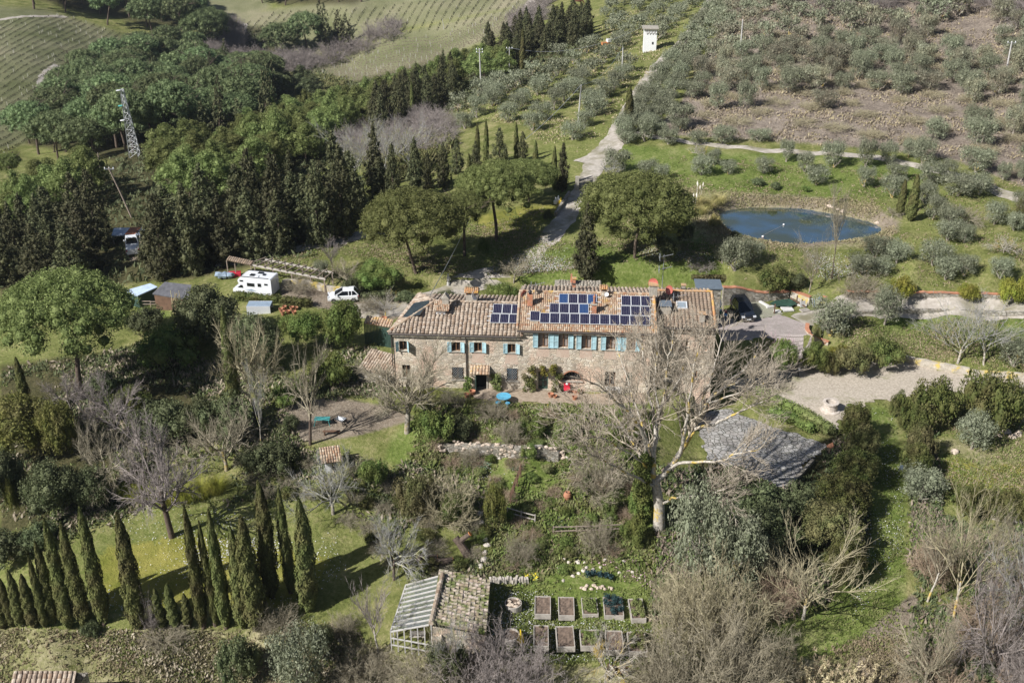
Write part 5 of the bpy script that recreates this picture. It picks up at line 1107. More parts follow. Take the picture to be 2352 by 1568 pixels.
wood('dense_bush', 'bramble', [(1600,290),(1650,150),(1720,60),(1950,100),(2352,150),(2352,400),(2100,330),(1800,300)], 90, 5, 1.3, 1.8, 'twig_tan', 'low brown bramble between the abandoned olives', 'brambles of the abandoned field', 43)
# hand surveyed olives around the pond and the lower lane
OH = [(1415,400,345,70),(1440,330,300,60),(1400,435,360,0),(1485,408,368,56),(1520,410,378,40),(1612,402,360,58),(1672,400,368,48),(1752,398,362,50),(1535,332,292,62),(1600,332,298,56),(1660,330,290,66),(1745,325,296,66),(1560,300,270,50),(1510,312,280,50),(1480,300,262,60),
 (1805,372,322,40),(1849,396,350,45),(1912,384,328,62),(1987,384,320,52),(2037,376,322,50),(2085,362,318,44),(2117,376,318,62),(1874,424,382,62),(1987,430,384,54),(2057,416,376,62),(2050,455,404,66),(2130,424,374,74),(2124,466,416,62),(2170,414,364,56),(2197,450,396,92),(2247,446,398,84),(2240,396,342,86),(2304,414,374,40),(2344,416,372,40),
 (2140,505,450,60),(2177,525,472,64),(2283,516,466,58),(2330,530,488,50),(2177,553,506,76),(2215,558,512,50),(2143,611,556,80),(2170,641,590,66),(2215,634,584,60),(2010,592,540,74),(2060,604,556,66),(1977,628,586,70),(2023,628,592,60),(2297,640,588,60),(1690,622,548,88),(1730,600,552,60),(1660,604,560,50),(1640,380,340,40),(2345,480,440,50)]
for i, (x, y, t, w) in enumerate(OH):
    if w: put('olive_tree', 'olive_tree', x, y, t, w, 'olive_leaf', 'silvery olive on the green meadow around the pond', 'olive tree', 'olives on the pond meadow')
for x, y, t, w, l in [(1907,772,690,118,'dense round olive in the curved stone bed by the parking area'),(2030,745,664,84,'pale young olive on the lawn below the lane'),(2230,1030,952,100,'low olive beside the grey boulders'),(2327,840,772,90,'dark olive at the right end of the yellow-stained wall'),(2113,1150,1080,108,'blue-grey olive at the bend of the grass path'),
    (1590,1330,1130,150,'large grey olive beside the foot of the great bare tree'),(1680,1370,1180,150,'silver olive merging with the brown thicket'),(690,1590,1440,150,'dark olive at the bottom edge, left of the glass roofed shed'),(2345,970,880,70,'olive cut by the right edge of the picture'),(740,640,600,40,'small grey olive by the timber pergola')]:
    put('olive_tree', 'olive_tree', x, y, t, w, 'olive_leaf', l, 'olive tree')
# ---- bare trees near the house
BT = [('bare_tree',935,992,820,265,'twig_brown','bark_grey','spreading leafless walnut before the left half of the house front',3),
 ('bare_tree',395,1232,965,262,'twig_mauve','bark_dark','leafless cherry with a leaning trunk on the flowery lawn',3),
 ('bare_tree',712,1020,790,165,'twig_brown','bark_dark','leafless tree with lichened trunk beside the garden table',2),
 ('bare_tree',590,960,700,190,'twig_tan','bark_dark','twisted leafless tree grown into the thin cypress',0),
 ('bare_tree',270,1020,850,180,'twig_mauve','bark_dark','leafless tree under the biggest pine',0),('bare_tree',170,960,830,130,'twig_mauve','bark_grey','grey leafless tree in the left wood edge',0),
 ('bare_tree',520,1080,900,210,'twig_brown','bark_grey','yellow lichened leafless tree above the dark shrubs',1),('bare_tree',245,1120,960,170,'twig_brown','bark_dark','leafless tree overhanging the bamboo',1),
 ('bare_tree',765,1180,1020,190,'twig_grey','bark_grey','pale lichened apple tree below the tool hut',1),('bare_tree',905,1330,1160,170,'twig_grey','bark_dark','crooked leafless fruit tree beside the cypress group of three',1),
 ('slim_bare',870,1500,1335,120,'twig_mauve','bark_pale','young leafless tree growing before the glass roof',0),('slim_bare',1040,1560,1380,70,'twig_grey','bark_pale','thin leafless tree in front of the shed corner',1),
 ('slim_bare',1910,640,415,64,'twig_brown','bark_dark','tall leafless poplar between the pond and the yard',0),('slim_bare',1858,672,530,56,'twig_brown','bark_grey','slender leafless tree rising behind the yard wall',1),
 ('slim_bare',1912,478,412,30,'twig_brown','bark_grey','small leafless tree on the far bank of the pond',0),
 ('slim_bare',2200,832,690,130,'twig_grey','bark_pale','pale leafless poplar pair on the right lawn',1),('slim_bare',2260,835,700,110,'twig_grey','bark_pale','fan shaped leafless tree on the right lawn',1),
 ('bare_tree',1180,648,582,84,'twig_brown','bark_grey','small round leafless mulberry beside the lane',0),('slim_bare',765,622,543,60,'twig_mauve','bark_dark','pollarded tree with upright shoots beyond the pergola',0),
 ('slim_bare',885,728,668,50,'bark_pale','bark_pale','pruned pale stump tree at the left end of the house',1),('bare_tree',800,655,590,90,'twig_brown','bark_grey','thin leafless shrub tree at the end of the pergola',0),
 ('bare_tree',2305,580,536,70,'bark_pale','bark_grey','gnarled pale leafless tree at the right edge',1),('bare_tree',2213,516,458,80,'twig_brown','bark_grey','leafless almond right of the two cypresses',1),('bare_tree',2048,500,470,40,'twig_brown','bark_pale','small crooked bare tree beside the pond cypresses',1),('bare_tree',1605,364,322,46,'bark_pale','bark_pale','little bare tree below the lower lane',1),
 ('bare_tree',1400,412,366,66,'twig_grey','bark_grey','grey leafless tree beside the gate',0),
 ('slim_bare',1845,1420,1230,190,'twig_tan','bark_pale','pale fan shaped leafless tree in the dark hollow',1),('slim_bare',2190,1420,1130,150,'twig_tan','bark_pale','first leafless tree of the lower right group',1),('slim_bare',2130,1380,1200,130,'twig_brown','bark_pale','second leafless tree of the lower right group',0),('slim_bare',2270,1360,1160,90,'twig_brown','bark_pale','third leafless tree of the lower right group',0),
 ('bare_tree',2260,1560,1260,230,'twig_mauve','bark_pale','large leafless tree at the lower right corner',1),('bare_tree',2120,1600,1360,200,'twig_brown','bark_grey','leafless tree over the stony ground at the lower right',1),('bare_tree',2345,1500,1240,200,'twig_grey','bark_pale','leafless tree leaning in from the right edge',0),
 ('bare_tree',1395,1560,1430,150,'bark_pale','bark_pale','white barked bare tree below the raised beds',1),('slim_bare',600,1030,800,60,'twig_grey','bark_pale','birch with white trunk beside the dark oak',0),('slim_bare',575,860,720,60,'twig_grey','bark_pale','thin birch before the clipped hedge',0)]
for k, x, y, t, w, tw, bk, lab, v in BT:
    o = put(k, 'bare_tree', x, y, t, w, tw, lab, 'bare tree', variant=v, bark=bk)
# ---- shrubs, hedges, thickets
SH = [ # kind, foot x, foot y, top y, width, leaf, label
 ('tall_shrub',480,800,640,190,'oak_leaf','large dark holm oak right of the sheds'),('tall_shrub',590,850,690,130,'oak_leaf','holm oak in front of the clipped hedge'),('tall_shrub',790,805,672,120,'laurel_leaf','green laurel half hiding the white hatchback'),('dense_bush',690,668,628,70,'twig_brown','leafless scrub grown through the pergola'),('dense_bush',850,712,676,60,'twig_brown','leafless bush beside the white hatchback'),('shrub',665,760,722,70,'laurel_leaf','shrub on the grass before the white hatchback'),('dense_bush',1080,1062,1020,60,'twig_brown','brown bush overgrowing the rubble wall'),('shrub',1215,1050,1015,50,'laurel_leaf','green bush growing over the rubble wall'),('shrub',670,985,945,50,'oak_leaf','dark shrub at the left of the bare garden ground'),('shrub',335,760,700,110,'oak_leaf','dark scrub in front of the blue roofed shed'),('shrub',440,790,735,80,'oak_leaf','dark scrub at the foot of the boarded shed'),('tall_shrub',705,800,690,100,'laurel_leaf','laurel covered in bare twigs near the birch'),('shrub',760,880,800,120,'laurel_leaf','dark laurel under the lean-to roof'),
 ('shrub',395,840,750,190,'laurel_leaf','dark glossy shrub below the sheds'),('shrub',560,830,760,120,'oak_leaf','shrub in the shade of the holm oak'),('shrub',245,905,850,90,'oak_leaf','silvery shrub under the biggest pine'),('shrub',520,1010,900,160,'oak_leaf','dark shrub mass in the left wood'),('shrub',380,1010,920,190,'oak_leaf','broad dark shrub above the leafless cherry'),('shrub',620,1080,1010,140,'oak_leaf','shrub left of the tool hut'),
 ('tall_shrub',60,1050,880,190,'bamboo_leaf','yellow-green bamboo clump at the left edge'),('tall_shrub',150,1060,900,110,'bamboo_leaf','bamboo clump with arching canes under the cypress'),('tall_shrub',30,1180,1010,130,'oak_leaf','dark bamboo at the left edge'),('tall_shrub',130,1190,1040,150,'oak_leaf','dark bamboo behind the lawn'),('tall_shrub',215,1160,1060,110,'oak_leaf','dark evergreen thicket above the lawn'),('tall_shrub',40,1200,1080,40,'bamboo_leaf','small yellow bamboo tuft in the dark corner'),('shrub',180,1130,1090,60,'bamboo_leaf','yellow-green shrub in the dark corner'),
 ('shrub',20,1290,1215,150,'oak_leaf','grey-green shrub at the left end of the lawn'),('shrub',90,1250,1200,100,'oak_leaf','dark ground hugging shrub at the lawn edge'),
 ('fine_shrub',865,658,598,130,'laurel_leaf','wide juniper mound on the lawn behind the house'),('shrub',810,672,630,60,'oak_leaf','grey shrub between pergola and juniper'),('shrub',1112,583,545,34,'laurel_leaf','dark round clipped bush on the lawn'),('fine_shrub',1150,690,648,96,'laurel_leaf','rounded green hedge ball behind the roof'),('fine_shrub',1270,570,640,0,'laurel_leaf',''),
 ('shrub',1020,690,676,100,'oak_leaf','low grey lavender hedge behind the left roof'),('shrub',930,690,668,70,'oak_leaf','grey lavender bank at the turn of the lane'),
 ('shrub',1775,668,606,100,'hedge_leaf','large round evergreen behind the yard wall'),('shrub',1830,660,620,60,'oak_leaf','dark evergreen beside the large round one'),('dense_bush',1975,680,610,90,'twig_brown','reddish leafless bush behind the yard wall'),('shrub',2068,690,633,72,'yellowgreen_leaf','yellow-green bush beside the upper lane'),('shrub',2222,690,644,60,'yellowgreen_leaf','small yellow-green bush on the wall'),('shrub',2318,695,632,80,'yellowgreen_leaf','bright yellow-green bush at the right edge'),('shrub',2355,700,630,60,'yellowgreen_leaf','yellow-green bush cut by the right edge'),
 ('tall_shrub',1790,870,765,76,'laurel_leaf','dark laurel below the paved drive'),('tall_shrub',1865,858,772,70,'laurel_leaf','laurel beside the curved brick kerb'),('shrub',1900,860,800,60,'hedge_leaf','brownish bush in the shrub row'),('shrub',1955,858,782,110,'brownhedge_leaf','drooping golden-brown bush on the courtyard wall'),('shrub',1925,830,785,60,'yellowgreen_leaf','yellowish bush in the shrub row'),('shrub',2030,845,775,110,'hedge_leaf','dark green bush at the end of the shrub row'),
 ('tall_shrub',1960,1010,905,82,'hedge_leaf','tall clipped hedge block at the courtyard corner'),('tall_shrub',1975,1070,960,90,'brownhedge_leaf','hedge block along the left of the grass path'),('tall_shrub',1960,1120,1010,120,'hedge_leaf','bushy hedge left of the grass path'),('tall_shrub',1930,1190,1070,150,'hedge_leaf','wide hedge bank falling towards the hollow'),('tall_shrub',1900,1270,1150,170,'brownhedge_leaf','brown-green bank of bramble left of the path'),('shrub',1830,1180,1110,150,'oak_leaf','dark bramble below the stone terrace'),('shrub',1740,1190,1110,160,'oak_leaf','dark bramble right of the great tree'),('shrub',1760,1260,1160,190,'oak_leaf','dark shade shrub in the hollow'),('shrub',1700,1330,1240,170,'oak_leaf','dark shrub at the bottom of the hollow'),('tall_shrub',1930,1340,1220,110,'hedge_leaf','bramble bank at the bend of the path'),
 ('shrub',2135,980,862,140,'hedge_leaf','large round mixed bush right of the grass path'),('shrub',2060,960,895,60,'hedge_leaf','clipped bush at the head of the grass path'),('shrub',2085,1010,930,70,'hedge_leaf','bush in the right hedge of the path'),('shrub',2110,1060,960,80,'brownhedge_leaf','brownish bush in the right hedge of the path'),('tall_shrub',2095,1105,1000,80,'hedge_leaf','tall bush in the right hedge of the path'),
 ('shrub',2270,985,835,150,'hedge_leaf','big rounded bush at the right of the courtyard'),('shrub',2230,1180,1110,100,'hedge_leaf','low bush on the lower lawn bank'),('shrub',2300,1195,1115,120,'hedge_leaf','hanging hedge over the small wall'),('shrub',2352,1200,1130,90,'hedge_leaf','trailing hedge cut by the right edge'),
 ('shrub',1810,985,905,0,'laurel_leaf',''),('dense_bush',1580,455,430,0,'pampas_leaf',''),
 ('fine_shrub',960,1190,1085,140,'brownhedge_leaf','large rounded rosemary in the middle of the garden'),('dense_bush',1030,1195,1075,140,'twig_tan','drooping leafless spiraea behind the fence'),('fine_shrub',1040,1195,1120,120,'hedge_leaf','dark lower part of the large garden bush'),('shrub',860,1120,1040,80,'laurel_leaf','bright green laurel beside the tool hut'),('shrub',1135,1210,1105,66,'bamboo_leaf','tall climber covered bush by the stepping stones'),('dense_bush',1380,1130,1040,130,'twig_brown','dry leafless shrub left of the great tree'),
 ('shrub',1080,960,905,0,'laurel_leaf',''),('shrub',1000,1010,930,110,'laurel_leaf','green shrub at the foot of the walnut tree'),('shrub',1050,1010,955,80,'oak_leaf','blue-grey shrub on the terrace wall'),('dense_bush',1130,960,915,70,'twig_brown','dry brown bush beside the blue table'),('dense_bush',1040,930,890,60,'twig_brown','dry shrub under the grilled window'),('shrub',1230,1000,960,60,'laurel_leaf','green herb bush above the rubble wall'),('shrub',1300,1010,960,80,'weed_leaf','leafy plant above the rubble wall'),('dense_bush',1170,1010,960,80,'twig_brown','leafless rose above the rubble wall'),('shrub',1430,1020,960,90,'laurel_leaf','ivy shrub behind the great tree'),('shrub',1470,1200,1100,80,'laurel_leaf','ivy mass left of the great trunk'),('shrub',1450,1250,1180,70,'laurel_leaf','glossy ivy below the great trunk'),('shrub',1400,1180,1130,60,'weed_leaf','green shrub on the upper slope'),
 ('dense_bush',1195,1290,1210,70,'twig_brown','brown dead creeper on the slope'),('dense_bush',1370,1260,1180,90,'twig_brown','dry stems left of the ivy'),('dense_bush',1330,1480,1400,0,'twig_brown',''),
 ('dense_bush',1590,1480,1270,190,'twig_tan','golden-brown thicket beside the raised beds'),('dense_bush',1660,1500,1260,220,'twig_tan','broad tan thicket below the olive trees'),('dense_bush',1620,1600,1380,260,'twig_brown','brown thicket at the bottom, right of the beds'),('dense_bush',1520,1600,1440,130,'twig_brown','brown thicket at the bottom edge'),('dense_bush',1730,1590,1400,180,'twig_brown','thicket above the dry reeds'),('dense_bush',1550,1400,1290,100,'twig_tan','thin thicket touching the last raised bed'),
 ('dense_bush',1790,1400,1290,110,'twig_russet','dark leafless shrub in the hollow'),
 ('dense_bush',1110,1580,1420,210,'twig_mauve','dark mauve thicket in front of the tiled shed'),('dense_bush',1200,1600,1480,190,'twig_mauve','mauve thicket at the bottom edge'),('dense_bush',980,1600,1470,180,'twig_brown','brown thicket left of the tiled shed'),('dense_bush',840,1570,1470,130,'twig_brown','brown thicket under the young bare tree'),('shrub',1030,1570,1470,120,'oak_leaf','evergreen bush at the corner of the shed'),
 ('shrub',550,1570,1455,130,'oak_leaf','rounded dark bush at the bottom left'),('shrub',740,1500,1420,90,'oak_leaf','dark bush under the cypress group of three'),('dense_bush',640,1450,1370,80,'twig_brown','leafless bush at the foot of the three cypresses'),('dense_bush',790,1450,1400,60,'twig_brown','brown bush beside the dark lawn'),('dense_bush',350,1440,1345,46,'twig_mauve','purple-grey bush in the gap of the cypress row'),
 ('dense_bush',380,1470,1440,100,'twig_brown','low brown bramble below the cypress row'),('shrub',470,1000,905,130,'oak_leaf','dark evergreen between the bare trees of the left wood'),('shrub',300,960,880,130,'laurel_leaf','dark shrub in the shade of the biggest pine'),('shrub',660,930,880,90,'laurel_leaf','shrub beside the garden table ground'),('shrub',210,1460,1425,50,'oak_leaf','blue-green shrub at the foot of the row'),
 ('dense_bush',2250,1480,1380,160,'twig_russet','tan thicket of the lower right group'),('dense_bush',2330,1400,1260,110,'twig_russet','thicket beside the green gate on the right'),('dense_bush',2140,1330,1220,100,'twig_russet','reddish twiggy bush right of the grass path'),('dense_bush',2330,1600,1440,170,'twig_mauve','mauve thicket at the lower right corner'),('dense_bush',2200,1610,1480,180,'twig_russet','brown thicket at the lower right'),('shrub',2180,1330,1270,80,'laurel_leaf','ivy at the foot of the lower right trees'),('shrub',2230,1590,1500,120,'oak_leaf','dark evergreen at the bottom right'),
 ('dense_bush',1790,830,760,56,'blossom_pink','pale pink flowering bush on the paved drive'),('shrub',1640,520,486,34,'pampas_leaf','golden bush on the left bank of the pond'),('shrub',1755,560,548,0,'laurel_leaf',''),('shrub',1690,548,530,34,'oak_leaf','small round bush on the near bank'),('shrub',1530,600,540,60,'oak_leaf','dark shrub in the shade of the broad pine'),('shrub',1570,560,500,60,'oak_leaf','dark shrub right of the broad pine'),('shrub',1500,560,520,60,'oak_leaf','dark evergreen under the broad pine'),('dense_bush',1610,615,590,60,'twig_mauve','pinkish twiggy bush on the bank'),('shrub',1850,440,424,26,'laurel_leaf','dark shrub on the far pond bank'),('shrub',1780,435,415,34,'oak_leaf','grey shrub on the far pond bank'),('shrub',1740,425,405,40,'oak_leaf','dark shrub beside the pampas grass'),('shrub',1258,510,478,30,'oak_leaf','small round bush by the low wall'),('dense_bush',2345,520,440,60,'brownhedge_leaf','yellow-brown bush at the right edge'),('shrub',1500,360,340,0,'oak_leaf','')]
for k, x, y, t, w, lf, lab in SH:
    if w: put(k, 'thicket' if 'dense' in k else 'shrub', x, y, t, w, lf, lab, 'thicket' if 'dense' in k else 'shrub')
# ---- the great bare tree: limbs surveyed on the picture, each bending off its own way in depth
gp = G(1513, 1212); gy = gp[1]; great = thing('bare_tree', 'enormous leafless tree with pale forking limbs before the right half of the house', 'bare tree', gp)
def lp(px, py, dy): p = at_y(px, py, gy + dy); return p - gp
T0 = Tubes(); T0.add([lp(1513, 1225, 0), lp(1514, 1195, 0), lp(1514, 1160, 0), lp(1508, 1125, .1), lp(1506, 1105, .2)], .55, .36, 12)
LIMBS = [ # (points, r0, r1, depth end)
 ([(1506,1112),(1497,1075),(1486,1055),(1468,1044),(1440,1000),(1420,965)], .34, .12, 3.0), ([(1491,1060),(1478,1000),(1460,960),(1428,930),(1400,905),(1362,880)], .24, .07, -3.0),
 ([(1500,1095),(1500,1050),(1506,995),(1515,945),(1540,900),(1565,870),(1572,830)], .32, .08, 2.5), ([(1508,985),(1498,930),(1480,880),(1478,820),(1470,770)], .16, .05, 4), ([(1512,950),(1530,900),(1530,840),(1545,790),(1548,758)], .15, .045, -1),
 ([(1506,1110),(1530,1085),(1560,1045),(1590,995),(1602,965),(1618,930),(1650,895),(1700,856),(1740,812)], .36, .05, 4), ([(1560,1045),(1575,990),(1580,940),(1590,880),(1600,820),(1612,775)], .2, .05, -3), ([(1602,965),(1618,905),(1640,850),(1650,800),(1665,765)], .15, .045, 1),
 ([(1529,1087),(1548,1066),(1589,1058),(1642,1064),(1700,1040),(1745,1030)], .2, .05, -4), ([(1596,985),(1640,975),(1690,950),(1742,925),(1782,905)], .17, .045, -1.5), ([(1640,905),(1690,880),(1730,860),(1772,838)], .13, .04, 3),
 ([(1516,1160),(1540,1146),(1576,1138),(1620,1142),(1670,1120)], .15, .05, -4), ([(1504,1118),(1476,1104),(1430,1082),(1390,1060),(1350,1040)], .17, .05, -5), ([(1478,1000),(1440,985),(1400,975),(1350,960),(1310,950)], .12, .04, -2),
 ([(1494,1080),(1450,1040),(1410,1020),(1370,1000),(1335,1010)], .12, .04, -5), ([(1500,1050),(1470,960),(1450,900),(1435,850),(1420,810)], .16, .045, 5), ([(1515,945),(1500,880),(1510,820),(1505,775)], .13, .04, 0), ([(1618,930),(1680,910),(1720,890),(1755,880)], .11, .04, -4)]
TB = Tubes(); par = dict(kids=(4, 3, 2), spread=.52, shrink=.62, wob=.13, up=.26, droop=0.0, minr=.019, bare=.2); LIMBS = [(a_, b_ * .78, c_ * .8, d_) for a_, b_, c_, d_ in LIMBS]
for pts, r0, r1, de in LIMBS:
    n = len(pts); s0 = LIMBS.index((pts, r0, r1, de)); d0 = 0.0
    if s0 in (3, 4, 7, 9, 10): d0 = .8
    P = [lp(x, y, d0 + (de - d0) * (i / (n - 1)) ** 1.3 + (RNG.normal() * .25 if i else 0)) for i, (x, y) in enumerate(pts)]; P = np.array(P)
    L = np.concatenate([[0], np.cumsum(np.linalg.norm(np.diff(P, axis=0), axis=1))]); ts = np.linspace(0, L[-1], n * 3); Q = np.stack([np.interp(ts, L, P[:, k]) for k in range(3)], 1)
    for _ in range(2): Q[1:-1] = (Q[:-2] + 2 * Q[1:-1] + Q[2:]) / 4
    Q[1:-1] += RNG.normal(size=(len(Q) - 2, 3)) * .05; T0.add(Q, r0, r1, 8)
    m = len(Q); tot = L[-1]; nk = int(tot * 1.15) + 3
    for k in range(nk):
        f = ((.5 if s0 in (8, 9, 11, 12, 13, 14) else .25) + (.48 if s0 in (8, 9, 11, 12, 13, 14) else .73) * (k + RNG.random() * .8) / nk) * (m - 1); i = min(int(f), m - 2); b = Q[i] + (Q[i + 1] - Q[i]) * (f - i); ax = Q[i + 1] - Q[i]; ax /= np.linalg.norm(ax)
        rd = RNG.normal(size=3); rd -= ax * (rd @ ax); rd /= np.linalg.norm(rd); a = RNG.uniform(.45, .95); nd = ax * cos(a) + rd * sin(a); nd[2] += .3; rr = r0 + (r1 - r0) * i / m
        grow(TB, b, nd, RNG.uniform(1.8, 4.4) * (1 - .55 * f / m), max(rr * .45, .036), 3, par)
    grow(TB, Q[-1], Q[-1] - Q[-2], 1.3, r1, 3, par)
link('trunk', T0.mesh('trunk'), MATS['bark_pale'], great); link('branches', TB.mesh('branches'), MATS['twig_pale'], great)
iv = [tuple(lp(1478 + RNG.uniform(-16, 14), y, RNG.uniform(-.8, .8))) + (.45, .45, .5) for y in range(1050, 1200, 7)]
tag(link('ivy', leaf_mesh('ivy', iv, 900, .09, .6, .1, .5, .8, .6), MATS['laurel_leaf'], None, gp), 'glossy ivy climbing beside the great bare trunk', 'ivy')

GS = [(960,950),(1480,940),(1490,1300),(1200,1330),(1140,1290),(1140,1130),(1000,1080)]; GL = [(560,1060),(880,1070),(900,1150),(1110,1210),(1120,1320),(900,1300),(800,1210),(600,1140)]
wood('shrub', 'garden_shrub', GS, 26, 1.6, .8, .75, 'laurel_leaf', 'low green shrub on the terraced garden slope', 'shrubs on the garden slope', 61, 'shrub', .35)
wood('fine_shrub', 'garden_shrub', GS, 22, 1.6, .7, .7, 'weed_leaf', 'pale green cushion plant on the terraced garden slope', 'cushion plants on the garden slope', 62, 'shrub', .35)
wood('dense_bush', 'dry_bush', GS, 26, 1.7, 1.0, .75, 'twig_russet', 'dry brown bush on the terraced garden slope', 'dry bushes on the garden slope', 63, 'thicket', .35)
wood('dense_bush', 'dry_bush', GL, 22, 2.0, 1.2, .95, 'twig_brown', 'leafless brown bush between lawn and garden path', 'dry bushes beside the lawn', 64, 'thicket', .35)
wood('shrub', 'garden_shrub', GL, 18, 2.0, .9, .9, 'hedge_leaf', 'green shrub between lawn and garden path', 'shrubs beside the lawn', 65, 'shrub', .35)
# ---------------------------------------------------------------- lanes, paving, pond, walls, vineyards, ground cover
rough_mat('lane_gravel', (.34, .3, .25), (.52, .47, .41), 1.6, .95, c=(.22, .2, .13), cscale=.35, cpos=(.46, .66), coord='w', bumps=.6)
road('lane', MATS['lane_gravel'], [(1640,-8,3),(1600,60,3),(1565,100,2.4),(1510,150,2.4),(1475,200,2.5),(1440,262,2.8),(1410,322,3.6),(1385,352,4.4),(1362,388,3.0),(1345,420,2.6),(1325,455,2.6),(1300,500,2.8),(1270,540,3.0),(1215,590,3.2),(1150,625,3.4),(1060,660,3.4),(960,697,3.4),(880,714,3.4),(800,714,3)], 3)
road('track', MATS['lane_gravel'], [(1388,352,3.5),(1362,366,4.5),(1335,376,3.5)], 3, .08)
road('lane', MATS['lane_gravel'], [(1462,304,1.5),(1510,315,1.5),(1600,331,1.5),(1750,346,1.5),(1900,352,1.6),(2050,366,1.7),(2150,390,1.9),(2250,421,2.2),(2340,456,2.4),(2420,480,2.4)], 2.2)
road('track', MATS['lane_gravel'], [(1835,738,3),(1895,722,3.2),(1960,706,3.6),(2050,697,3.8),(2200,699,3.8),(2352,707,3.8),(2470,712,3.8)], 3.6, .07)
for pts, w in (([(135,150,3),(118,175,6),(125,205,9),(150,232,6),(162,258,4)], 6), ([(640,163,4),(680,180,5),(740,190,4)], 4), ([(1222,0,3),(1195,40,4),(1178,66,5),(1188,84,4)], 4), ([(560,55,3),(548,85,4),(556,112,3)], 3), ([(-20,48,3),(60,38,3),(150,38,3)], 3), ([(500,604,2.6),(620,592,2.6),(760,556,2.6),(880,528,2.6)], 2.6), ([(2290,72,3),(2310,66,3),(2400,58,3)], 3)):
    road('track', MATS['dirt_road'], pts, w, .09)
def paving_mat(name, a, b, mortar, scale):
    m, nt, bs = new_mat(name); co = wpos(nt); br = N(nt, 'ShaderNodeTexBrick'); nt.links.new(co, br.inputs['Vector']); br.inputs['Scale'].default_value = scale
    br.inputs['Color1'].default_value = (*a, 1); br.inputs['Color2'].default_value = (*b, 1); br.inputs['Mortar'].default_value = (*mortar, 1); br.inputs['Mortar Size'].default_value = .03
    col = mixc(nt, ramp(nt, noise(nt, .7, 5, .7, co), [(.42, 0.0), (.66, .6)]), br.outputs[0], (.22, .2, .17)); nt.links.new(col, bs.inputs['Base Color']); bs.inputs['Roughness'].default_value = .9; bump(nt, bs, br.outputs['Fac'], .3, .02); MATS[name] = m; return m
paving_mat('pavers', (.38, .32, .3), (.5, .43, .4), (.2, .17, .15), 2.2); paving_mat('grass_pavers', (.32, .3, .24), (.4, .37, .3), (.12, .17, .05), 3)
drape('paved_drive', MATS['pavers'], [(1640,712),(1664,722),(1700,742),(1770,728),(1790,722),(1860,748),(1852,770),(1880,792),(1860,822),(1825,828),(1760,812),(1655,790)], lift=.05, cell=.4, wob=.0)
drape('parking_bay', MATS['grass_pavers'], [(1668,716),(1700,688),(1755,694),(1800,722),(1772,728),(1700,742)], lift=.045, cell=.4, wob=.05)
drape('gravel_yard', MATS['gravel'], [(1640,882),(1740,850),(1810,842),(1930,842),(2060,828),(2200,858),(2330,872),(2480,885),(2470,925),(2352,915),(2180,900),(2110,905),(2025,925),(1950,930),(1925,985),(1895,968),(1780,922),(1700,905)], lift=.06, cell=.5, wob=.5)
MATS['flag_w'] = stone_mat('flag_floor', [(.36, .34, .32), (.46, .44, .41), (.31, .29, .27), (.41, .38, .35)], (.11, .11, .08), 2.1)
drape('stone_terrace', MATS['flag_floor'], [(1600,945),(1680,940),(1740,968),(1800,988),(1900,1022),(1868,1050),(1838,1088),(1800,1122),(1700,1076),(1620,1056)], lift=.06, cell=.4, wob=.3)
MATS['house_apron'] = rough_mat('earth_yard', (.26, .2, .14), (.42, .34, .26), 4, .95, coord='w')
drape('terrace_floor', MATS['earth_yard'], [(1085,890),(1135,890),(1250,897),(1400,905),(1480,905),(1480,925),(1380,930),(1200,925),(1085,915)], lift=.05, cell=.4)
# water: murky green with sky blue and bank reflections painted into the base colour
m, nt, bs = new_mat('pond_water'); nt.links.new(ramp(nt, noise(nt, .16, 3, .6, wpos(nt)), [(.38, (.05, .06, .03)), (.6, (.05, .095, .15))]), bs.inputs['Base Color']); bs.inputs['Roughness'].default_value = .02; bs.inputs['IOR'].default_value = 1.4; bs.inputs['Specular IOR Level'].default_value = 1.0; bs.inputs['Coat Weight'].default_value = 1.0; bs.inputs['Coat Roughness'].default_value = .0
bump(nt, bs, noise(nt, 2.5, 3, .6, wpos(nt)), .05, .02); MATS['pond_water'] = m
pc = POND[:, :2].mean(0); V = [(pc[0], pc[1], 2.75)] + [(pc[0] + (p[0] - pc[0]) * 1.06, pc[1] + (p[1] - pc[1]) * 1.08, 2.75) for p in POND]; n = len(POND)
tag(link('pond_water', make_mesh('pond', V, [[0, 1 + i, 1 + (i + 1) % n] for i in range(n)]), MATS['pond_water']), kind='structure')
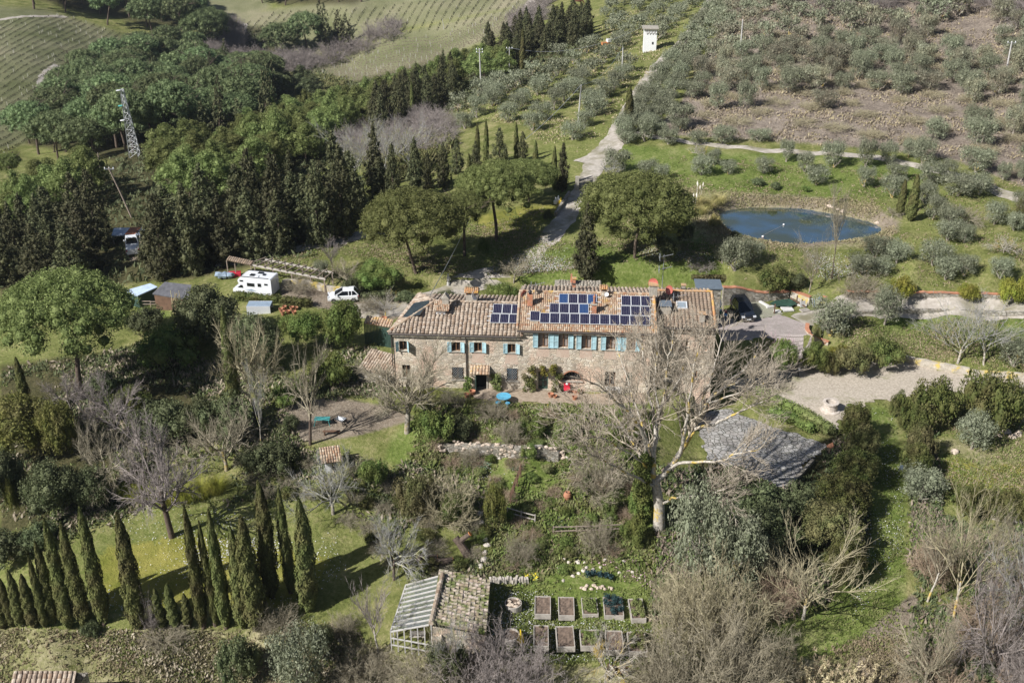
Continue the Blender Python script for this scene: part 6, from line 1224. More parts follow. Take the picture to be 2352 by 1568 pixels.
# walls: follow the ground between survey points
def wall(name, label, pts, h, th=.4, m='rubble_stone', cap=None, cat='stone wall', zs=None, sink=.6, rough=.05, group=None):
    P = [(G(*p) if zs is None else at_z(p[0], p[1], zs)) for p in pts]; o = P[0].copy(); t = thing(name, label, cat, o, 0, group)
    L = np.concatenate([[0], np.cumsum([np.linalg.norm((b - a)[:2]) for a, b in zip(P, P[1:])])]); ts = np.arange(0, L[-1] + .01, .5); xs = np.interp(ts, L, [p[0] for p in P]); ys = np.interp(ts, L, [p[1] for p in P])
    hs = np.interp(ts, L, h if hasattr(h, '__len__') else [h] * len(P)); zb = np.interp(ts, L, [p[2] for p in P]); mb = MB(); cb = MB(); rings = []; cr = []
    for i in range(len(ts)):
        a, b = max(i - 1, 0), min(i + 1, len(ts) - 1); dx, dy = xs[b] - xs[a], ys[b] - ys[a]; l = math.hypot(dx, dy) + 1e-9; nx, ny = -dy / l, dx / l; x, y = xs[i] - o[0], ys[i] - o[1]; z = zb[i] - o[2]; j = random.uniform(-rough, rough); tp = z + hs[i] + random.uniform(-rough, rough)
        rings.append([(x - nx * (th / 2 + j), y - ny * (th / 2 + j), z - sink), (x - nx * (th / 2 + j * .5), y - ny * (th / 2 + j * .5), tp), (x + nx * (th / 2), y + ny * (th / 2), tp), (x + nx * th / 2, y + ny * th / 2, z - sink)])
        w2 = th / 2 + .06; cr.append([(x - nx * w2, y - ny * w2, tp + .005), (x - nx * w2, y - ny * w2, tp + .09), (x + nx * w2, y + ny * w2, tp + .09), (x + nx * w2, y + ny * w2, tp + .005)])
    for R, B in ((rings, mb), (cr, cb)):
        for i in range(len(R) - 1): B.add(R[i] + R[i + 1], [(k, (k + 1) % 4, 4 + (k + 1) % 4, 4 + k) for k in range(4)])
        B.add(R[0], [(0, 1, 2, 3)]); B.add(R[-1], [(0, 3, 2, 1)])
    mb.build('masonry', MATS[m], t)
    if cap: cb.build('coping', MATS[cap], t)
    return t
rough_mat('lichen_wall', (.34, .3, .24), (.55, .5, .42), 2.4, .95, c=(.55, .42, .12), cscale=1.1, cpos=(.5, .62), coord='w', bumps=.7)
wall('retaining_wall', 'rough stone retaining wall behind the parked black car', [(1657,700),(1690,697),(1725,693),(1752,691),(1816,685)], [2.2, 2.0, 1.35, 1.0, .95], .45, cap='brick', zs=.15)
wall('retaining_wall', 'plastered yard wall with orange brick coping and leaning panels', [(1816,685),(1840,694),(1866,703)], 1.0, .4, 'lichen_wall', 'terracotta', zs=.15)
wall('garden_wall', 'low coped wall climbing from the yard to the upper lane', [(1891,693),(1915,685),(1942,679)], .6, .4, 'rubble_stone', 'brick', zs=.3)
wall('garden_wall', 'long low stone wall along the upper side of the right lane', [(1945,680),(2000,680),(2100,681),(2250,684),(2352,687),(2450,690)], .55, .35, 'rubble_stone', 'brick')
wall('garden_wall', 'low edging wall below the right lane', [(1960,722),(2060,717),(2150,717),(2250,720),(2352,724),(2450,728)], .4, .35, 'rubble_stone')
wall('retaining_wall', 'grey stone wall behind the gravel courtyard', [(1775,852),(1830,848),(1924,841),(1990,834),(2064,827)], .75, .4, 'rubble_stone')
wall('retaining_wall', 'courtyard wall stained with yellow lichen', [(2066,828),(2100,836),(2160,848),(2230,860)], .75, .4, 'lichen_wall')
wall('retaining_wall', 'end of the courtyard wall at the right picture edge', [(2232,861),(2300,866),(2380,872)], .6, .4, 'lichen_wall')
wall('kerb_wall', 'curved low brick kerb around the olive bed', [(1854,750),(1852,762),(1862,775),(1884,786),(1906,793)], .35, .3, 'house_stone', 'brick')
gw = wall('garden_wall', 'tumbled pale rubble wall below the front garden', [(1006,1030),(1050,1040),(1100,1045),(1150,1046),(1200,1047),(1250,1050),(1295,1054)], [.4,.9,1.1,1.1,1.0,1.1,.7], .5, 'rubble_stone', rough=.12)
wall('garden_wall', 'dark low wall between the lane and the mossy lawn', [(1276,498),(1292,472),(1308,448)], .6, .35, 'rubble_stone')
wall('garden_wall', 'small stone wall under the hanging hedge', [(2275,1188),(2320,1198),(2380,1206)], .7, .35, 'rubble_stone')
wall('garden_wall', 'low stone edge of the flagged terrace', [(1800,1126),(1838,1092),(1870,1055)], .25, .3, 'rubble_stone', zs=-3.3)
rough_mat('pale_rock', (.42, .37, .31), (.66, .6, .52), 3, .95, bumps=.6); rough_mat('warm_rock', (.42, .33, .25), (.62, .52, .42), 3, .95, bumps=.6)
mb = MB()
for i in range(260):
    x = random.uniform(1010, 1296); p = G(x, 1043 + (x - 1150) * .05); q = p - np.array(gw.location); mb.rock((q[0], q[1] - .22 + random.uniform(-.12, .3), q[2] + random.uniform(-.05, 1.12) * (1 if 1040 < x < 1280 else .6)), random.uniform(.1, .24))
mb.build('stonework', MATS['warm_rock'], gw)
def rocks(name, label, pts, r, kind=None, m='pale_rock', cat='rocks', spread=.3, n=1):
    for k, (x, y) in enumerate(pts):
        p = G(x, y); mb = MB(); mb.rock((0, 0, 0), r * random.uniform(.7, 1.25)); o = mb.build(name, MATS[m], None, p, random.uniform(0, 6)); tag(o, label, cat, label)
rocks('rubble_rock', 'loose pale rock fallen from the garden wall', [(1040 + i * 8 + random.uniform(-4, 4), 1044 + random.uniform(-14, 8)) for i in range(34)], .24)
rocks('boulder', 'big pale boulder on the dry bank at the right', [(2292,1000),(2310,994),(2325,1004),(2338,998)], .55, m='warm_rock'); rocks('boulder', 'single brown boulder on the right lawn', [(2193,1038)], .5, m='warm_rock')
rocks('rubble_rock', 'white stone edging the bed above the vegetable plots', [(1338 + i * 6 + random.uniform(-3, 3), 1350 + random.uniform(-7, 6)) for i in range(12)], .2, m='warm_rock')
rocks('stepping_stone', 'flat stepping stone on the path between the shrubs', [(1103,1180),(1106,1200),(1108,1222),(1115,1240),(1118,1252),(1113,1268),(1112,1285),(1104,1300)], .33)
rocks('rubble_rock', 'stone scattered on the terraced flower slope', [(1330 + random.uniform(-60, 150), 1310 + random.uniform(-30, 25)) for i in range(22)], .2)
rocks('shore_rock', 'stone on the eroded pond bank', [(1925,482),(1912,478),(1905,474),(2015,513),(1640,472),(1935,486)], .4, m='warm_rock')
for i in range(16):
    p = G(1127 + i * 5.6, 1336 + random.uniform(-1.5, 2)); mb = MB().box(-.09, .09, -.2, .2, -.2, random.uniform(.35, .5)); o = mb.build('standing_stone', MATS['pale_rock'], None, p, random.uniform(-.3, .3)); tag(o, 'upright slab in the row of edging stones beside the tiled shed', 'stone', 'upright edging stones'); o.rotation_euler[1] = random.uniform(-.15, .15)
# vectorised ground lookup
def hzv(X, Y):
    v = np.clip((np.log(np.maximum(Y, 33.)) - L0) / (L1 - L0) * (NV - 1), 0, NV - 1.001); u = np.clip((X / Y - U0) / (U1 - U0) * (NU - 1), 0, NU - 1.001); i = v.astype(int); j = u.astype(int); fv = v - i; fu = u - j
    return (GZ[i, j] * (1 - fu) + GZ[i, j + 1] * fu) * (1 - fv) + (GZ[i + 1, j] * (1 - fu) + GZ[i + 1, j + 1] * fu) * fv
EXCL = [T_DRIVE[0], POND, T_COURT[0], T_PATIO[0], np.array([at_z(*q, 0) for q in [(890,760),(1660,750),(1660,650),(950,650)]])]
def scatter(polys, n, seed=0, excl=True, fade=None):
    out = []
    rg = np.random.default_rng(seed)
    for poly in polys:
        Wd = np.array([G(x, y) for x, y in poly]); A = np.array(poly, float); x0, y0 = Wd[:, :2].min(0); x1, y1 = Wd[:, :2].max(0); k = int(n * 2.5); X = rg.uniform(x0, x1, k); Y = rg.uniform(y0, y1, k); Z = hzv(X, Y); px, py = proj(X, Y, Z); ok = sdist(A, px, py) > rg.normal(0, 5, k)
        if excl:
            for e in EXCL: ok &= sdist(e, X, Y) < 0
        cl = np.sin(X * .45 + 2 * np.sin(Y * .21)) + np.sin(Y * .6 + X * .2) + rg.normal(0, .8, k)
        if fade is not None: ok &= cl > fade
        out.append(np.stack([X, Y, Z], 1)[ok][:n])
    return np.concatenate(out)
def tufts(name, polys, n, size, leaf, label, seed=0, per=4, hgt=1.0, fade=None, asp=.35, spread=.7, excl=True):
    P = scatter(polys, n, seed, excl, fade); s = size * RNG.uniform(.5, 1.5, len(P)); C = np.repeat(P, per, 0); ss = np.repeat(s, per); C = C + RNG.normal(size=C.shape) * (ss * spread)[:, None] * np.array([1, 1, .0]); C[:, 2] = hzv(C[:, 0], C[:, 1]) + ss * hgt * RNG.uniform(.15, .8, len(C))
    Nn = rdirs(len(C)) * np.array([1, 1, .6]) + np.array([-.35, -.3, .45]); u = RNG.normal(size=Nn.shape) * .5 + np.array([0, 0, 1.0]); Nn /= np.linalg.norm(Nn, axis=1, keepdims=True); u -= (u * Nn).sum(1, keepdims=True) * Nn; u /= np.linalg.norm(u, axis=1, keepdims=True); v = np.cross(Nn, u); q = ss[:, None] * .75
    V = np.stack([C - u * q * hgt, C - v * q * asp, C + u * q * hgt, C + v * q * asp], 1).reshape(-1, 3); tag(link(name, make_mesh(name, V, np.arange(len(V)).reshape(-1, 4)), MATS[leaf]), label, None, None, 'stuff')
GARD = [(960,935),(1500,930),(1500,1340),(1190,1345),(1120,1330),(1130,1120),(940,1060)]; LAWN = [(200,1240),(350,1160),(560,1160),(760,1200),(800,1310),(640,1420),(300,1430),(60,1340)]
tufts('garden_weeds', [GARD], 11000, .17, 'weed_leaf', None, 1, 5, fade=-.2); tufts('garden_weeds', [GARD], 1800, .3, 'laurel_leaf', None, 2, 6, 1.2, fade=1.2); tufts('garden_weeds', [GARD], 3000, .22, 'dusty_leaf', None, 3, 5, 1.0, fade=1.0); tufts('garden_weeds', [GARD], 9000, .2, 'lawn_green_leaf', None, 33, 5, 1.1, fade=.8)
BOT = [(-60,1445),(300,1455),(800,1440),(900,1500),(900,1640),(-60,1640)]
tufts('dry_grass', [BOT, [(1980,1470),(2400,1440),(2400,1640),(1700,1640),(1760,1540)]], 4500, .15, 'dusty_leaf', None, 4, 5, fade=-.6); tufts('dry_grass', [BOT], 3500, .16, 'weed_leaf', None, 5, 5, fade=.2); tufts('dry_grass', [BOT], 1500, .2, 'brush_leaf', None, 6, 6, fade=.9)
FLOOR = [[(0,860),(450,760),(620,800),(860,800),(900,900),(640,930),(700,1030),(900,1060),(1130,1100),(1130,1330),(930,1340),(820,1200),(560,1160),(350,1160),(0,1300)]]
tufts('undergrowth', FLOOR, 9000, .24, 'oak_leaf', None, 7, 5, 1.1, fade=0.1); tufts('undergrowth', FLOOR, 7000, .22, 'weed_leaf', None, 8, 5, 1.0, fade=.3); tufts('undergrowth', FLOOR, 5000, .3, 'brush_leaf', None, 9, 5, 1.0, fade=.6)
RH = [[(1520,1080),(1700,1090),(1800,1140),(1950,1000),(1960,1200),(1880,1380),(1800,1420),(1500,1430)],[(2090,1000),(2140,980),(2160,1230),(2140,1400),(2110,1300)],[(2100,1180),(2352,1200),(2400,1600),(2100,1600)]]
tufts('undergrowth', RH, 6000, .22, 'oak_leaf', None, 10, 6, 1.3, fade=-.6); tufts('undergrowth', RH, 4000, .28, 'brush_leaf', None, 11, 6, 1.2, fade=.2); tufts('undergrowth', RH, 2500, .3, 'laurel_leaf', None, 12, 5, 1.2, fade=.6)
MEAD = [[(1180,560),(1660,560),(1660,652),(1100,652)],[(1560,360),(2352,420),(2352,660),(1660,650),(1400,640),(1400,400)],[(620,590),(1250,480),(1250,560),(1000,660),(640,650)],[(1940,900),(2100,930),(2080,1300),(2080,1480),(1760,1580),(1700,1500),(1960,1330)],[(1950,730),(2400,735),(2400,860),(2060,820),(1930,800)],[(2130,930),(2400,900),(2400,1180),(2150,1120)],[(1130,1340),(1500,1345),(1500,1520),(1120,1520)]]
tufts('meadow_grass', MEAD, 5200, .16, 'lawn_green_leaf', None, 13, 4, .8, fade=-.2); tufts('meadow_grass', MEAD[:3] + MEAD[4:6], 4200, .18, 'drygrass_leaf', None, 14, 4, .7, fade=.5)
ORL = [[(1040,250),(1190,160),(1370,105),(1385,40),(1600,0),(1500,150),(1400,300),(1330,352),(1180,300)]]
tufts('meadow_grass', ORL, 9000, .32, 'drygrass_leaf', None, 15, 3, .6, fade=.2); tufts('meadow_grass', ORL, 7000, .32, 'lawn_green_leaf', None, 16, 3, .6, fade=.4)
FIELD = [[(1545,300),(1580,235),(1640,130),(1700,0),(2352,20),(2500,60),(2500,420),(2352,400),(2150,345),(2000,322),(1800,330)]]
tufts("field_scrub", FIELD, 12000, .3, 'brush_leaf', None, 17, 4, .9, fade=.0); tufts("field_scrub", FIELD, 8000, .3, 'drygrass_leaf', None, 18, 4, .8, fade=.2); pass
tufts('bank_grass', [[(1540,430),(1650,440),(1760,450),(2000,465),(2060,520),(2030,575),(1640,570),(1560,500)]], 7000, .2, 'dusty_leaf', None, 20, 4, .8, fade=-.5)
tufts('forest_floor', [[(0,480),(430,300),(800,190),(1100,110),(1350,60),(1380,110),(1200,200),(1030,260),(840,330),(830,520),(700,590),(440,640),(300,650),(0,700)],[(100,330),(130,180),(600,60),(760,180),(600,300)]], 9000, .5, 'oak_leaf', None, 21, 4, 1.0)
tufts('hollow_scrub', [[(560,180),(680,170),(800,190),(760,230),(640,300),(560,330)],[(840,330),(1000,300),(1040,330),(960,400),(860,420)]], 7000, .6, 'brownhedge_leaf', None, 22, 5, 1.2)
def flowers(name, polys, n, size, m, seed): 
    P = scatter(polys, n, seed, True, .1); V = []; s = size * RNG.uniform(.6, 1.4, len(P)); z = P[:, 2] + .12
    a = RNG.uniform(0, 6.28, len(P)); V = np.stack([np.stack([P[:, 0] + s * np.cos(a + k * pi / 2), P[:, 1] + s * np.sin(a + k * pi / 2), z + s * .6 * RNG.uniform(-1, 1, len(P))], 1) for k in range(4)], 1).reshape(-1, 3)
    tag(link(name, make_mesh(name, V, np.arange(len(V)).reshape(-1, 4)), MATS[m]), None, None, None, 'stuff')
flowers('daisies', [LAWN, [(1180,600),(1300,560),(1340,640),(1200,655)],[(1460,560),(1700,600),(1650,650),(1480,620)],[(1960,930),(2060,960),(2080,1250),(1960,1450)],[(1850,580),(2000,570),(1990,650),(1880,640)],[(1130,1350),(1490,1350),(1490,1520),(1130,1520)]], 1500, .035, 'blossom_white', 30)
flowers('daisies', [[(430,1250),(640,1230),(640,1310),(420,1330)],[(1180,600),(1290,570),(1300,640),(1200,655)],[(1120,1050),(1190,1060),(1180,1110),(1100,1100)]], 900, .04, 'blossom_white', 31)
flowers('flower_bed', [[(1340,1290),(1500,1280),(1490,1345),(1340,1350)],[(1020,950),(1250,950),(1240,1010),(1020,1010)]], 260, .06, 'blossom_pink', 32)
flowers('daffodils', [[(1205,1315),(1240,1315),(1240,1335),(1205,1335)],[(1230,930),(1330,940),(1320,980),(1230,975)]], 90, .07, 'flower_yellow', 33)
# vineyards
rough_mat('vine_wood', (.14, .12, .08), (.24, .21, .15), 3, .95, coord='w', bumps=0); plain_mat('vine_post', (.38, .36, .33), .8)
def vines(poly, a, b, gap, seed, step=1.3, hh=1.1):
    A = G(*a)[:2]; B = G(*b)[:2]; d = (B - A) / np.linalg.norm(B - A); nn = np.array([-d[1], d[0]]); Wd = np.array([G(x, y) for x, y in poly])[:, :2]; q = Wd - A; s0, s1 = (q @ d).min(), (q @ d).max(); t0, t1 = (q @ nn).min(), (q @ nn).max(); rg = np.random.default_rng(seed)
    SS, TT = np.meshgrid(np.arange(s0, s1, step), np.arange(t0, t1, gap)); SS = SS + rg.uniform(-.3, .3, SS.shape); X = A[0] + SS * d[0] + TT * nn[0]; Y = A[1] + SS * d[1] + TT * nn[1]; Z = hzv(X, Y); px, py = proj(X, Y, Z); ok = (sdist(np.array(poly, float), px, py) > 0) & (rg.random(X.shape) > .12); X, Y, Z = X[ok], Y[ok], Z[ok]; n = len(X)
    w = step * rg.uniform(.25, .5, n); h = hh * rg.uniform(.6, 1.1, n); V = np.stack([np.stack([X - d[0] * w, Y - d[1] * w, Z + h * .35], 1), np.stack([X + d[0] * .07, Y + d[1] * .07, Z - .05], 1), np.stack([X + d[0] * w, Y + d[1] * w, Z + h * .5], 1), np.stack([X - d[0] * .07, Y, Z + h], 1)], 1).reshape(-1, 3)
    tag(link('vine_rows', make_mesh('vine_rows', V, np.arange(n * 4).reshape(-1, 4)), MATS['vine_wood']), None, None, None, 'stuff')
    k = rg.random(n) < .05; X, Y, Z = X[k], Y[k], Z[k]; n = len(X); e = .05; V = np.stack([np.stack([X - e, Y, Z], 1), np.stack([X + e, Y - e, Z], 1), np.stack([X + e, Y - e, Z + 1.2], 1), np.stack([X - e, Y, Z + 1.2], 1)], 1).reshape(-1, 3)
    tag(link('vine_posts', make_mesh('vine_posts', V, np.arange(n * 4).reshape(-1, 4)), MATS['vine_post']), None, None, None, 'stuff')
vines([(-100,70),(60,40),(150,36),(350,100),(200,125),(130,160),(110,200),(150,240),(120,270),(60,325),(0,400),(-100,420)], (0, 300), (300, 118), 2.3, 1, .7, .5)
vines([(548,58),(640,28),(830,20),(1180,-20),(1200,14),(1180,40),(1000,72),(900,82),(860,60),(780,60),(700,80),(640,120),(580,112)], (590, 92), (652, 24), 3.2, 2, .7, .9)
vines([(690,182),(780,130),(900,88),(1190,30),(1200,70),(1060,110),(960,160),(900,180),(790,192)], (700, 178), (1150, 72), 2.3, 3, .7, .6)
# pampas, reeds, long grass
for i, (x, y, t, w) in enumerate([(1600,470,428,46),(1628,478,440,40),(1650,468,426,44),(1590,490,452,34),(1612,492,455,34)]):
    p, h, r = dims(x, y, t, w); q = plant('grass_clump', 'pampas_grass', p, r * 1.1, h, 'pampas_leaf', 'tawny pampas clump on the left bank of the pond', 'pampas grass', 'pampas clumps by the pond')
    if i in (0, 3):
        mb = MB(); 
        for k in range(4): a = random.uniform(0, 6.28); rr = r * .5 * random.random(); mb.tube([(rr * cos(a), rr * sin(a), h * .5), (rr * 1.4 * cos(a), rr * 1.4 * sin(a), h * 1.0)], .015, 4).lathe([(.01, 0), (.08, .12), (.09, .3), (.01, .6)], 6, (rr * 1.4 * cos(a), rr * 1.4 * sin(a), h * .95))
        mb.build('plumes', MATS['plume'], q)
for x, y, t, w in [(300,1145,1085,50),(340,1150,1095,50),(430,1150,1085,56),(465,1140,1070,60),(500,1130,1065,50),(385,1155,1110,44),(1092,1240,1205,40),(1345,1058,0,0),(1385,1390,0,0)]:
    if w: p, h, r = dims(x, y, t, w); plant('grass_clump', 'grass_clump', p, r * 1.2, h * 1.1, 'yellowgreen_leaf' if x < 600 else 'laurel_leaf', 'arching long leaved grass clump behind the lawn' if x < 600 else 'strappy green clump beside the stepping stones', 'grass clump', 'arching clumps behind the lawn' if x < 600 else None)
def cane(): 
    T = Tubes(); V = []
    pts, d = wander((0, 0, -.05), (RNG.normal() * .1, RNG.normal() * .1, 1), 1, 4, .04); T.add(pts, .012, .005, 4); me = T.mesh('stem')
    C = np.array([pts[2] + (pts[4] - pts[2]) * RNG.random() for _ in range(16)]) + RNG.normal(size=(16, 3)) * .03; V = leafquads(C, rdirs(16), .09, .2); top = np.array([pts[-1] + RNG.normal(size=3) * .025 for _ in range(14)]); V = np.concatenate([V, leafquads(top, rdirs(14), .06, .35)])
    return me, make_mesh('leaves', V, np.arange(len(V)).reshape(-1, 4))
for i in range(3): PROTO['reed', i] = cane()
BARK['reed'] = 'reed_leaf'
for k, p in enumerate(inpoly([(1750,1575),(1790,1530),(1850,1560),(1960,1560),(2030,1590),(2000,1640),(1760,1640)], 90, .3, seed=77)): plant('reed', 'giant_reed', p, 2.4, random.uniform(1.6, 2.9), 'reed_leaf', 'dry straw-coloured reed at the bottom edge', 'reed', 'dry reeds at the bottom edge', trunkh=2.4)
# ---------------------------------------------------------------- vehicles, sheds, garden things
plain_mat('car_white', (.78, .79, .8), .25, coat=.4, var=.03); plain_mat('car_black', (.012, .014, .02), .2, coat=1.0); plain_mat('tyre', (.02, .02, .02), .85); plain_mat('rim', (.4, .4, .42), .35, .8); plain_mat('lamp_glass', (.7, .72, .75), .1); plain_mat('lamp_red', (.4, .02, .02), .2)
plain_mat('blue_sheet', (.5, .6, .75), .45, var=.15); plain_mat('felt_roof', (.1, .1, .11), .9, var=.3); plain_mat('old_wood', (.3, .24, .19), .9, var=.3); plain_mat('grey_wood', (.42, .38, .33), .9, var=.25); plain_mat('brown_boards', (.14, .08, .05), .85, var=.3)
plain_mat('corrugated', (.55, .6, .68), .4, .5, var=.2); plain_mat('rust', (.36, .14, .07), .8, var=.3); plain_mat('table_blue', (.12, .45, .66), .45, var=.15); plain_mat('teal', (.1, .42, .4), .5); plain_mat('soil', (.16, .115, .085), .98, var=.35); plain_mat('red_cloth', (.6, .03, .06), .7); plain_mat('green_plastic', (.02, .12, .07), .4); plain_mat('blue_plastic', (.1, .35, .65), .4); plain_mat('net_green', (.02, .06, .04), .8, var=.4); plain_mat('white_slab', (.62, .6, .57), .8); plain_mat('orange_cut', (.6, .22, .06), .8); plain_mat('yellow_plastic', (.7, .5, .03), .5); plain_mat('concrete', (.5, .48, .45), .85, var=.15); plain_mat('tarp_grey', (.25, .32, .4), .6)
def wheels(t, L, W_, r, xs):
    for x in xs:
        for s_ in (-1, 1):
            y = s_ * (W_ / 2 - .1); mb = MB(); n = 16
            def ring(a, b, c, d, mb): # lathe around y axis
                prof = [(r * .55, -.11), (r * .93, -.11), (r, -.07), (r, .07), (r * .93, .11), (r * .55, .11)]; base = len(mb.V)
                for rr, yy in prof:
                    for k in range(n): q = 2 * pi * k / n; mb.V.append((a + rr * cos(q), b + yy, c + rr * sin(q)))
                for i in range(5):
                    for k in range(n): p = base + i * n + k; q = base + i * n + (k + 1) % n; mb.F.append([p, q, q + n, p + n])
            ring(x, y, r, 0, mb); w = mb.build('wheel', MATS['tyre'], t); m2 = MB(); vs = [(x + r * .56 * cos(2 * pi * k / n), y + s_ * .07, r + r * .56 * sin(2 * pi * k / n)) for k in range(n)] + [(x, y + s_ * .1, r)]; m2.add(vs, [[k, (k + 1) % n, n] for k in range(n)]); m2.build('rim', MATS['rim'], w)
def loft(mb, secs):
    """secs: list of rings (lists of points) of equal length, closed"""
    base = len(mb.V); k = len(secs[0])
    for s_ in secs: mb.V += [tuple(p) for p in s_]
    for i in range(len(secs) - 1):
        for j in range(k): a = base + i * k + j; b = base + i * k + (j + 1) % k; mb.F.append([a, b, b + k, a + k])
    mb.F.append([base + j for j in range(k)][::-1]); mb.F.append([base + (len(secs) - 1) * k + j for j in range(k)]); return mb
def car(name, label, loc, rz, sc, body, prof, cabin, L, W_, r, wx, rails=False, cat='car'):
    """prof: (x, z_top, half width) of the lower body; cabin: (x0 rear foot, x1 rear top, x2 front top, x3 windscreen foot, roof z, belt z)"""
    t = thing(name, label, cat, loc, rz, scale=sc); mb = MB(); secs = []
    for x, zt, hw in prof: zb = .28; secs.append([(x, -hw * .92, zb), (x, -hw, zb + .2), (x, -hw, zt - .12), (x, -hw * .9, zt), (x, hw * .9, zt), (x, hw, zt - .12), (x, hw, zb + .2), (x, hw * .92, zb)])
    loft(mb, secs); bd = mb.build('body', MATS[body], t, smooth=False)
    x0, x1, x2, x3, zr, zb = cabin; hw = W_ / 2 * .93; hr = W_ / 2 * .76
    lo = [(x0, -hw, zb), (x3, -hw, zb), (x3, hw, zb), (x0, hw, zb)]; hi = [(x1, -hr, zr), (x2, -hr, zr), (x2, hr, zr), (x1, hr, zr)]
    MB().add(lo + hi, [(0, 1, 5, 4), (1, 2, 6, 5), (2, 3, 7, 6), (3, 0, 4, 7)]).build('windows', MATS['tinted'], t)
    mb = MB(); mb.add([(x1 - .04, -hr - .03, zr - .05), (x2 + .06, -hr - .03, zr - .05), (x2 + .06, hr + .03, zr - .05), (x1 - .04, hr + .03, zr - .05), (x1 + .06, -hr + .05, zr + .05), (x2 - .1, -hr + .05, zr + .05), (x2 - .1, hr - .05, zr + .05), (x1 + .06, hr - .05, zr + .05)], [(0, 1, 5, 4), (1, 2, 6, 5), (2, 3, 7, 6), (3, 0, 4, 7), (4, 5, 6, 7)]); mb.build('car_roof', MATS[body], t)
    mb = MB()
    for s_ in (-1, 1):
        mb.bar((x0, s_ * hw, zb), (x1, s_ * hr, zr), .09); mb.bar((x3, s_ * hw, zb), (x2, s_ * hr, zr), .08); xm = (x1 + x2) / 2; mb.bar((xm, s_ * (hw + .004), zb), (xm, s_ * (hr + .004), zr), .08); xn = x0 * .72 + x3 * .28; mb.bar((xn, s_ * (hw + .004), zb), (xn, s_ * (hr + .004), zr), .08)
    mb.build('pillars', MATS[body], bd)
    for s_ in (-1, 1):
        MB().box(L - .22, L + .01, s_ * W_ * .36 - .17, s_ * W_ * .36 + .17, .66, .84).build('headlight', MATS['lamp_glass'], t)
        MB().box(-.02, .12, s_ * W_ * .42 - .07, s_ * W_ * .42 + .07, .7, .98).build('tail_light', MATS['lamp_red'], t)
        MB().box(x3 - .35, x3 - .22, s_ * (W_ / 2 + .12) - .08, s_ * (W_ / 2 + .12) + .08, zb + .02, zb + .18).build('mirror', MATS[body], t)
    MB().box(L - .02, L + .025, -.26, .26, .38, .5).build('number_plate', MATS['white_paint'], t)
    MB().box(L - .03, L + .012, -W_ * .22, W_ * .22, .58, .8).build('grille', MATS['iron'], t)
    if rails:
        mb = MB()
        for s_ in (-1, 1): mb.bar((x1, s_ * hr * .95, zr + .12), (x2 - .1, s_ * hr * .95, zr + .12), .04)
        for k in range(7): x = x1 + (x2 - .1 - x1) * k / 6; mb.bar((x, -hr * .95, zr + .1), (x, hr * .95, zr + .1), .035)
        mb.build('roof_rack', MATS['iron'], t)
    wheels(t, L, W_, r, wx); return t
def heading(a, b, z): p, q = at_z(*a, z), at_z(*b, z); return p, math.atan2(q[1] - p[1], q[0] - p[0])
p, hd = heading((1692, 701), (1719, 737), .2); p = at_z(1705, 722, .22)
o = car('parked_car', 'black off-road car with roof rails facing the camera in the paved yard', p, hd, .95, 'car_black', [(0, .95, .82), (.15, 1.02, .9), (2.9, 1.02, .92), (3.1, 1.0, .92), (4.2, .92, .88), (4.45, .72, .8)], (.1, .35, 2.5, 3.15, 1.72, 1.0), 4.45, 1.84, .36, (.85, 3.55), True)
c_, s_ = cos(hd), sin(hd); o.location = (p[0] - 2.2 * .95 * c_, p[1] - 2.2 * .95 * s_, p[2] - .02)
p = G(826, 690); p2 = G(757, 694)
o = car('parked_car', 'small white hatchback half hidden by the laurel near the lane', (p[0] - .1, p[1] + .3, p[2]), pi + .12, .92, 'car_white', [(0, .9, .76), (.15, .98, .84), (2.4, .98, .84), (3.3, .86, .82), (3.75, .66, .74)], (.02, .5, 1.9, 2.9, 1.5, .95), 3.75, 1.68, .31, (.65, 3.05))
p = G(325, 588); o = car('parked_van', 'white pickup van beneath the trees below the corrugated shed', (p[0] - 1, p[1], p[2]), 1.9, .95, 'car_white', [(0, .95, .8), (.15, 1.05, .88), (3.3, 1.05, .88), (4.1, .9, .84), (4.4, .66, .76)], (2.0, 2.1, 3.1, 3.6, 1.9, 1.0), 4.4, 1.8, .33, (.8, 3.6), cat='van')
# motorhome
rr = at_z(621, 642.6, 2.75); rf = at_z(544, 635, 2.75); gz = hz(rr[0], rr[1]); mh = thing('motorhome', 'white motorhome with an alcove over its cab parked behind the clipped hedge', 'motorhome', (rr[0], rr[1], gz), math.atan2(rf[1] - rr[1], rf[0] - rr[0]))
Ls = float(np.linalg.norm((rf - rr)[:2])); Wm = 2.05; H = 2.75 - gz; y0 = -Wm   # local x forward, near side at y=0 (left of travel)
prof = [(0, .35), (0, H - .08), (.1, H), (Ls * .72, H), (Ls * .86, H - .03), (Ls * .97, H - .25), (Ls * 1.0, H - .5), (Ls * .98, H - .78), (Ls * .9, H - .88), (Ls * 1.04, .95), (Ls * 1.16, .8), (Ls * 1.18, .35)]
MB().prism([(x, z) for x, z in prof], 'y', y0, 0).build('body', MATS['car_white'], mh)
for x0, x1, z0, z1, nm in ((Ls * .1, Ls * .2, H - .75, H - .55, 'window'), (Ls * .3, Ls * .4, H - 1.0, H - .6, 'window'), (Ls * .5, Ls * .72, H - 1.05, H - .65, 'window'), (Ls * .83, Ls * .93, H - .55, H - .38, 'window')):
    w = MB().box(x0, x1, .0, .03, z0, z1).build(nm, MATS['tinted'], mh); MB().box(x0 - .04, x1 + .04, -.01, .012, z0 - .04, z1 + .04).build('frame', MATS['alu'], w)
MB().add([(Ls * .86, .012, H - .98), (Ls * .91, .012, H - .98), (Ls * 1.02, .012, 1.0), (Ls * .84, .012, 1.0)], [(0, 1, 2, 3)]).build('cab_window', MATS['tinted'], mh)
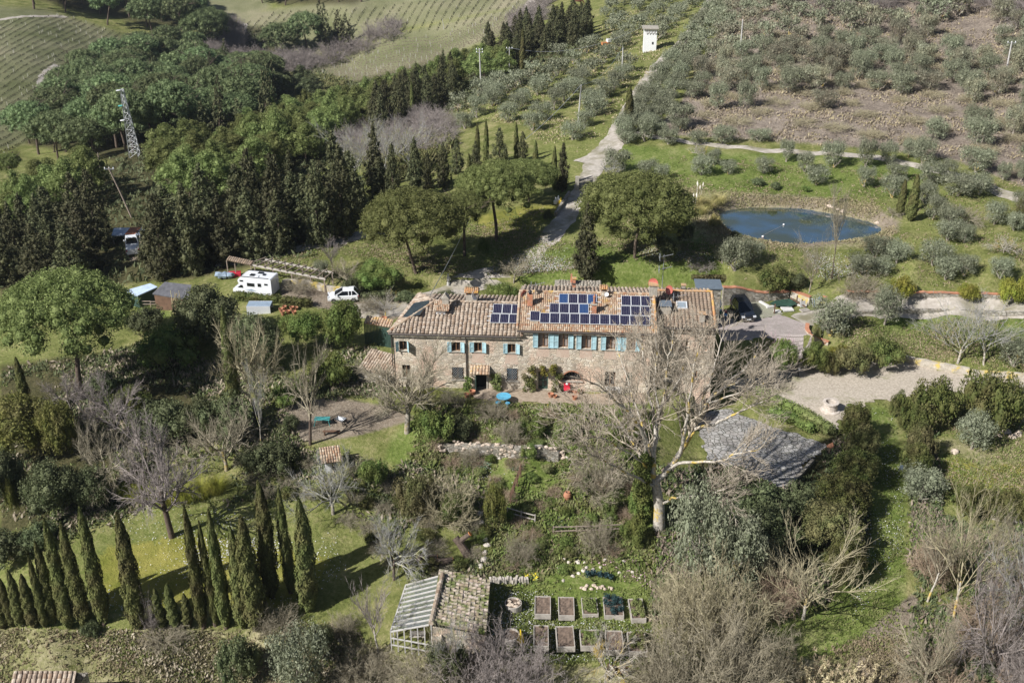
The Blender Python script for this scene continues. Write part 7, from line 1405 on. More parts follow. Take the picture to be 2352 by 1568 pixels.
MB().add([(Ls * .905, y0 + .1, H - .9), (Ls * .905, -.1, H - .9), (Ls * 1.035, -.1, .98), (Ls * 1.035, y0 + .1, .98)], [(0, 1, 2, 3)]).build('windscreen', MATS['tinted'], mh).location = (.02, 0, .02)
for x, y, sx, sy, m_ in ((Ls * .62, -.75, .5, .5, 'tinted'), (Ls * .45, -.5, .35, .35, 'lamp_glass'), (Ls * .3, -1.1, .3, .4, 'tinted'), (Ls * .45, -1.5, .6, .4, 'tinted')):
    MB().box(x - sx / 2, x + sx / 2, y - sy / 2, y + sy / 2, H + .002, H + .09).build('roof_hatch', MATS[m_], mh)
MB().box(.3, Ls * .9, -.12, -.06, H + .01, H + .07).box(.3, Ls * .9, y0 + .06, y0 + .12, H + .01, H + .07).build('roof_rail', MATS['iron'], mh)
MB().add([(Ls * .45, .014, .75), (Ls * .8, .014, .72), (Ls * .6, .014, .95)], [(0, 1, 2)]).build('stripe', MATS['tarp_grey'], mh)
MB().box(-.03, 0, y0 + .25, y0 + .6, .7, H - .6).build('ladder', MATS['alu'], mh)
wheels(mh, Ls, 2 * Wm, .33, ()); 
for x in (Ls * .22, Ls * .98):
    for y in (-.12, y0 + .12):
        w = MB().lathe([(.2, -.1), (.33, -.1), (.35, -.05), (.35, .05), (.33, .1), (.2, .1)], 14).build('wheel', MATS['tyre'], mh, (x, y, .35)); w.rotation_euler = (pi / 2, 0, 0)
# sheds
quad_thing('shed', 'small shed with a pale blue sheeted roof beside the dark felt roof', 'shed', [(287,667),(315.5,679),(362,658.5),(345,650.5)], (.3, .3, .5, .5), m='blue_sheet', wm='green_paint')
quad_thing('shed', 'brown boarded shed with a dark felt roof', 'shed', [(350,674),(432,688),(440,654),(378,647)], (.7, .6, 1.5, 1.5), m='felt_roof', wm='brown_boards')
t, L4 = quad_thing('shed', 'open shed with corrugated roof seen through the cypress belt', 'shed', [(256,541),(322,539),(337,522),(262,524)], (-1.2, -1.2, -1.0, -1.0), m='corrugated', wm='grey_wood', wall=False, legs=True)
a, b, c, d = [np.array(p) for p in L4]; mb = MB()
for k in range(26): u0, u1 = k / 26, (k + .5) / 26; mb.add([a + (b - a) * u0 + (0, 0, .04), a + (b - a) * u1 + (0, 0, .04), d + (c - d) * u1 + (0, 0, .04), d + (c - d) * u0 + (0, 0, .04)], [(0, 1, 2, 3)])
mb.build('ribs', MATS['corrugated'], t); MB().add([a + (b - a) * .45 + (0, 0, .055), a + (b - a) * .8 + (0, 0, .055), d + (c - d) * .85 + (0, 0, .055), d + (c - d) * .5 + (0, 0, .055)], [(0, 1, 2, 3)]).build('rusty_sheet', MATS['rust'], t)
# tiled canopy and pergola
q = [at_z(520,597,2.3), at_z(576,609,2.3), at_z(608,597,2.6), at_z(537,590,2.6)]; o_ = q[0].copy(); o_[2] = hz(*o_[:2]); t = thing('tiled_canopy', 'open lean-to with old tiled roof behind the motorhome', 'canopy', o_)
tiled_quad('roof', t, q[0] - o_, q[1] - o_, q[3] - o_, MATS['tiles_brown'], .3, .34)
for p in q: MB().bar((p[0] - o_[0], p[1] - o_[1], 0), (p[0] - o_[0], p[1] - o_[1], p[2] - o_[2] - .1), .1).build('post', MATS['old_wood'], t)
A0, A1, B0, B1 = at_z(576,608,2.2), at_z(748,641,2.2), at_z(608,596,2.2), at_z(766,626,2.2); o_ = A0.copy(); o_[2] = hz(*A0[:2]); t = thing('pergola', 'long grey timber pergola running behind the motorhome', 'pergola', o_)
for a, b in ((A0, A1), (B0, B1)): MB().bar(a - o_, b - o_, .16, .2).build('beam', MATS['grey_wood'], t)
for k in range(11): u = k / 10; a = A0 + (A1 - A0) * u - o_; b = B0 + (B1 - B0) * u - o_; e = (b - a) * .12; MB().bar(a - e + (0, 0, .2), b + e + (0, 0, .2), .09, .12).build('rafter', MATS['old_wood'], t)
for u in (.05, .3, .55, .8, .98):
    for a, b in ((A0, A1), (B0, B1)): p = a + (b - a) * u; g = hz(p[0], p[1]); MB().bar((p[0] - o_[0], p[1] - o_[1], g - o_[2] - .1), p - o_, .14).build('post', MATS['old_wood'], t)
wall('garden_wall', 'yellowish stone wall behind the pergola', [(650,655),(700,655),(770,672),(830,668)], .7, .4, 'lichen_wall')
def box_hedge(name, label, pts, h, w, leaf='hedge_leaf', size=.09, cat='hedge'):
    P = [G(*p) for p in pts]; o = P[0]; bl = []
    for a, b in zip(P, P[1:]):
        L = np.linalg.norm(b - a); n = max(2, int(L / (w * .45)))
        for k in range(n):
            c = a + (b - a) * k / n - o
            for z in (.3, .75): bl.append((c[0] + RNG.normal() * .03, c[1] + RNG.normal() * .03, h * z, w * .55, w * .55, h * .36))
    me = leaf_mesh('hedge', bl, 500 if size > .07 else 900, size, .8, .1, .5, .6, .85); o2 = link(name, me, MATS[leaf], None, o); return tag(o2, label, cat)
box_hedge('hedge', 'clipped box hedge in front of the motorhome', [(548,688),(600,690),(648,692)], 1.0, 1.5); box_hedge('hedge', 'clipped box hedge between the motorhome and the white hatchback', [(656,702),(690,702),(722,702)], 1.0, 1.3)
box_hedge('hedge', 'green slanting hedge along the front of the gravel courtyard', [(1740,905),(1790,935),(1830,952),(1880,985),(1915,1010)], .9, 1.6, 'lawn_green_leaf', .08)
box_hedge('hedge', 'second green hedge strip above the flagged terrace', [(1775,955),(1820,975),(1870,1000)], .8, 1.4, 'laurel_leaf', .08)
box_hedge('hedge', 'hedge hanging over the small lower right wall', [(2200,1150),(2260,1165),(2330,1180),(2400,1190)], 1.4, 1.8, 'hedge_leaf', .1)
box_hedge('hedge', 'rough hedge bank by the pergola end', [(800,690),(850,688),(905,690)], .8, 1.2, 'oak_leaf', .1)
box_hedge('hedge', 'long strip of leafless scrub behind the yard wall', [(1600,640),(1660,640),(1720,640)], .5, 1.2, 'brownhedge_leaf', .1)
def clump_wall(label, pts, leaf, size=.07, n=10):
    o = at_z(*pts[0], 1.0); return None
# climbing plants on the front
for (px, py, w, h, leaf, lab) in ((1215,875,26,80,'weed_leaf','ivy arch left of the green glass door'),(1278,878,22,66,'weed_leaf','climber right of the green glass door'),(1248,848,56,18,'yellowgreen_leaf','creeper over the head of the green glass door'),(1140,880,22,48,'weed_leaf','climbing rose between the canopy door and the grilled window'),(1074,885,12,40,'laurel_leaf','tall potted plant beside the downpipe')):
    x, z = fy(px, py, -.25); k = 23.7; bl = [(RNG.uniform(-w, w) / k / 2, RNG.uniform(-.2, .12), RNG.uniform(-h, h) / k / 2, .28, .2, .3) for _ in range(int(w * h / 90) + 4)]
    p = HO + HX * x + HY * -.3 + np.array([0, 0, z]); tag(link('climber', leaf_mesh('leaves', bl, 800, .075, .6, .1, .5, .7, .55), MATS[leaf], None, p, HA), lab, 'climber')
# aerials: poles, mast and wires
def pole(label, bx, by, tx, ty, r=.14, arms=0, m='concrete', cat='utility pole', name='utility_pole'):
    p = G(bx, by); q = at_y(tx, ty, p[1]); q = q - p; t = thing(name, label, cat, p); MB().tube([(0, 0, -.3), (q[0] * .5, 0, q[2] * .5), (q[0], q[1], q[2])], [r, r * .85, r * .65], 8).build('pole', MATS[m], t)
    for k in range(arms):
        z = .97 - k * .07; mb = MB(); mb.bar((q[0] * z - .7, 0, q[2] * z), (q[0] * z + .7, 0, q[2] * z), .1); mb.build('crossarm', MATS['galvanised'], t)
        for s_ in (-.6, 0, .6): MB().lathe([(.05, 0), (.09, .05), (.05, .1), (.09, .15), (.03, .25)], 8, (q[0] * z + s_, 0, q[2] * z + .05)).build('insulator', MATS['white_paint'], t)
    return p + q
tops = {}
for k, a in {'a': ('white pole with switchgear at the edge of the pine ridge',1105,203,1101,112,.17,2),'b': ('thin pole behind the pine ridge',1170,165,1170,110,.12,1),'c': ('steel pole in the orchard nearest the house',1328,280,1335,195,.13,0),'d': ('steel pole in the middle of the orchard',1428,180,1431,108,.13,0),'e': ('lone concrete pole in the abandoned field',1700,124,1706,45,.14,0),'f': ('leaning pole with crossarm in the field at the right edge',2310,170,2324,97,.15,1),'g': ('wooden pole leaning over the clearing left of the cypress belt',304,500,249,385,.14,1),'h': ('short pole between the lattice mast and the leaning pole',230,385,224,350,.1,0),'i': ('thin pole at the far vineyard edge',1020,68,1016,44,.1,0)}.items(): tops[k] = pole(*a[:7], m='old_wood' if k in 'gh' else 'concrete')
def wire(label, pts, sag=.6, r=.025, m='iron'):
    o = np.array(pts[0], float); P = []
    for a, b in zip(pts, pts[1:]):
        for u in np.linspace(0, 1, 10): p = np.array(a) * (1 - u) + np.array(b) * u; p[2] -= sag * 4 * u * (1 - u); P.append(p - o)
    tag(MB().tube(P, r, 4).build('power_line', MATS[m], None, o), label, 'cable')
tb = G(1492, 119)
wire('cable from the white cabin tower to the ridge pole', [tb + np.array([-1.4, 0, 5.0]), tops['b'], tops['a']], 2.5, .03, 'galvanised'); wire('cable between the two orchard poles', [tops['d'], tops['c']], 1.5, .03, 'galvanised'); wire('cable from the orchard pole down to the farmhouse roof', [tops['c'], at_y(1132, 372, 165), HO + HX * (RSx - .6) + HY * (yAr + .5) + np.array([0, 0, zAr + .4])], 1.0, .035, 'galvanised')
wire('cable from the leaning pole to the lattice mast', [tops['g'], tops['h'], G(312, 358) + np.array([0, 0, 2.0])], 1.0, .025)
p = G(311, 360); q = at_y(280, 205, p[1]) - p; t = thing('lattice_mast', 'tall white lattice mast rising from the pine wood', 'mast', p); H_ = q[2]; 
def leg(u, i): w = 1.15 * (1 - u * .72); a = pi / 4 + i * pi / 2; return (q[0] * u + w * cos(a), w * sin(a), H_ * u)
for i in range(4): MB().tube([leg(0, i), leg(1, i)], .09, 5).build('leg', MATS['galvanised'], t)
mb = MB(); n = 12
for k in range(n):
    u0, u1 = k / n, (k + 1) / n
    for i in range(4): mb.bar(leg(u0, i), leg(u1, (i + 1) % 4), .06); mb.bar(leg(u1, i), leg(u1, (i + 1) % 4), .045)
mb.build('bracing', MATS['white_paint'], t)
for u, m_ in ((.98, 'white_paint'), (.76, 'teal'), (.55, 'white_paint')): x, y, z = leg(u, 2); MB().lathe([(.02, 0), (.4, .12), (.4, .2), (.02, .22)], 12, (x - .3, y - .3, z)).build('antenna', MATS[m_], t)
# transformer cabin tower
q0 = at_y(1478, 119, tb[1]); w = (1507 - 1478) / scale_at(tb); hh = ztop(tb[1], 64) - tb[2]; t = thing('transformer_tower', 'tall white transformer cabin tower among the olives beside the lane', 'tower', tb, -.06)
plain_mat('tower_white', (.78, .78, .78), .8, var=.05); MB().box(-w / 2, w / 2, 0, w, -.5, hh - .25).build('wall', MATS['tower_white'], t); MB().box(-w / 2 - .4, w / 2 + .3, -.4, w + .4, hh - .24, hh - .1).build('roof', MATS['plaster_grey'], t)
for k in range(4): MB().tube([(-w / 2 + .5 + k * .55, -.35, hh - .5), (-w / 2 + .6 + k * .55, -.05, hh - 1.3)], .05, 5).build('insulator', MATS['brown_boards'], t)
MB().box(w / 2 - .9, w / 2 - .55, -.02, 0, hh * .3, hh * .3 + .5).build('vent', MATS['iron'], t)
# gate at the lane
g0, g1 = G(1325, 436), G(1366, 434); t = thing('iron_gate', 'black iron gate between two pillars across the lane', 'gate', g0); v = g1 - g0
for p in (v * 0, v): MB().box(p[0] - .25, p[0] + .25, p[1] - .25, p[1] + .25, p[2] - .3, p[2] + 1.9).build('pillar', MATS['plaster_grey'], t)
for j in range(2):
    a = v * (.08 + .46 * j); b = v * (.46 + .46 * j); mb = MB()
    for k in range(9): p = a + (b - a) * k / 8; mb.bar((p[0], p[1], p[2] + .1), (p[0], p[1], p[2] + 1.6 + .25 * sin(pi * k / 8)), .05)
    for z in (.15, .9, 1.5): mb.bar((a[0], a[1], a[2] + z), (b[0], b[1], b[2] + z), .06)
    mb.build('gate_leaf', MATS['iron'], t)
# well, posts and courtyard things
p = G(1906, 943); t = thing('stone_well', 'round stone well standing on the gravel courtyard', 'well', p)
MB().lathe([(.95, 0), (.95, .12), (.78, .16), (.7, .22), (.66, .8), (.7, .86), (.8, .9), (.8, 1.05), (.52, 1.06), (.5, .3)], 20).build('ring', rough_mat('well_stone', (.42, .36, .3), (.64, .57, .5), 4, .95), t); MB().lathe([(.5, .3), (.001, .31)], 20).build('shaft', MATS['dark_interior'], t)
p = G(1833, 866); t = thing('lamp_post', 'short black lamp post with white head in the courtyard', 'lamp post', p); MB().tube([(0, 0, 0), (0, 0, .85)], .05, 8).build('post', MATS['iron'], t); MB().lathe([(.09, .85), (.12, .95), (.12, 1.1), (.02, 1.16)], 10).build('lamp_head', MATS['white_paint'], t)
def pot(label, px, py, r, h, m='terracotta', tilt=0, plantm=None, group=None, name='flower_pot', neck=False):
    p = G(px, py); t = thing(name, label, 'pot', p, 0, group); t.rotation_euler = (0, tilt, 0)
    prof = [(r * .6, 0), (r * .8, h * .5), (r, h * .95), (r * 1.08, h), (r * .9, h), (r * .75, h * .6), (.001, h * .58)] if not neck else [(r * .45, 0), (r * .8, h * .25), (r, h * .6), (r * .8, h * .85), (r * .5, h * .93), (r * .6, h), (r * .42, h), (r * .4, h * .7), (.001, h * .68)]
    MB().lathe(prof, 14).build('body', MATS[m], t)
    if plantm: link('plant', leaf_mesh('plant', [(0, 0, h * 1.2, r, r, r)], 900, .06, .6, .2, .5, .6, .5), MATS[plantm], t)
    return t
pot('terracotta oil jar on the bare earth patch of the slope', 1303, 1148, .36, .85, neck=True, name='oil_jar'); pot('terracotta pot lying on its side by the terrace hedge', 1899, 1026, .3, .6, tilt=1.3)
for x, y in ((646,716),(654,712),(662,720),(671,714),(680,712),(676,722),(650,724)): pot('stacked terracotta pot on the grass beside the clipped hedge', x, y, .25, random.uniform(.35, .55), group='terracotta pots by the hedge')
for x, y, r in ((1265,912,.28),(1275,914,.2),(1320,918,.26),(1330,905,.22),(1085,906,.3),(1072,912,.26)): pot('terracotta pot at the foot of the house front', x, y, r, r * 1.5, plantm=random.choice([None, 'laurel_leaf']), group='pots along the house front')
pot('orange pot on the brick kerb', 1896, 790, .25, .3); pot('square planter at the left corner of the roof', 1006 - 123, 738, .3, .5)
# blue garden furniture
def table(label, px, py, R, h, m, sq=False):
    p = G(px, py); t = thing('garden_table', label, 'table', p)
    if sq: MB().box(-R, R, -R * .45, R * .45, h - .05, h).build('tabletop', MATS[m], t); L_ = [(-R * .85, -R * .35), (R * .85, -R * .35), (-R * .85, R * .35), (R * .85, R * .35)]
    else: MB().lathe([(.001, h - .04), (R, h - .04), (R, h), (.001, h)], 28).build('tabletop', MATS[m], t); L_ = [(R * .5 * cos(a), R * .5 * sin(a)) for a in (.7, 2.3, 3.9, 5.5)]
    for x, y in L_: MB().tube([(x * 1.2, y * 1.2, 0), (x, y, h - .05)], .03, 6).build('leg', MATS[m], t)
    return t
table('round sky blue garden table before the house front', 1157, 925, .7, .75, 'table_blue'); 
for x, y, l in ((1143,932,'blue stool left of the round blue table'),(1166,934,'blue stool right of the round blue table')): 
    p = G(x, y); t = thing('garden_stool', l, 'stool', p); MB().lathe([(.001, .4), (.22, .4), (.22, .44), (.001, .44)], 16).build('seat', MATS['table_blue'], t); [MB().tube([(.2 * cos(a), .2 * sin(a), 0), (.12 * cos(a), .12 * sin(a), .4)], .02, 5).build('leg', MATS['table_blue'], t) for a in (.5, 2.6, 4.7)]
table('teal rectangular table beside the wheelbarrow', 741, 975, .72, .7, 'teal', True)
p = G(783, 973); t = thing('wheelbarrow', 'grey wheelbarrow on the earth next to the teal table', 'wheelbarrow', p, 2.6); mb = MB(); mb.add([(-.35, -.22, .3), (.3, -.15, .3), (.3, .15, .3), (-.35, .22, .3), (-.5, -.35, .62), (.5, -.28, .55), (.5, .28, .55), (-.5, .35, .62)], [(0, 3, 2, 1), (0, 1, 5, 4), (1, 2, 6, 5), (2, 3, 7, 6), (3, 0, 4, 7)]); mb.build('tray', MATS['galvanised'], t)
for s_ in (-1, 1): MB().tube([(.75, 0 + s_ * .05, .2), (-.35, s_ * .25, .28), (-1.0, s_ * .3, .6)], .025, 5).build('handle', MATS['old_wood'], t); MB().tube([(-.35, s_ * .22, .3), (-.45, s_ * .22, 0)], .02, 5).build('leg', MATS['iron'], t)
w_ = MB().lathe([(.1, -.04), (.19, -.04), (.2, 0), (.19, .04), (.1, .04)], 14).build('wheel', MATS['tyre'], t, (.75, 0, .2)); w_.rotation_euler = (pi / 2, 0, 0)
p = G(762, 998); t = thing('garden_bench', 'dark low bench below the teal table', 'bench', p); MB().box(-.8, .8, -.15, .15, .35, .42).build('seat', MATS['brown_boards'], t); [MB().box(x - .05, x + .05, -.12, .12, 0, .35).build('leg', MATS['brown_boards'], t) for x in (-.65, .65)]
p = G(1410, 905); t = thing('stone_bench', 'pale stone bench against the house front at the right', 'bench', p, HA); MB().box(-.75, .75, -.22, .22, .55, .72).build('seat', MATS['concrete'], t); [MB().box(x - .15, x + .15, -.18, .18, 0, .55).build('leg', MATS['concrete'], t) for x in (-.5, .5)]
p = G(1302, 903); t = thing('garden_chair', 'red cloth thrown over a chair under the arched window', 'chair', p); MB().box(-.3, .3, -.25, .25, .42, .48).build('seat', MATS['red_cloth'], t); MB().box(-.3, .3, .2, .27, .48, .95).build('backrest', MATS['red_cloth'], t); [MB().tube([(x, y, 0), (x, y, .42)], .02, 5).build('leg', MATS['iron'], t) for x in (-.26, .26) for y in (-.2, .2)]
MB().rock((0, 0, 1.02), .14).build('cushion', MATS['white_paint'], t)
p = G(1322, 898); tag(MB().lathe([(.001, .02), (.5, .02), (.55, .3), (.5, .3), (.45, .08), (.001, .08)], 18).build('round_basin', MATS['brick'], None, p), 'low round brick basin under the arched window', 'basin')
# yard: parasol, bin, sacks, net, slabs, ladder
p = at_z(1651, 722, .2); t = thing('parasol', 'folded white parasol standing beside the house corner', 'parasol', p); MB().tube([(0, 0, 0), (0, 0, 1.9)], .03, 6).build('pole', MATS['alu'], t); MB().lathe([(.05, .8), (.2, .9), (.24, 1.1), (.1, 1.7), (.02, 2.0)], 9).build('canopy', MATS['white_paint'], t)
p = at_z(1657, 731, .2); t = thing('waste_bin', 'dark green round bin beside the folded parasol', 'bin', p); MB().lathe([(.2, 0), (.26, .75), (.001, .75)], 14).build('body', MATS['green_plastic'], t); MB().lathe([(.28, .75), (.28, .82), (.001, .86)], 14).build('lid', MATS['green_plastic'], t)
for x, y, m_, l in ((1666,727,'blue_plastic','blue plastic sack beside the green bin'),(1664,719,'red_cloth','reddish sack behind the green bin'),(1655,716,'white_paint','white sack under the parasol')): p = at_z(x, y, .2); tag(MB().rock((0, 0, .18), .28).build('sack', MATS[m_], None, p), l, 'sack')
N4 = [(1780,690),(1822,685),(1838,694),(1815,704),(1783,703),(1766,697)]; NP = [at_z(x, y, .45) for x, y in N4]; c = np.mean(NP, 0); V = [c + (0, 0, -.12)] + NP + [np.array([(c[0] + (p[0] - c[0]) * .5), c[1] + (p[1] - c[1]) * .5, .3 + random.uniform(-.08, .12)]) for p in NP]; n = 6
F = [[0, 7 + i, 7 + (i + 1) % n] for i in range(n)] + [[7 + i, 1 + i, 1 + (i + 1) % n, 7 + (i + 1) % n] for i in range(n)]
tag(link('shade_net', make_mesh('net', [v - c for v in V], F), MATS['net_green'], None, c), 'dark green net stretched over the unfinished basin in the yard', 'net')
for x, y, sx, sy, l, r_ in ((1774,705,1.5,.3,'long white kerb stone before the green net',.35),(1755,699,.3,1.5,'white kerb stone left of the green net',.5),(1808,711,1.2,1.0,'wide white slab in front of the green net',.15),(1838,702,1.4,.3,'white kerb stone right of the green net',-.5),(1785,716,.7,.5,'pale slab at the corner of the paving',.2)):
    p = at_z(x, y, .2); tag(MB().box(-sx / 2, sx / 2, -sy / 2, sy / 2, 0, .16).build('stone_slab', MATS['white_slab'], None, p, r_), l, 'slab')
for x, y, l in ((1778,720,'dark post standing before the green net'),(1829,700,'dark post at the end of the plank')): p = at_z(x, y, .2); tag(MB().box(-.06, .06, -.06, .06, 0, 1.15).build('timber_post', MATS['brown_boards'], None, p), l, 'post')
a, b = at_z(1815, 684, .9), at_z(1850, 704, .35); tag(MB().bar((0, 0, 0), b - a, .12).build('timber_plank', MATS['brown_boards'], None, a), 'long brown plank leaning across the basin corner', 'plank')
for i in range(5): p = at_z(1868 + i * 3.5, 706 - i * 1.2, .2); mb = MB().box(-.05, .05, -.03, .03, 0, 1.05); o = mb.build('leaning_panel', MATS['tarp_grey'] if i % 2 else MATS['alu'], None, p); o.rotation_euler = (-.25, .1 * (i - 2), 0); tag(o, 'narrow panel leaning on the end of the plastered wall', 'panel', 'panels leaning on the yard wall')
p = at_z(1844, 705, .2); o = MB().box(-.35, .35, -.03, .03, 0, .7).build('leaning_slab', MATS['white_slab'], None, p, .4); o.rotation_euler[0] = -.2; tag(o, 'white board leaning on the plastered wall', 'board')
p = at_z(1890, 700, .3); tag(MB().lathe([(.13, -.05), (.26, -.05), (.26, .05), (.13, .05)], 16).build('hose_reel', MATS['yellow_plastic'], None, p + np.array([0, 0, .25]), None), 'yellow hose coil at the end of the yard wall', 'hose'); 
p = at_z(1888, 711, .2); t = thing('wooden_pallet', 'small timber pallet lying by the white slabs', 'pallet', at_z(1848, 713, .2), .4); [MB().box(-.5, .5, y, y + .1, .08, .11).build('board', MATS['grey_wood'], t) for y in (-.35, -.2, -.05, .1, .25)]; MB().box(-.5, -.4, -.35, .35, 0, .078).box(.4, .5, -.35, .35, 0, .078).build('bearer', MATS['grey_wood'], t)
# statue, posts, rack
p = G(1030, 655); t = thing('statue', 'small pale garden statue on the lawn edge behind the roof', 'statue', p); MB().lathe([(.2, 0), (.2, .3), (.12, .34), (.14, .6), (.2, .95), (.13, 1.15), (.06, 1.2), (.11, 1.28), (.1, 1.42), (.01, 1.48)], 12).build('figure', MATS['concrete'], t); MB().tube([(.15, 0, 1.05), (.3, -.05, .8), (.22, -.1, .7)], .05, 6).build('arm', MATS['concrete'], t)
p = G(2072, 1082); t = thing('metal_rack', 'grey metal handrail beside the grass path', 'handrail', p); MB().tube([(-.3, 0, 0), (-.3, 0, .9), (.9, .6, .8), (.9, .6, 0)], .03, 6).build('rail', MATS['galvanised'], t); MB().box(-.2, .1, .1, .15, 0, .6).build('panel', MATS['tarp_grey'], t)
p = G(893, 724); 
# tool hut on the slope
p = G(762, 1076); t = thing('tool_hut', 'tiny white hut with a reddish tiled roof on the slope', 'hut', p, .25); k = scale_at(p); MB().box(-.55, .55, -.4, .4, -.3, 1.25).build('wall', MATS['white_paint'], t); MB().box(-.1, .35, -.42, -.4, 0, 1.1).build('door', MATS['dark_interior'], t)
v_, n2 = slope(.45); tile_roof('roof', MATS['tiles_main'], t, (-.9, -.75, 1.15), (1, 0, 0), v_, n2, 1.8, 1.7, .22, .3, r=.08)
# fences
def rail_fence(label, a, b, n, h=.95, rails=2, m='grey_wood'):
    A, B = G(*a), G(*b); t = thing('rail_fence', label, 'fence', A); d = B - A; P = []
    for k in range(n + 1): q = A + d * k / n; q[2] = hz(q[0], q[1]); P.append(q - A); MB().bar((P[-1][0], P[-1][1], P[-1][2] - .2), (P[-1][0] + .03, P[-1][1], P[-1][2] + h), .09).build('post', MATS[m], t)
    for r_ in range(rails): z = h * (.45 + .45 * r_ / max(1, rails - 1)); [MB().bar(P[k] + (0, 0, z + random.uniform(-.05, .05)), P[k + 1] + (0, 0, z), .07).build('rail', MATS[m], t) for k in range(n)]
rail_fence('short pole fence in the middle of the garden', (1165,1185), (1228,1202), 2); rail_fence('thin leaning fence on the slope left of the ivy', (1270,1228), (1428,1222), 3, .9, 2, 'old_wood'); rail_fence('dark fence at the edge of the creeper by the path', (1172,1160), (1196,1095), 3, 1.4, 3, 'brown_boards'); rail_fence('broken wooden fence below the sheds', (318,705), (432,700), 4, .8, 2, 'old_wood'); rail_fence('dark fence at the bottom of the vegetable plots', (1395,1545), (1440,1552), 3, .9, 3, 'brown_boards')
# bundle of canes against the boarded shed
t = thing('cane_bundle', 'bundle of yellow canes leaning on the brown shed', 'canes', G(402, 722)); [MB().tube([(random.uniform(-.5, .9), random.uniform(-.2, .2), 0), (random.uniform(-.3, 1.0), random.uniform(-.1, .3), random.uniform(1.6, 3.0))], .03, 4).build('cane', MATS['reed_leaf'], t) for _ in range(16)]
p = G(515, 641); t = thing('covered_machine', 'machine wrapped in grey-blue tarpaulin beside the canopy', 'machine', p); mb = MB(); [mb.rock((x, 0, .5), .6) for x in (-.5, .1, .7)]; mb.build('tarpaulin', MATS['tarp_grey'], t)
p = G(540, 634); tag(MB().box(-.7, .7, -.4, .4, 0, .5).build('red_crate', MATS['red_cloth'], None, p, .2), 'red crate under the tiled canopy', 'crate')
A, B = at_z(565,700,1.2), at_z(612,706,1.1); A[2] = hz(*A[:2]); t = thing('cold_frame', 'low white framed cold frame behind the holm oak', 'cold frame', A); MB().box(0, 2.6, 0, .06, 0, 1.1).box(0, 2.6, 1.4, 1.46, 0, 1.1).build('frame', MATS['alu'], t); MB().box(0, 2.6, .06, 1.4, 1.05, 1.1).build('cover', MATS['tarp_grey'], t)
# log and stump
p = G(1078, 1276); q = at_y(1046, 1234, p[1] + .8) - p; t = thing('cut_trunk', 'leaning cut tree trunk with an orange saw face', 'tree stump', p); MB().tube([(0, 0, -.2), q * .35 + (0, 0, -.1), q * .7, q], [.42, .34, .3, .33], 9).tube([q * .75, q * .75 + np.array([.9, .1, .75])], [.25, .2], 8).build('trunk', MATS['bark_dark'], t); e = q * .75 + np.array([.93, .11, .78]); MB().tube([e - (.02, 0, .02), e + (.02, 0, .02)], .2, 10).build('saw_face', MATS['orange_cut'], t)
for a, b, l in (((955,1288),(1005,1286),'dark log lying in the shade behind the tiled shed'),((985,1300),(1040,1292),'second dark log with a pale cut end')): p, q = G(*a), G(*b); q = q - p; t = thing('log', l, 'log', p); MB().tube([(0, 0, .25), q * .5 + (0, 0, .3), q + (0, 0, .3)], [.3, .27, .25], 9).build('trunk', MATS['bark_dark'], t); MB().tube([q + (0, 0, .3), q * 1.01 + (0, 0, .3)], .24, 10).build('saw_face', MATS['orange_cut'], t)
# glass roofed shed
zg = -5.4; R1, R2, E1, E2, L1_, L2_ = at_z(1017,1320,-2.5), at_z(990,1433,-2.5), at_z(1124,1333,-3.5), at_z(1114,1454,-3.5), at_z(932,1343,-3.9), at_z(897,1450,-3.9); o_ = R2.copy(); o_[2] = zg; t = thing('garden_shed', 'shed with a glazed left roof slope and a mossy tiled right slope', 'shed', o_)
a, b, c = E2 - o_, E1 - o_, R2 - o_; u = b - a; W_ = np.linalg.norm(u); u /= W_; v = c - a; sh = v @ u; v = v - u * sh; Lq = np.linalg.norm(v); v /= Lq; n_2 = np.cross(u, v); n_2 *= np.sign(n_2[2])
tile_roof('roof', MATS['tiles_moss'], t, a, u, v, n_2, W_, Lq, .38, .34, r=.13, jit=.05, step=.05)
mb = MB(); 
for k in range(14): p = (R2 - o_) + (R1 - R2) * k / 14; q = (R2 - o_) + (R1 - R2) * (k + 1.08) / 14; mb.tube([p + (0, 0, .08), q + (0, 0, .1)], [.2, .16], 8)
mb.build('ridge_tiles', MATS['tiles_old'], t)
mb = MB(); NB = 10
for k in range(NB + 1): f = k / NB; p = (R2 - o_) + (R1 - R2) * f + np.array([-.15, 0, -.05]); q = (L2_ - o_) + (L1_ - L2_) * f; mb.bar(p, q, .09, .1)
mb.bar(L2_ - o_, L1_ - o_, .1); mb.build('glazing_bars', MATS['concrete'], t)
m, nt, bs = new_mat('greenhouse_glass'); bs.inputs['Base Color'].default_value = (.62, .7, .74, 1); bs.inputs['Roughness'].default_value = .08; bs.inputs['Transmission Weight'].default_value = .75; bs.inputs['Alpha'].default_value = .55; MATS['greenhouse_glass'] = m
dn = np.array([0, 0, -.06]); g4 = [R2 - o_ + dn, R1 - o_ + dn, L1_ - o_ + dn, L2_ - o_ + dn]; MB().add(g4, [(0, 1, 2, 3)]).build('glass_roof', MATS['greenhouse_glass'], t)
def gr(p, z=-.6): return (p[0], p[1], z)
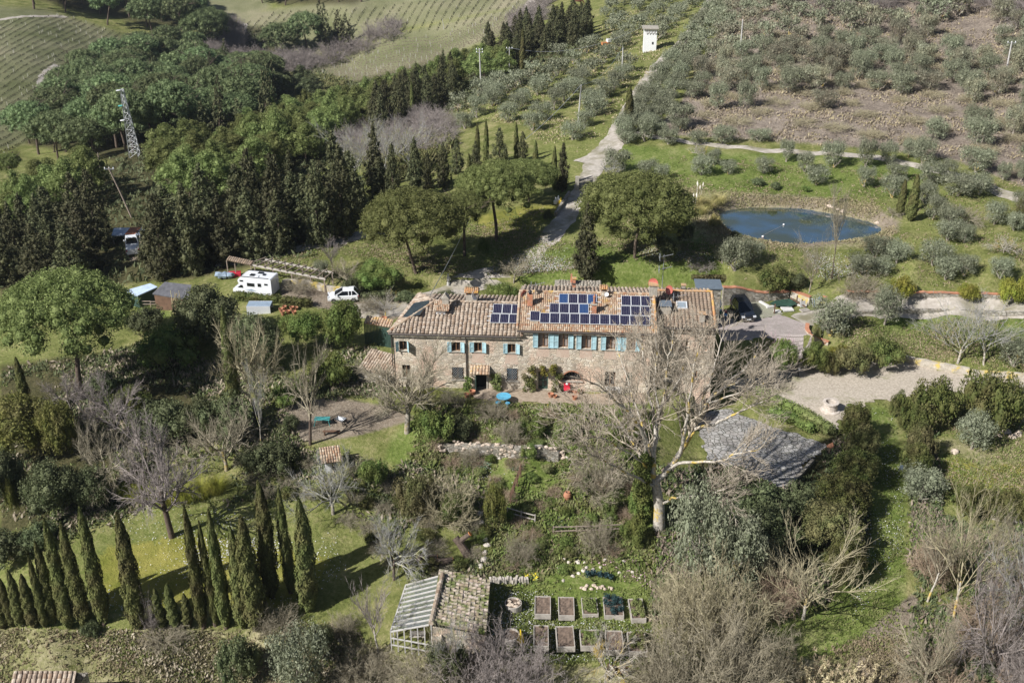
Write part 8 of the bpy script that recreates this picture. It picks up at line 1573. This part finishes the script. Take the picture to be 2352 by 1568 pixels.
dE = np.array([0, 0, -.15]); mb = MB(); mb.add([E1 - o_ + dE, E2 - o_ + dE, gr(E2 - o_), gr(E1 - o_)], [(0, 1, 2, 3)]); mb.add([E2 - o_ + dE, R2 - o_ + dE, gr(R2 - o_), gr(E2 - o_)], [(0, 1, 2, 3)]); mb.add([E1 - o_ + dE, gr(E1 - o_), gr(R1 - o_), R1 - o_ + dE], [(0, 1, 2, 3)]); mb.add([R1 - o_ + dE, R2 - o_ + dE, gr(R2 - o_), gr(R1 - o_)], [(0, 1, 2, 3)]); mb.build('wall', MATS['house_stone'], t)
mb = MB()
for k in range(7): f = k / 6; p = (R2 - o_) * (1 - f) + (L2_ - o_) * f; mb.bar(p + dn, (p[0], p[1], -.3), .08)
for z in (.25, .9): mb.bar((R2 - o_)[:2].tolist() + [z], (L2_ - o_)[:2].tolist() + [z], .08)
for k in range(8): f = k / 7; p = (L1_ - o_) * (1 - f) + (L2_ - o_) * f; mb.bar(p + dn, (p[0], p[1], -.3), .07)
mb.build('window_frame', MATS['concrete'], t); MB().box(.05, .75, -.15, .2, -.5, 1.9).build('brick_pier', MATS['house_stone'], t)
for x, y, h_, l in ((-1.2, 1.6, .8, 0), (-2.2, 2.8, .8, 0)): MB().box(x - .6, x + .6, y - .35, y + .35, .5, .56).build('shelf', MATS['grey_wood'], t)
# corner roof at the bottom left
q = [at_z(20,1590,-5.4), at_z(165,1590,-5.4), at_z(57,1540,-4.6)]; o_ = q[0].copy(); o_[2] = -7.6; t = thing('tiled_shed', 'corner of a tiled shed roof at the bottom left edge', 'shed', o_); tiled_quad('roof', t, q[0] - o_, q[1] - o_, q[2] - o_, MATS['tiles_old'], .36, .34, .14)
A, B, C = q[0] - o_, q[1] - o_, q[2] - o_; D = B + (C - A); MB().add([A - (0, 0, .15), B - (0, 0, .15), D - (0, 0, .15), C - (0, 0, .15), gr(A, 0), gr(B, 0), gr(D, 0), gr(C, 0)], [(0, 4, 5, 1), (1, 5, 6, 2), (2, 6, 7, 3), (3, 7, 4, 0)]).build('wall', MATS['rubble_stone'], t)
# raised beds
BEDS = [(1227.5,1265,1368,1419,'bare',"first bare soil bed of the upper row"),(1282,1319,1370,1422,'bare','second bare soil bed of the upper row'),(1336,1372.5,1372,1419,'green','weedy bed with yellow flowers in the upper row'),(1386,1431,1370,1422,'kale','bed crowded with dark blue-green kale'),(1446,1480,1374,1429,'green','last bed of the upper row, sprouting green'),
 (1225,1260,1435,1492,'lettuce','bed with reddish seedlings in the lower row'),(1277,1319,1437,1494,'bare','bare soil bed of the lower row'),(1332,1377,1445,1492,'green','overgrown bed in the lower row behind the white barked tree'),(1391,1431,1447,1502,'bare','cracked soil bed near the right end of the lower row'),(1442,1484,1450,1505,'green','last bed of the lower row, full of green')]
for x0, x1, y0_, y1, kind, lab in BEDS:
    hb = .34; p = [at_z(x0, y1 - 9, zg + hb), at_z(x1, y1 - 9, zg + hb), at_z(x1 - 1, y0_, zg + hb), at_z(x0 + 2, y0_, zg + hb)]; w = np.linalg.norm(p[1] - p[0]); l = np.linalg.norm(p[3] - p[0]); c = np.mean(p, 0); c[2] = zg; t = thing('raised_bed', lab, 'raised bed', c, random.uniform(-.03, .03)); e = .06; a, b = w / 2, l / 2
    for q in ((-a, a, -b, -b + e), (-a, a, b - e, b), (-a, -a + e, -b + e, b - e), (a - e, a, -b + e, b - e)): MB().box(*q, -.15, hb).build('board', MATS['grey_wood'], t)
    mb = MB(); nx, ny = 9, 13; V = []
    for j in range(ny):
        for i in range(nx): V.append((-a + e + (w - 2 * e) * i / (nx - 1), -b + e + (l - 2 * e) * j / (ny - 1), hb - .08 + random.uniform(-.04, .05)))
    mb.add(V, [(j * nx + i, j * nx + i + 1, (j + 1) * nx + i + 1, (j + 1) * nx + i) for j in range(ny - 1) for i in range(nx - 1)]); mb.build('soil', MATS['soil'], t)
    if kind != 'bare':
        n, s, lf, hh = {'green': (30, .2, 'lawn_green_leaf', .14), 'kale': (18, .26, 'kale_leaf', .3), 'lettuce': (9, .1, 'brownhedge_leaf', .05)}[kind]
        bl = [(RNG.uniform(-a + .15, a - .15), RNG.uniform(-b + .15, b - .15), hb + hh * RNG.uniform(.3, 1.2), s, s, s * 1.1) for _ in range(n)]; link('leaves', leaf_mesh('leaves', bl, 1400, .055, .4, .2, .4, .5, .6), MATS[lf], t)
for x0, x1, y0_, y1, lab, fill in ((1159,1198.5,1369,1398,'round walled planter piled with stones and stumps',1),(1152.6,1193.5,1441,1470,'round walled planter with bare soil and a yellow lid',0)):
    h_ = .55; c = at_z((x0 + x1) / 2, (y0_ + y1) / 2, zg + h_); R_ = np.linalg.norm(at_z(x1, (y0_ + y1) / 2, zg + h_) - c); c[2] = zg; t = thing('round_planter', lab, 'planter', c); MB().lathe([(R_, -.15), (R_, h_), (R_ - .07, h_), (R_ - .07, h_ - .15)], 26).build('ring', MATS['grey_wood'], t); MB().lathe([(R_ - .07, h_ - .14), (R_ * .5, h_ - .1), (.001, h_ - .12)], 26).build('soil', MATS['soil'], t)
    if fill: [MB().rock((0, 0, 0), RNG.uniform(.1, .2)).build('stone', MATS['warm_rock'], t, (RNG.uniform(-.45, .45), RNG.uniform(-.45, .45), h_ - .03)) for _ in range(14)]
    else: MB().add([(R_ - .02, -.5, 0), (R_ + .35, -.3, 0), (R_ + .3, .35, .0), (R_ + .05, .4, 0), (R_ - .0, -.45, .75), (R_ + .12, -.4, .8), (R_ + .1, .3, .75), (R_ + .02, .35, .72)], [(0, 1, 5, 4), (1, 2, 6, 5), (2, 3, 7, 6), (3, 0, 4, 7), (4, 5, 6, 7)]).build('lid', MATS['yellow_plastic'], t)
# dark kale plants on the slope, agave rosettes
for i, (x, y) in enumerate([(1350,1325),(1362,1323),(1378,1326),(1392,1328),(1402,1332)]): p = G(x, y); o = link('kale_plant', leaf_mesh('kale', [(0, 0, .35, .28, .28, .3)], 1400, .09, .3, .3, .4, .5, .5), MATS['kale_leaf'], None, p); tag(o, 'blue-black kale plant on the slope above the beds', 'kale', 'kale on the slope')
PROTO['agave', 0] = (None, blades('leaves', 34, .3, .7, .05, .3, .9)); MATS['agave_leaf'] = leaf_mat('agave_leaf', (.2, .28, .17), (.34, .42, .28))
for x, y, l in ((1112,1070,'pale agave rosette below the rubble wall'),(1280,1205,'grey agave on the middle slope'),(1180,1075,'agave rosette beside the flower patch'),(1208,1268,'small agave on the lower slope')): plant('agave', 'agave', G(x, y), 1.2, 1.0, 'agave_leaf', l, 'agave')
# pond buoy and pipe, horse, small far things
p = at_z(1800, 517, 2.78); t = thing('buoy', 'white float on the pond with its line', 'buoy', p); MB().lathe([(.01, -.05), (.12, .03), (.13, .12), (.01, .2)], 10).build('float', MATS['white_paint'], t); MB().tube([(0, 0, .02), at_z(1752, 541, 2.78) - p + (0, 0, .02)], .02, 4).build('line', MATS['concrete'], t)
p = at_z(1752, 545, 2.78); t = thing('pump_float', 'orange and white pump float near the close bank of the pond', 'float', p); MB().lathe([(.01, 0), (.15, .03), (.15, .16), (.01, .24)], 10).build('float', MATS['white_paint'], t); MB().lathe([(.16, .07), (.165, .12)], 10).build('band', MATS['orange_cut'], t)
def skin(name, m, parent, nodes, edges, radii, sub=1):
    me = bpy.data.meshes.new(name); me.from_pydata(nodes, edges, []); o = link(name, me, m, parent); md = o.modifiers.new('s', 'SKIN')
    for v, r in zip(me.skin_vertices[0].data, radii): v.radius = r if hasattr(r, '__len__') else (r, r)
    me.skin_vertices[0].data[0].use_root = True; s2 = o.modifiers.new('d', 'SUBSURF'); s2.levels = s2.render_levels = sub; return o
p = G(1328, 13); t = thing('horse', 'brown horse grazing on the far meadow', 'horse', p, .1, scale=1.25)
plain_mat('horse_coat', (.13, .05, .025), .6)
nd = [(0, 0, 1.15), (-.5, 0, 1.2), (-.85, 0, 1.15), (.5, 0, 1.15), (.75, 0, 1.25), (1.15, 0, .95), (1.35, 0, .55), (1.5, 0, .3), (-.85, .16, .75), (-.95, .16, .45), (-.88, .16, .0), (-.85, -.16, .75), (-.95, -.16, .45), (-.88, -.16, 0), (.55, .15, .7), (.57, .15, .4), (.55, .15, 0), (.6, -.15, .7), (.66, -.15, .4), (.62, -.15, 0), (-1.1, 0, 1.1), (-1.2, 0, .6)]
skin('body', MATS['horse_coat'], t, nd, [(0, 1), (1, 2), (0, 3), (3, 4), (4, 5), (5, 6), (6, 7), (2, 8), (8, 9), (9, 10), (2, 11), (11, 12), (12, 13), (3, 14), (14, 15), (15, 16), (3, 17), (17, 18), (18, 19), (2, 20), (20, 21)], [.3, .28, .27, .29, .22, .15, .13, .07, .11, .06, .05, .11, .06, .05, .1, .06, .05, .1, .06, .05, .06, .05])
p = G(1391, 108); t = thing('orange_cultivator', 'small orange and white cultivator between the olives', 'garden machine', p, .4); MB().box(-.9, .9, -.4, .4, .35, 1.0).build('hood', MATS['orange_cut'], t); MB().box(.3, 1.2, -.45, .45, 1.0, 1.6).build('cover', MATS['white_paint'], t); [MB().tube([(x, y - .1, .35), (x, y + .1, .35)], .35, 12).build('wheel', MATS['tyre'], t) for x in (-.6, .6) for y in (-.5, .5)]
for x, y in ((1276,468),(1282,464),(1288,468)): p = G(x, y); tag(MB().lathe([(.25, 0), (.3, .4), (.1, .6), (.12, .8), (.01, .95)], 8).build('garden_ornament', MATS['yellow_plastic' if x > 1285 else 'white_paint'], None, p), 'small ornament beside the mossy lawn near the gate', 'ornament', 'ornaments by the gate')
# ---------------------------------------------------------------- labels that single out members of a group by size and neighbourhood
LM = [('the pond',1840,515),('the white tower',1493,90),('the lone lane cypress',1447,250),('the iron gate',1345,425),('the lattice mast',297,290),('the motorhome',595,645),('the farmhouse roof',1300,690),('the switchgear pole',1103,150),('the near orchard pole',1331,235),('the far orchard pole',1430,145),('the lone field pole',1703,85),('the leaning crossarm pole',2317,130),('the two pond cypresses',2080,455),('the wooden leaning pole',277,440),('the corrugated shed',296,530),('the glazed shed',1010,1390),('the great bare tree',1510,1050),('the upper lane end',1610,40),('the lower lane bend',2150,395),('the ditch thicket',800,130),('the broad pine by the pond',1445,500),('the biggest umbrella pine',145,710),('the well',1906,930),('the lawn cherry',395,1200),('the lane fork',1465,305),('the far vineyard corner',650,165),('the shelter belt',620,460),('the thicket clearing',950,330),('the brown field centre',1950,200),('the dark field corner',2300,260)]
def singled():
    tops_ = [o for o in S.objects if o.parent is None and o.get('group') and o.get('label')]; by = {}
    for o in tops_: by.setdefault((o['group'], o['label']), []).append(o)
    for (g, l), os_ in by.items():
        if len(os_) < 4 or os_[0].name.split('.')[0] in ('rubble_rock', 'standing_stone', 'giant_reed'): continue
        info = []
        for o in os_:
            x, y, z = o.location; px, py = proj(x, y, z + 2); d = [(math.hypot(px - a, (py - b) * 1.3), n_, px - a, py - b) for n_, a, b in LM]; _, n_, dx, dy = min(d)
            far = 'just' if _ < 70 else 'far'
            w = ('right of' if dx > 0 else 'left of') if abs(dx) > abs(dy) * 1.2 else ('above' if dy < 0 else 'below'); h = max([c.matrix_basis.to_scale()[2] for c in o.children] or [1]); info.append((o, f'{far} {w} {n_}', h))
        hs = sorted(i[2] for i in info); q1, q2 = hs[len(hs) // 3], hs[2 * len(hs) // 3]; words = l.split()
        core = ' '.join(words[:4]).rstrip(',')
        while core.split()[-1] in ('in', 'of', 'the', 'with', 'and', 'on', 'between', 'along', 'scattered', 'at', 'below', 'beside', 'behind', 'over', 'hugging', 'inside', 'deep', 'left'): core = core.rsplit(' ', 1)[0]
        for o, loc_, h in info:
            sz = 'short' if h < q1 else 'tall' if h > q2 else 'middling'; o['label'] = f'{sz} {core.replace("tall ", "")}, {loc_}'
singled()
ORD = 'first second third fourth fifth sixth seventh eighth ninth tenth eleventh twelfth thirteenth fourteenth fifteenth sixteenth seventeenth eighteenth nineteenth twentieth'.split()
def ordinals():
    by = {}
    for o in S.objects:
        if o.parent is None and o.get('label') and o.get('category') and not o.name.startswith(('rubble_rock', 'giant_reed')): by.setdefault(o['label'], []).append(o)
    for l, os_ in by.items():
        if 1 < len(os_) <= 20:
            os_.sort(key=lambda o: proj(*o.location)[0])
            for i, o in enumerate(os_): o['label'] = f"{l}, {'rightmost' if i == len(os_) - 1 else 'leftmost' if i == 0 else ORD[i] + ' from left'}"
ordinals()
# ---------------------------------------------------------------- faint air over the whole valley
hm = bpy.data.materials.new('air'); hm.use_nodes = True; ht = hm.node_tree; ht.nodes.remove(ht.nodes['Principled BSDF'])
pv = ht.nodes.new('ShaderNodeVolumePrincipled'); pv.inputs['Color'].default_value = (.78, .86, 1.0, 1); pv.inputs['Density'].default_value = .0001; pv.inputs['Anisotropy'].default_value = .3
ht.links.new(pv.outputs[0], ht.nodes['Material Output'].inputs['Volume'])
zlo = float(GZ.min()) - 4; zhi = max(float(GZ.max()), CAM_H) + 6
tag(MB().box(-1750, 1750, -12, 1640, zlo, zhi).build('haze', hm), kind='stuff')
S.cycles.volume_bounces = 0
